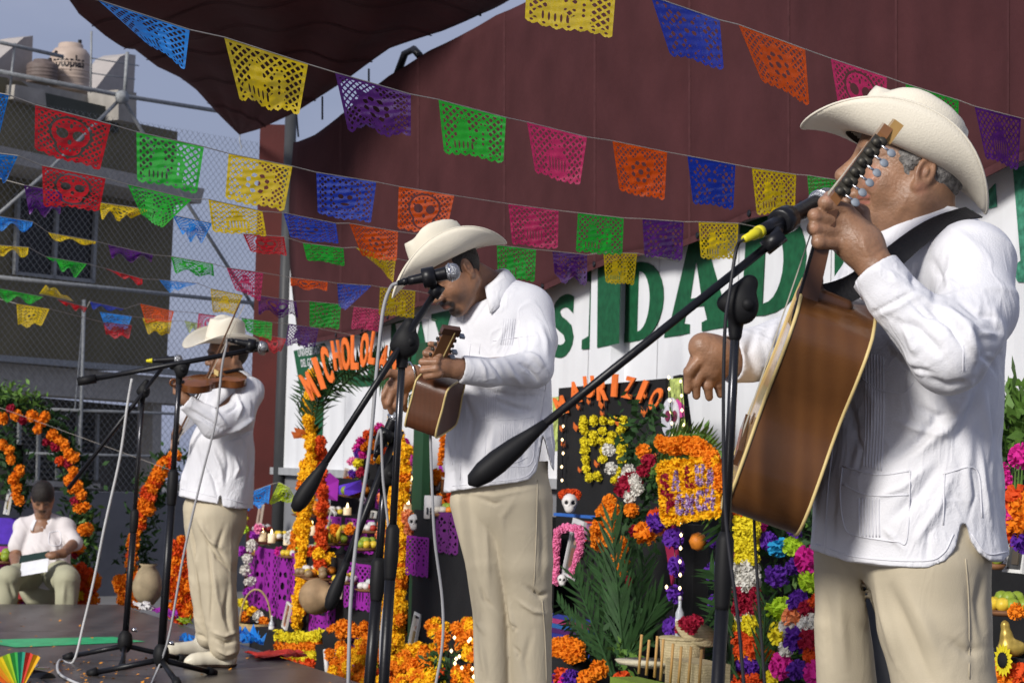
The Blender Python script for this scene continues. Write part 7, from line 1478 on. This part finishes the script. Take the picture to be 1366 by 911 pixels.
# flowers, palms
gb = thing('palm_bouquet', W(830, 880, 1.1), 'large bouquet of dark palm leaves before the black board', 'plant')
base = (828, 908)
for (x, y) in [(752, 826), (742, 800), (764, 762), (775, 725), (786, 700), (800, 715), (815, 690), (840, 700), (862, 740), (880, 800), (760, 850)]:
    b0_ = W(base[0]+fr.uniform(-12, 12), base[1]-fr.uniform(0, 20), 1.1); frond('palm_leaf', b0_, W(x, y, .85+fr.uniform(-.1, .25)), 13, .24, M_LEAF, gb, 0, .34)
leafclump('leaves', [W(860, 560, .7), W(850, 600, .7), W(868, 620, .7), W(880, 640, .7), W(845, 690, .8), W(850, 700, .8), W(838, 840, 1.0)], .13, 620, M_LEAF, gb, .06)
leafclump('leaves', [W(900, 588, .75), W(930, 596, .75), W(870, 625, .75), W(895, 618, .75), W(835, 875, 1.15)], .07, 180, M_LEAFL, gb, .05)
og = thing('marigold_garland', W(805, 700, .9), 'thick orange marigold garland hanging over the palms', 'garland')
for x, y in along([(812, 668), (800, 690), (798, 730)], 6)+along([(818, 680), (815, 720)], 6)+along([(826, 722), (830, 760)], 8): flower(og, W(x+fr.uniform(-4, 4), y, .92+fr.uniform(-.05, .05)), .031, 'O')
LS = [(858, 602, 'O', .05), (866, 615, 'C', .05), (858, 628, 'C', .045), (862, 710, 'O', .08), (842, 680, 'O', .05), (846, 708, 'C', .04), (880, 700, 'S', .06), (876, 690, 'R', .06), (836, 775, 'C', .04), (835, 650, 'C', .08), (842, 642, 'C', .07)]
for i, (x, y, k, r) in enumerate(LS):
    o = inst('flower', BALL[k][0], None, W(x, y, .95), (x, y, 0), r*.72); meta(o, rank_label(LS, i, '{} blossom among the palm leaves'), 'flower', 'single blossoms among the palm leaves')
LS = [(838, 628), (846, 640), (850, 652), (833, 640), (812, 600), (815, 625), (840, 662)]
for i, (x, y) in enumerate(LS): o = inst('cabbage_flower', BALL['W'][i % 2], None, W(x, y, .95), (i, 0, 0), .032); meta(o, 'cream frilled blossom before the black board, '+ODN[sorted(range(7), key=lambda j: LS[j][1]*100+LS[j][0]).index(i)], 'flower', 'cream frilled blossoms before the black board')
mgp = thing('marigold_pot', W(750, 890, 1.1), 'round pot of orange marigolds beside the singer\'s knee', 'flowers'); 
for k in range(34): a = k*2.4; rr_ = 24*math.sqrt(k/34); flower(mgp, W(752+rr_*math.cos(a), 868+rr_*.55*math.sin(a), 1.1), .034, 'O')
MB().lathe(W(754, 905, 1.08), (0, 0, 1), [(.07, -.1), (.12, .08), (.10, .10)], 16).build('pot', M_BLK, mgp, True)
LS = [(750, 903, 'R'), (762, 905, 'P'), (745, 910, 'P'), (757, 911, 'M'), (798, 893, 'O'), (782, 906, 'O'), (830, 908, 'R')]
for i, (x, y, k) in enumerate(LS): o = inst('pompom', BALL[k][0], None, W(x, y, 1.25), (x, 0, 0), .045); meta(o, rank_label(LS, i, '{} pompom low by the palms'), 'pompom', 'pompoms low before the palms')
# floral sign
sg2 = thing('floral_sign', W(925, 655, 1.0), 'square sign made of orange marigold petals with purple petal letters', 'sign')
px_poly('board', [(884, 620), (956, 612), (962, 683), (890, 695)], .97, mat('petal_O', (0, 0, 0)), sg2, .03)
bb = MB(); cn = [W(884, 620, 1.005), W(956, 612, 1.005), W(962, 683, 1.005), W(890, 695, 1.005)]
for i in range(2600):
    u_, v_ = fr.uniform(-.02, 1.02), fr.uniform(-.02, 1.02)
    if i < 900: (u_, v_) = fr.choice([(fr.uniform(0, 1), fr.choice([-.03, 1.03])), (fr.choice([-.03, 1.03]), fr.uniform(0, 1))])
    q = (cn[0]*(1-u_)+cn[1]*u_)*(1-v_)+(cn[3]*(1-u_)+cn[2]*u_)*v_; d = unit(WN+np.array([fr.uniform(-1, 1), fr.uniform(-1, 1), fr.uniform(-1.2, .8)])*.8); t = unit(np.cross(d, [fr.uniform(-1, 1) for _ in range(3)])); L = fr.uniform(.012, .03)
    bb.add([q-t*.004, q+t*.004, q+d*L+t*.006, q+d*L-t*.006], [(0, 1, 2, 3)])
meta(bb.build('petals', mat('petal_Y', (0, 0, 0)), sg2), kind='stuff')
PCOL = [mat('petal_C', (0, 0, 0)), mat('petal_lilac', (.42, .30, .52), .8, .6, 60), mat('petal_violet', (.16, .04, .22), .8, .4, 60)]
def petal_letter(ch, x, y, h_, w_, kind):
    V, Fa = text2d(ch, 0, .02); lo2, hi2 = V.min(0), V.max(0); c = W(x, y, 1.02); ppm = F/c[1]; b2_ = [MB(), MB(), MB()]
    tri = []
    for f_ in Fa:
        for i in range(1, len(f_)-1): tri.append((f_[0], f_[i], f_[i+1]))
    ar_ = [abs(np.cross(V[t[1]]-V[t[0]], V[t[2]]-V[t[0]])[2]) for t in tri]; tot = sum(ar_)
    for t, a_ in zip(tri, ar_):
        for _ in range(int(260*a_/tot)+1):
            r1, r2 = fr.random(), fr.random()
            if r1+r2 > 1: r1, r2 = 1-r1, 1-r2
            v = V[t[0]]+(V[t[1]]-V[t[0]])*r1+(V[t[2]]-V[t[0]])*r2
            q = W(x+(v[0]-(lo2[0]+hi2[0])/2)/(hi2[0]-lo2[0])*w_, y-(v[1]-(lo2[1]+hi2[1])/2)/(hi2[1]-lo2[1])*h_, 1.02)
            e = unit([fr.uniform(-1, 1) for _ in range(3)]); g = unit(np.cross(e, WN)); k = 0 if kind == 'C' else fr.choice([1, 1, 2]); b2_[k].add([q-e*.008, q+g*.006, q+e*.008+WN*.008, q-g*.006+WN*.006], [(0, 1, 2, 3)])
    for k in range(3):
        if b2_[k].v: meta(b2_[k].build('letter', PCOL[k], sg2), kind='stuff')
for ch, x, y, k in [('S', 888, 646, 'C'), ('A', 903, 641, 'V'), ('L', 921, 636, 'C'), ('U', 935, 634, 'V'), ('A', 949, 634, 'V')]: petal_letter(ch, x, y, 28, 10, k)
for ch, x, y, k in [('P', 896, 672, 'C'), ('O', 908, 673, 'V'), ('M', 921, 672, 'V'), ('C', 935, 668, 'V'), ('H', 948, 666, 'V')]: petal_letter(ch, x, y, 27, 10, k)
fa = thing('marigold_crest', W(920, 600, 1.0), 'curved crest of orange marigolds over the petal sign', 'flowers')
for x, y in along([(880, 592), (905, 592), (930, 594), (948, 606), (958, 626), (962, 650)], 4.5)+along([(884, 598), (910, 600), (936, 604), (950, 622)], 5): flower(fa, W(x, y+fr.uniform(-2, 2)-2, 1.0+fr.uniform(-.03, .03)), .030, 'O')
for (a_, b2_) in [((885, 590), (950, 582)), ((900, 592), (968, 605)), ((870, 625), (930, 606)), ((968, 600), (955, 690)), ((972, 690), (960, 720)), ((975, 740), (955, 900)), ((975, 800), (945, 760)), ((978, 850), (950, 800)), ((985, 905), (948, 860))]: frond('palm_leaf', W(*a_, .95), W(*b2_, .95), 12, .16, M_LEAFL if a_[1] < 640 else M_LEAF, gb, .02, .6)
pg = thing('pompom_garland', W(898, 780, .95), 'string of deep purple paper pompoms below the petal sign', 'garland')
for x, y in [(876, 697), (898, 718), (902, 755), (900, 792), (897, 836)]: flower(pg, W(x, y, .98), .042, 'P', 'pompom')
MB().tube([W(x, y, .95) for x, y in [(876, 690), (898, 718), (902, 755), (900, 792), (897, 836)]], .002, 4).build('thread', M_BLACK, pg); px_poly('tinsel', [(884, 700), (902, 700), (906, 745), (898, 780), (892, 740)], .9, mat('crimson_cloth', (.25, .01, .05), .8), pg, .01)
pg = thing('pompom_garland', W(955, 780, .8), 'string of deep purple paper pompoms against the grey wall', 'garland')
for x, y in [(954, 719), (953, 761), (954, 802)]: flower(pg, W(x, y, .85), .042, 'P', 'pompom')
MB().tube([W(954, 700, .85), W(953, 761, .85), W(954, 810, .85)], .002, 4).build('thread', M_BLACK, pg)
meta(inst('orange_fruit', protomesh('orange_fruit', *(lambda m: (m.v, m.f))(MB().lathe((0, 0, -.04), (0, 0, 1), [(.001, 0), (.028, .01), (.04, .04), (.028, .07), (.001, .08)], 14)), mat('orange_peel', (.62, .20, .02), .5, .1, 50)), None, W(931, 722, .9)), 'single orange hanging on the dark post', 'fruit')
# basket, bottle, sombrero, rack of sticks
M_STRAW = mat('palm_weave', (.46, .38, .22), .8, .2, 60, .6, 160, wave=(30, 'Z', .5, (.30, .23, .11)))
bk = thing('woven_basket', W(910, 875, 1.1), 'round woven palm basket behind the straw hat', 'basket'); q = W(910, 878, 1.15); MB().lathe(q, (0, 0, 1), [(.085, -.06), (.09, .0), (.095, .08), (.088, .08), (.08, -.05)], 22).build('body', M_STRAW, bk, True); MB().lathe(q+[0, 0, .075], (0, 0, 1), [(.092, 0), (.099, .004), (.099, .012), (.092, .015)], 22).build('rim', M_STRAW, bk, True)
bottle(W(906, 850, 1.15), .17, .018, 'slim clear bottle with yellow label in the woven basket', mat('clear_plastic', (.4, .42, .45), .2)); cb = thing('flower_basket', W(925, 838, 1.1), 'tipped straw basket of crimson flowers beside the bottle', 'flowers'); MB().lathe(W(928, 848, 1.1), unit([.3, -.4, .8]), [(.02, -.04), (.08, .0), (.10, .02), (.09, .02)], 18).build('body', M_STRAW, cb, True)
for k in range(10): flower(cb, W(920+fr.uniform(-10, 12), 834+fr.uniform(-7, 8), 1.15), .03, 'C', 'blossom')
sb = thing('straw_sombrero', W(866, 890, 1.2), 'small cream straw sombrero in front of the basket', 'hat'); q = W(866, 892, 1.25)
MB().lathe(q, (0, 0, 1), [(.14, .03), (.145, .036), (.13, .02), (.07, .0), (.062, .02), (.05, .07), (.025, .115), (.001, .125)], 26).build('hat_body', mat('pale_straw', (.55, .50, .36), .8, .15, 60, .5, 140), sb, True)
rk = thing('stick_rack', W(900, 905, 1.4), 'low green box rack holding upright wooden sticks', 'rack'); q0, q1 = W(832, 902, 1.45), W(955, 930, 1.45)
MB().box((q0+q1)/2-[0, 0, .05], (q1-q0)/2, WN*.06, (0, 0, .05)).build('box', mat('olive_paper', (.16, .24, .03), .7, .15, 20), rk)
for x, y0, y1 in [(856, 846, 898), (866, 853, 900), (877, 848, 903), (885, 852, 907), (898, 858, 911), (909, 862, 914), (922, 862, 916), (936, 866, 920)]: MB().tube([W(x-4, y1, 1.45), W(x, y0, 1.45)], .0055, 8).build('stick', mat('pine_stick', (.52, .30, .10), .6), rk, True)
wbx = thing('woven_box', W(930, 900, 1.3), 'square woven palm box behind the rack of sticks', 'box'); MB().box(W(930, 905, 1.25), WD*.15, WN*.07, (0, 0, .07)).build('body', M_STRAW, wbx); MB().box(W(930, 884, 1.25), WD*.152, WN*.072, (0, 0, .006)).build('rim', M_STRAW, wbx)
# ================================================================== wall of coloured flowers beside the guitar
al3 = thing('flower_column', W(997, 780, .9), 'column of stacked paper flowers in many colours behind the guitar', 'flowers')
px_poly('backing', [(975, 655), (1100, 640), (1100, 1010), (975, 1010)], .45, M_BLK, al3, .02)
for y, k in [(655, 'P'), (663, 'P'), (674, 'R'), (683, 'R'), (694, 'L'), (706, 'L'), (718, 'L'), (731, 'L'), (744, 'L'), (757, 'W'), (768, 'W'), (779, 'W'), (790, 'C'), (801, 'C'), (812, 'C'), (822, 'W'), (830, 'L'), (838, 'L'), (848, 'R'), (857, 'R'), (867, 'R'), (876, 'O'), (885, 'P'), (894, 'P'), (903, 'R'), (912, 'R')]:
    for x in (986, 997, 1007): flower(al3, W(x+fr.uniform(-2, 2), y+fr.uniform(-2, 2), .90+fr.uniform(-.02, .02)), .030, k, 'paper_flower')
al4 = thing('paper_flower_screen', W(1050, 800, .8), 'screen of scattered big paper flowers on dark green leaves', 'flowers')
leafclump('leaves', [W(x, y, .6) for x in (1020, 1045, 1070, 1088) for y in (670, 720, 770, 820, 870, 920)], .10, 900, M_LEAF, al4, .07)
leafclump('leaves', [W(x, y, .66) for x in (1045, 1062) for y in (670, 690, 780, 830, 870)], .06, 160, M_LEAFL, al4, .05)
for x, y, k, r in [(1013, 698, 'M', .04), (1026, 722, 'P', .045), (1040, 730, 'B', .045), (1058, 728, 'G', .04), (1036, 768, 'P', .055), (1077, 746, 'M', .055), (1079, 776, 'G', .05), (1058, 756, 'P', .04), (1063, 802, 'P', .045), (1040, 812, 'G', .055), (1039, 845, 'L', .045), (1063, 853, 'P', .05), (1082, 856, 'C', .05), (1084, 872, 'R', .045), (1042, 888, 'M', .055), (1066, 893, 'P', .045), (1058, 705, 'P', .04), (1064, 661, 'P', .04), (986, 742, 'M', .03), (1070, 645, 'O', .04), (1076, 812, 'C', .035), (1056, 836, 'W', .05), (1078, 830, 'W', .04), (1022, 872, 'O', .04), (1030, 905, 'L', .04), (1090, 900, 'M', .05), (1060, 822, 'S', .05), (1048, 866, 'W', .035), (1090, 800, 'R', .035)]: flower(al4, W(x, y, .85), r, k, 'paper_flower')
frond('palm_leaf', W(1015, 905, .9), W(1022, 800, .9), 12, .14, M_LEAF, al4, 0, .5)
# ================================================================== altar at the right edge of the picture
al5 = thing('corner_altar', W(1345, 800, .8), 'dark shelved altar behind the guitarist\'s back', 'altar')
px_poly('backing', [(1318, 560), (1440, 545), (1440, 1100), (1300, 1100)], .50, M_BLK, al5, .02)
wbox2('shelf', 1318, 1420, .52, .86, .46, .478, M_BLK, al5); wbox2('shelf', 1300, 1420, .52, .92, .32, .338, M_BLK, al5)
q0, q1 = W(1321, 766, .90), W(1400, 772, .90)
for k in range(9): c_ = [(.02, .02, .02), (.35, .03, .03), (.02, .02, .02), (.02, .16, .09), (.02, .12, .08), (.02, .02, .02), (.45, .40, .40), (.02, .02, .02), (.30, .03, .03)][k]; wbox2('stripe', 1321, 1420, .872, .880+.003*(k % 2), .460-.017*(k+1), .460-.017*k, mat('cloth_%d' % int(c_[0]*100+c_[1]*31), c_, .9, .2, 60, .3, 120), al5)
frame(W(1352, 764, .75), .12, .15, 'white framed old portrait on the shelf behind the guitarist', col=(.68, .68, .66), pic=(.05, .05, .05))
fruits(W(1345, 822, .85), [GRN, YEL, GRN], .026, 'plate of green mangoes on the lower shelf behind the guitarist', 9, .13); fruits(W(1328, 760, .8), [GRN, YEL], .018, 'few small limes beside the old portrait', 4, .05)
ap = thing('shelf_plant', W(1358, 620, .8), 'leafy green plant rising behind the guitarist\'s back', 'plant'); leafclump('leaves', [W(1350, 540, .7), W(1364, 560, .7), W(1352, 580, .7), W(1372, 545, .7), W(1362, 595, .7), W(1380, 575, .7)], .10, 420, M_LEAFL, ap, .07, .8); leafclump('leaves', [W(1340, 585, .7), W(1360, 600, .7), W(1330, 600, .7)], .06, 160, M_LEAF, ap, .05); MB().tube([W(1360, 660, .7), W(1362, 560, .7)], .006, 6).build('stem', M_STEM, ap)
for k in range(5): MB().tube([W(1345+k*4, 670, .75), W(1346+k*4.5, 620, .75)], [.007, .002], 5).build('blade', M_LEAFL, ap)
LS = [(1362, 608, 'M', .045), (1334, 628, 'M', .035), (1340, 640, 'M', .03), (1352, 690, 'M', .05), (1358, 668, 'R', .055), (1346, 676, 'O', .045), (1350, 712, 'R', .045), (1362, 700, 'O', .05), (1364, 722, 'P', .04), (1334, 900, 'O', .05), (1350, 905, 'O', .05), (1362, 898, 'R', .04), (1356, 815, 'O', .03), (1364, 675, 'O', .05)]
for i, (x, y, k, r) in enumerate(LS): o = inst('paper_flower', BALL[k][0], None, W(x, y, .90), (x, y, 0), r); meta(o, rank_label(LS, i, '{} paper flower behind the guitarist'), 'flower', 'paper flowers behind the guitarist')
sf_ = thing('sunflower', W(1338, 880, .95), 'yellow sunflower with black centre at the lower right', 'flower'); c = W(1338, 880, .95)
for k in range(16): a = k*.3927; d = WD*math.cos(a)+np.array([0, 0, math.sin(a)]); t = WD*-math.sin(a)+np.array([0, 0, math.cos(a)]); MB().add([c+d*.02, c+d*.04+t*.010, c+d*.058, c+d*.04-t*.010], [(0, 1, 2, 3)]).build('petal', mat('petal_L', (0, 0, 0)), sf_)
MB().lathe(c, WN, [(.026, -.004), (.026, .006), (.001, .010)], 14).build('centre', M_BLK, sf_, True)
fg = thing('gold_figurine', W(1350, 868, .9), 'small gold and green figurine on the lower shelf', 'figurine'); q = W(1350, 872, .9); s = Sdf(q-[.09, .09, .05], q+[.09, .09, .13], .006); s.ell(q+[0, 0, .02], (.05, .03, .03)); s.ell(q+[-.02, 0, .06], (.022, .02, .03), None, .02); s.ell(q+[-.025, 0, .095], (.016, .016, .018), None, .01); V, Q = s.mesh(1); mk('body', V, Q, mat('gold_paint', (.40, .28, .06), .35, .4, 40, metal=.4), fg, True)
wbox2('lower_shelf', 1310, 1420, .52, 1.0, .10, .12, mat('violet_paper', (.06, .02, .20), .7), al5)
# ================================================================== arches round the seated man
Yk = 17.6
def Q(x, y, dd=0.): return P(x, y, Yk+dd)
la = thing('leaf_arch', Q(60, 800), 'large leafy arch with orange marigolds around the seated man', 'flower arch')
op = [(-12, 548), (10, 545), (45, 550), (68, 572), (88, 598), (98, 625), (104, 660), (109, 700), (108, 740), (106, 790)]
leafclump('leaves', [Q(x, y, .05) for x, y in along(op, 6)], .11, 1100, M_LEAF, la, .08); leafclump('leaves', [Q(x, y) for x, y in along([(-10, 530), (15, 525), (45, 533)], 6)]+[Q(120, y, .0) for y in (690, 715, 740)], .10, 260, M_LEAFL, la, .06)
for x, y, k in [(3, 558, 'O'), (22, 554, 'O'), (43, 555, 'O'), (55, 562, 'O'), (60, 556, 'O'), (50, 573, 'O'), (70, 580, 'O'), (78, 588, 'O'), (86, 594, 'O'), (92, 605, 'O'), (80, 615, 'R'), (98, 610, 'O'), (98, 628, 'O'), (94, 640, 'O'), (104, 647, 'O'), (98, 652, 'O'), (108, 660, 'O'), (106, 678, 'O'), (112, 676, 'O'), (110, 707, 'O'), (116, 706, 'O'), (98, 732, 'O'), (106, 732, 'O'), (14, 545, 'C'), (30, 560, 'C'), (62, 590, 'C'), (90, 618, 'C'), (100, 668, 'C'), (74, 595, 'C'), (100, 740, 'C')]: flower(la, Q(x, y, -.15), .047 if k == 'O' else .038, k)
for x, y, k in [(98, 762, 'O'), (108, 760, 'R'), (118, 768, 'R'), (100, 776, 'L'), (112, 780, 'R'), (120, 785, 'R'), (96, 790, 'R'), (106, 795, 'L'), (116, 798, 'R'), (124, 775, 'O'), (102, 803, 'R'), (122, 800, 'O')]: flower(la, Q(x, y, -.25), .065, k)
ia = thing('small_arch', Q(10, 760), 'smaller inner arch of orange marigolds left of the seated man', 'flower arch'); ip = [(-10, 585), (4, 590), (14, 605), (20, 625), (22, 650), (25, 672)]
leafclump('leaves', [Q(x, y, .3) for x, y in along(ip, 5)], .12, 500, M_LEAF, ia, .07)
for x, y in [(3, 593), (12, 600), (14, 612), (26, 628), (20, 636), (22, 650), (18, 640), (22, 662), (26, 668)]: flower(ia, Q(x, y, .1), .046, 'O')
lb = thing('left_altar', Q(-5, 760, .3), 'shelved altar with photos and violet cloth at the left picture edge', 'altar')
for k, (y, c_) in enumerate([(612, (.012, .012, .012)), (690, (.08, .03, .40)), (728, (.30, .03, .25)), (762, (.25, .02, .02))]):
    q = Q(-15, y, .45-.12*k); MB().box(q-[0, 0, .10], (.28, 0, 0), (0, .05, 0), (0, 0, .10 if k else .22)).build('tier', mat('tier_%d' % k, c_, .8, .2, 20), lb)
frame(Q(8, 686, .25), .20, .20, 'grey tinted photo on the altar at the left picture edge', col=(.6, .6, .6), pic=(.35, .35, .38)); fruits(Q(8, 752, .1), [GRN, YEL], .04, 'plate of fruit at the left picture edge', 6, .2)
fb = thing('flower_heap', Q(50, 800, .5), 'heap of small bright flowers on the ground behind the stool', 'flowers')
for k in range(46): x, y = fr.uniform(22, 78), fr.uniform(758, 808); flower(fb, Q(x, y, .55), .05, fr.choice('LOCVMY'))
ra = thing('leaf_arch', Q(190, 800, -.3), 'tall side of a marigold arch behind the slim boom stand', 'flower arch'); rp_ = [(232, 608), (218, 618), (205, 635), (193, 665), (187, 700), (179, 725), (174, 760)]
leafclump('leaves', [Q(x+6, y, .05) for x, y in along(rp_, 5)]+[Q(218, 640), Q(212, 655)], .12, 600, M_LEAF, ra, .07)
for x, y in along(rp_, 6.5)+along([(226, 622), (205, 650), (198, 680)], 9): flower(ra, Q(x+fr.uniform(-3, 3), y, -.1), .048, fr.choice('OOOR'))
for k in range(30): flower(ra, Q(178+fr.uniform(-20, 22), 787+fr.uniform(-18, 16), -.3), .06, 'O')
rb = thing('marigold_mound', Q(240, 800, -1.0), 'orange marigold column half hidden behind the violinist\'s legs', 'flowers')
for k in range(60): y = fr.uniform(720, 826); flower(rb, Q(238+fr.uniform(-9, 12)*(1 if y < 770 else 1.4), y, -1.0), .055, fr.choice('OOR'))
leafclump('leaves', [Q(240, 745, -.9), Q(245, 730, -.9)], .08, 90, M_LEAFL, rb, .05)
vs_ = thing('clay_vase', Q(196, 806, -.5), 'pale clay vase beside the marigold mound', 'vase'); MB().lathe(Q(196, 806, -.5), (0, 0, 1), [(.05, 0), (.10, .06), (.12, .14), (.08, .24), (.05, .28), (.07, .30), (.06, .30), (.03, .27)], 20).build('body', mat('pale_clay', (.30, .24, .15), .8, .3, 12), vs_, True)
# ================================================================== pinwheel and spotlight at the near corner of the stage
pw = thing('rainbow_fan', onz(12, 911, .05), 'folded rainbow paper fan at the near left corner of the stage', 'paper fan'); c = P(26, 925, 10.6)
RB = [(.70, .14, .02), (.72, .30, .02), (.72, .55, .02), (.35, .55, .03), (.05, .38, .08), (.03, .30, .20), (.6, .06, .04), (.7, .4, .02)]
for k in range(16):
    a0, a1 = rad(150-k*5.5), rad(150-(k+1)*5.5); rr_ = .19; off = .02*(k % 2)
    MB().add([c, c+np.array([rr_*math.cos(a0), off, rr_*math.sin(a0)]), c+np.array([rr_*math.cos(a1), .02-off, rr_*math.sin(a1)])], [(0, 1, 2)]).build('fold', mat('rainbow_%d' % (k//2), RB[k//2], .6, trans=.2), pw)
sp_ = thing('stage_light', onz(62, 918, .05), 'black metal stage light with a white highlight painted on its lens at the near stage corner', 'stage light'); q = onz(52, 925, .06); q = P(50, 912, 10.9)
MB().lathe(q, unit([.75, -.55, -.15]), [(.03, -.10), (.055, -.09), (.065, .0), (.07, .06), (.062, .065)], 22).build('can', M_BLACK, sp_, True); MB().lathe(q, unit([.75, -.55, -.15]), [(.060, .055), (.001, .06)], 22).build('lens', mat('lens_highlight', (.8, .8, .85), .3, emit=(.85, .9, 1, 4)), sp_, True)  # glowing disc stands for the white reflection on the shiny can
MB().tube([q+[0, 0, .09], q+[-.09, 0, .03], q+[-.10, 0, -.05]], .008, 6).build('yoke', M_CHROME, sp_, True); MB().box(q+[.0, 0, .075], (.05, 0, 0), (0, .03, 0), (0, 0, .004)).build('heat_fin', M_CHROME, sp_)
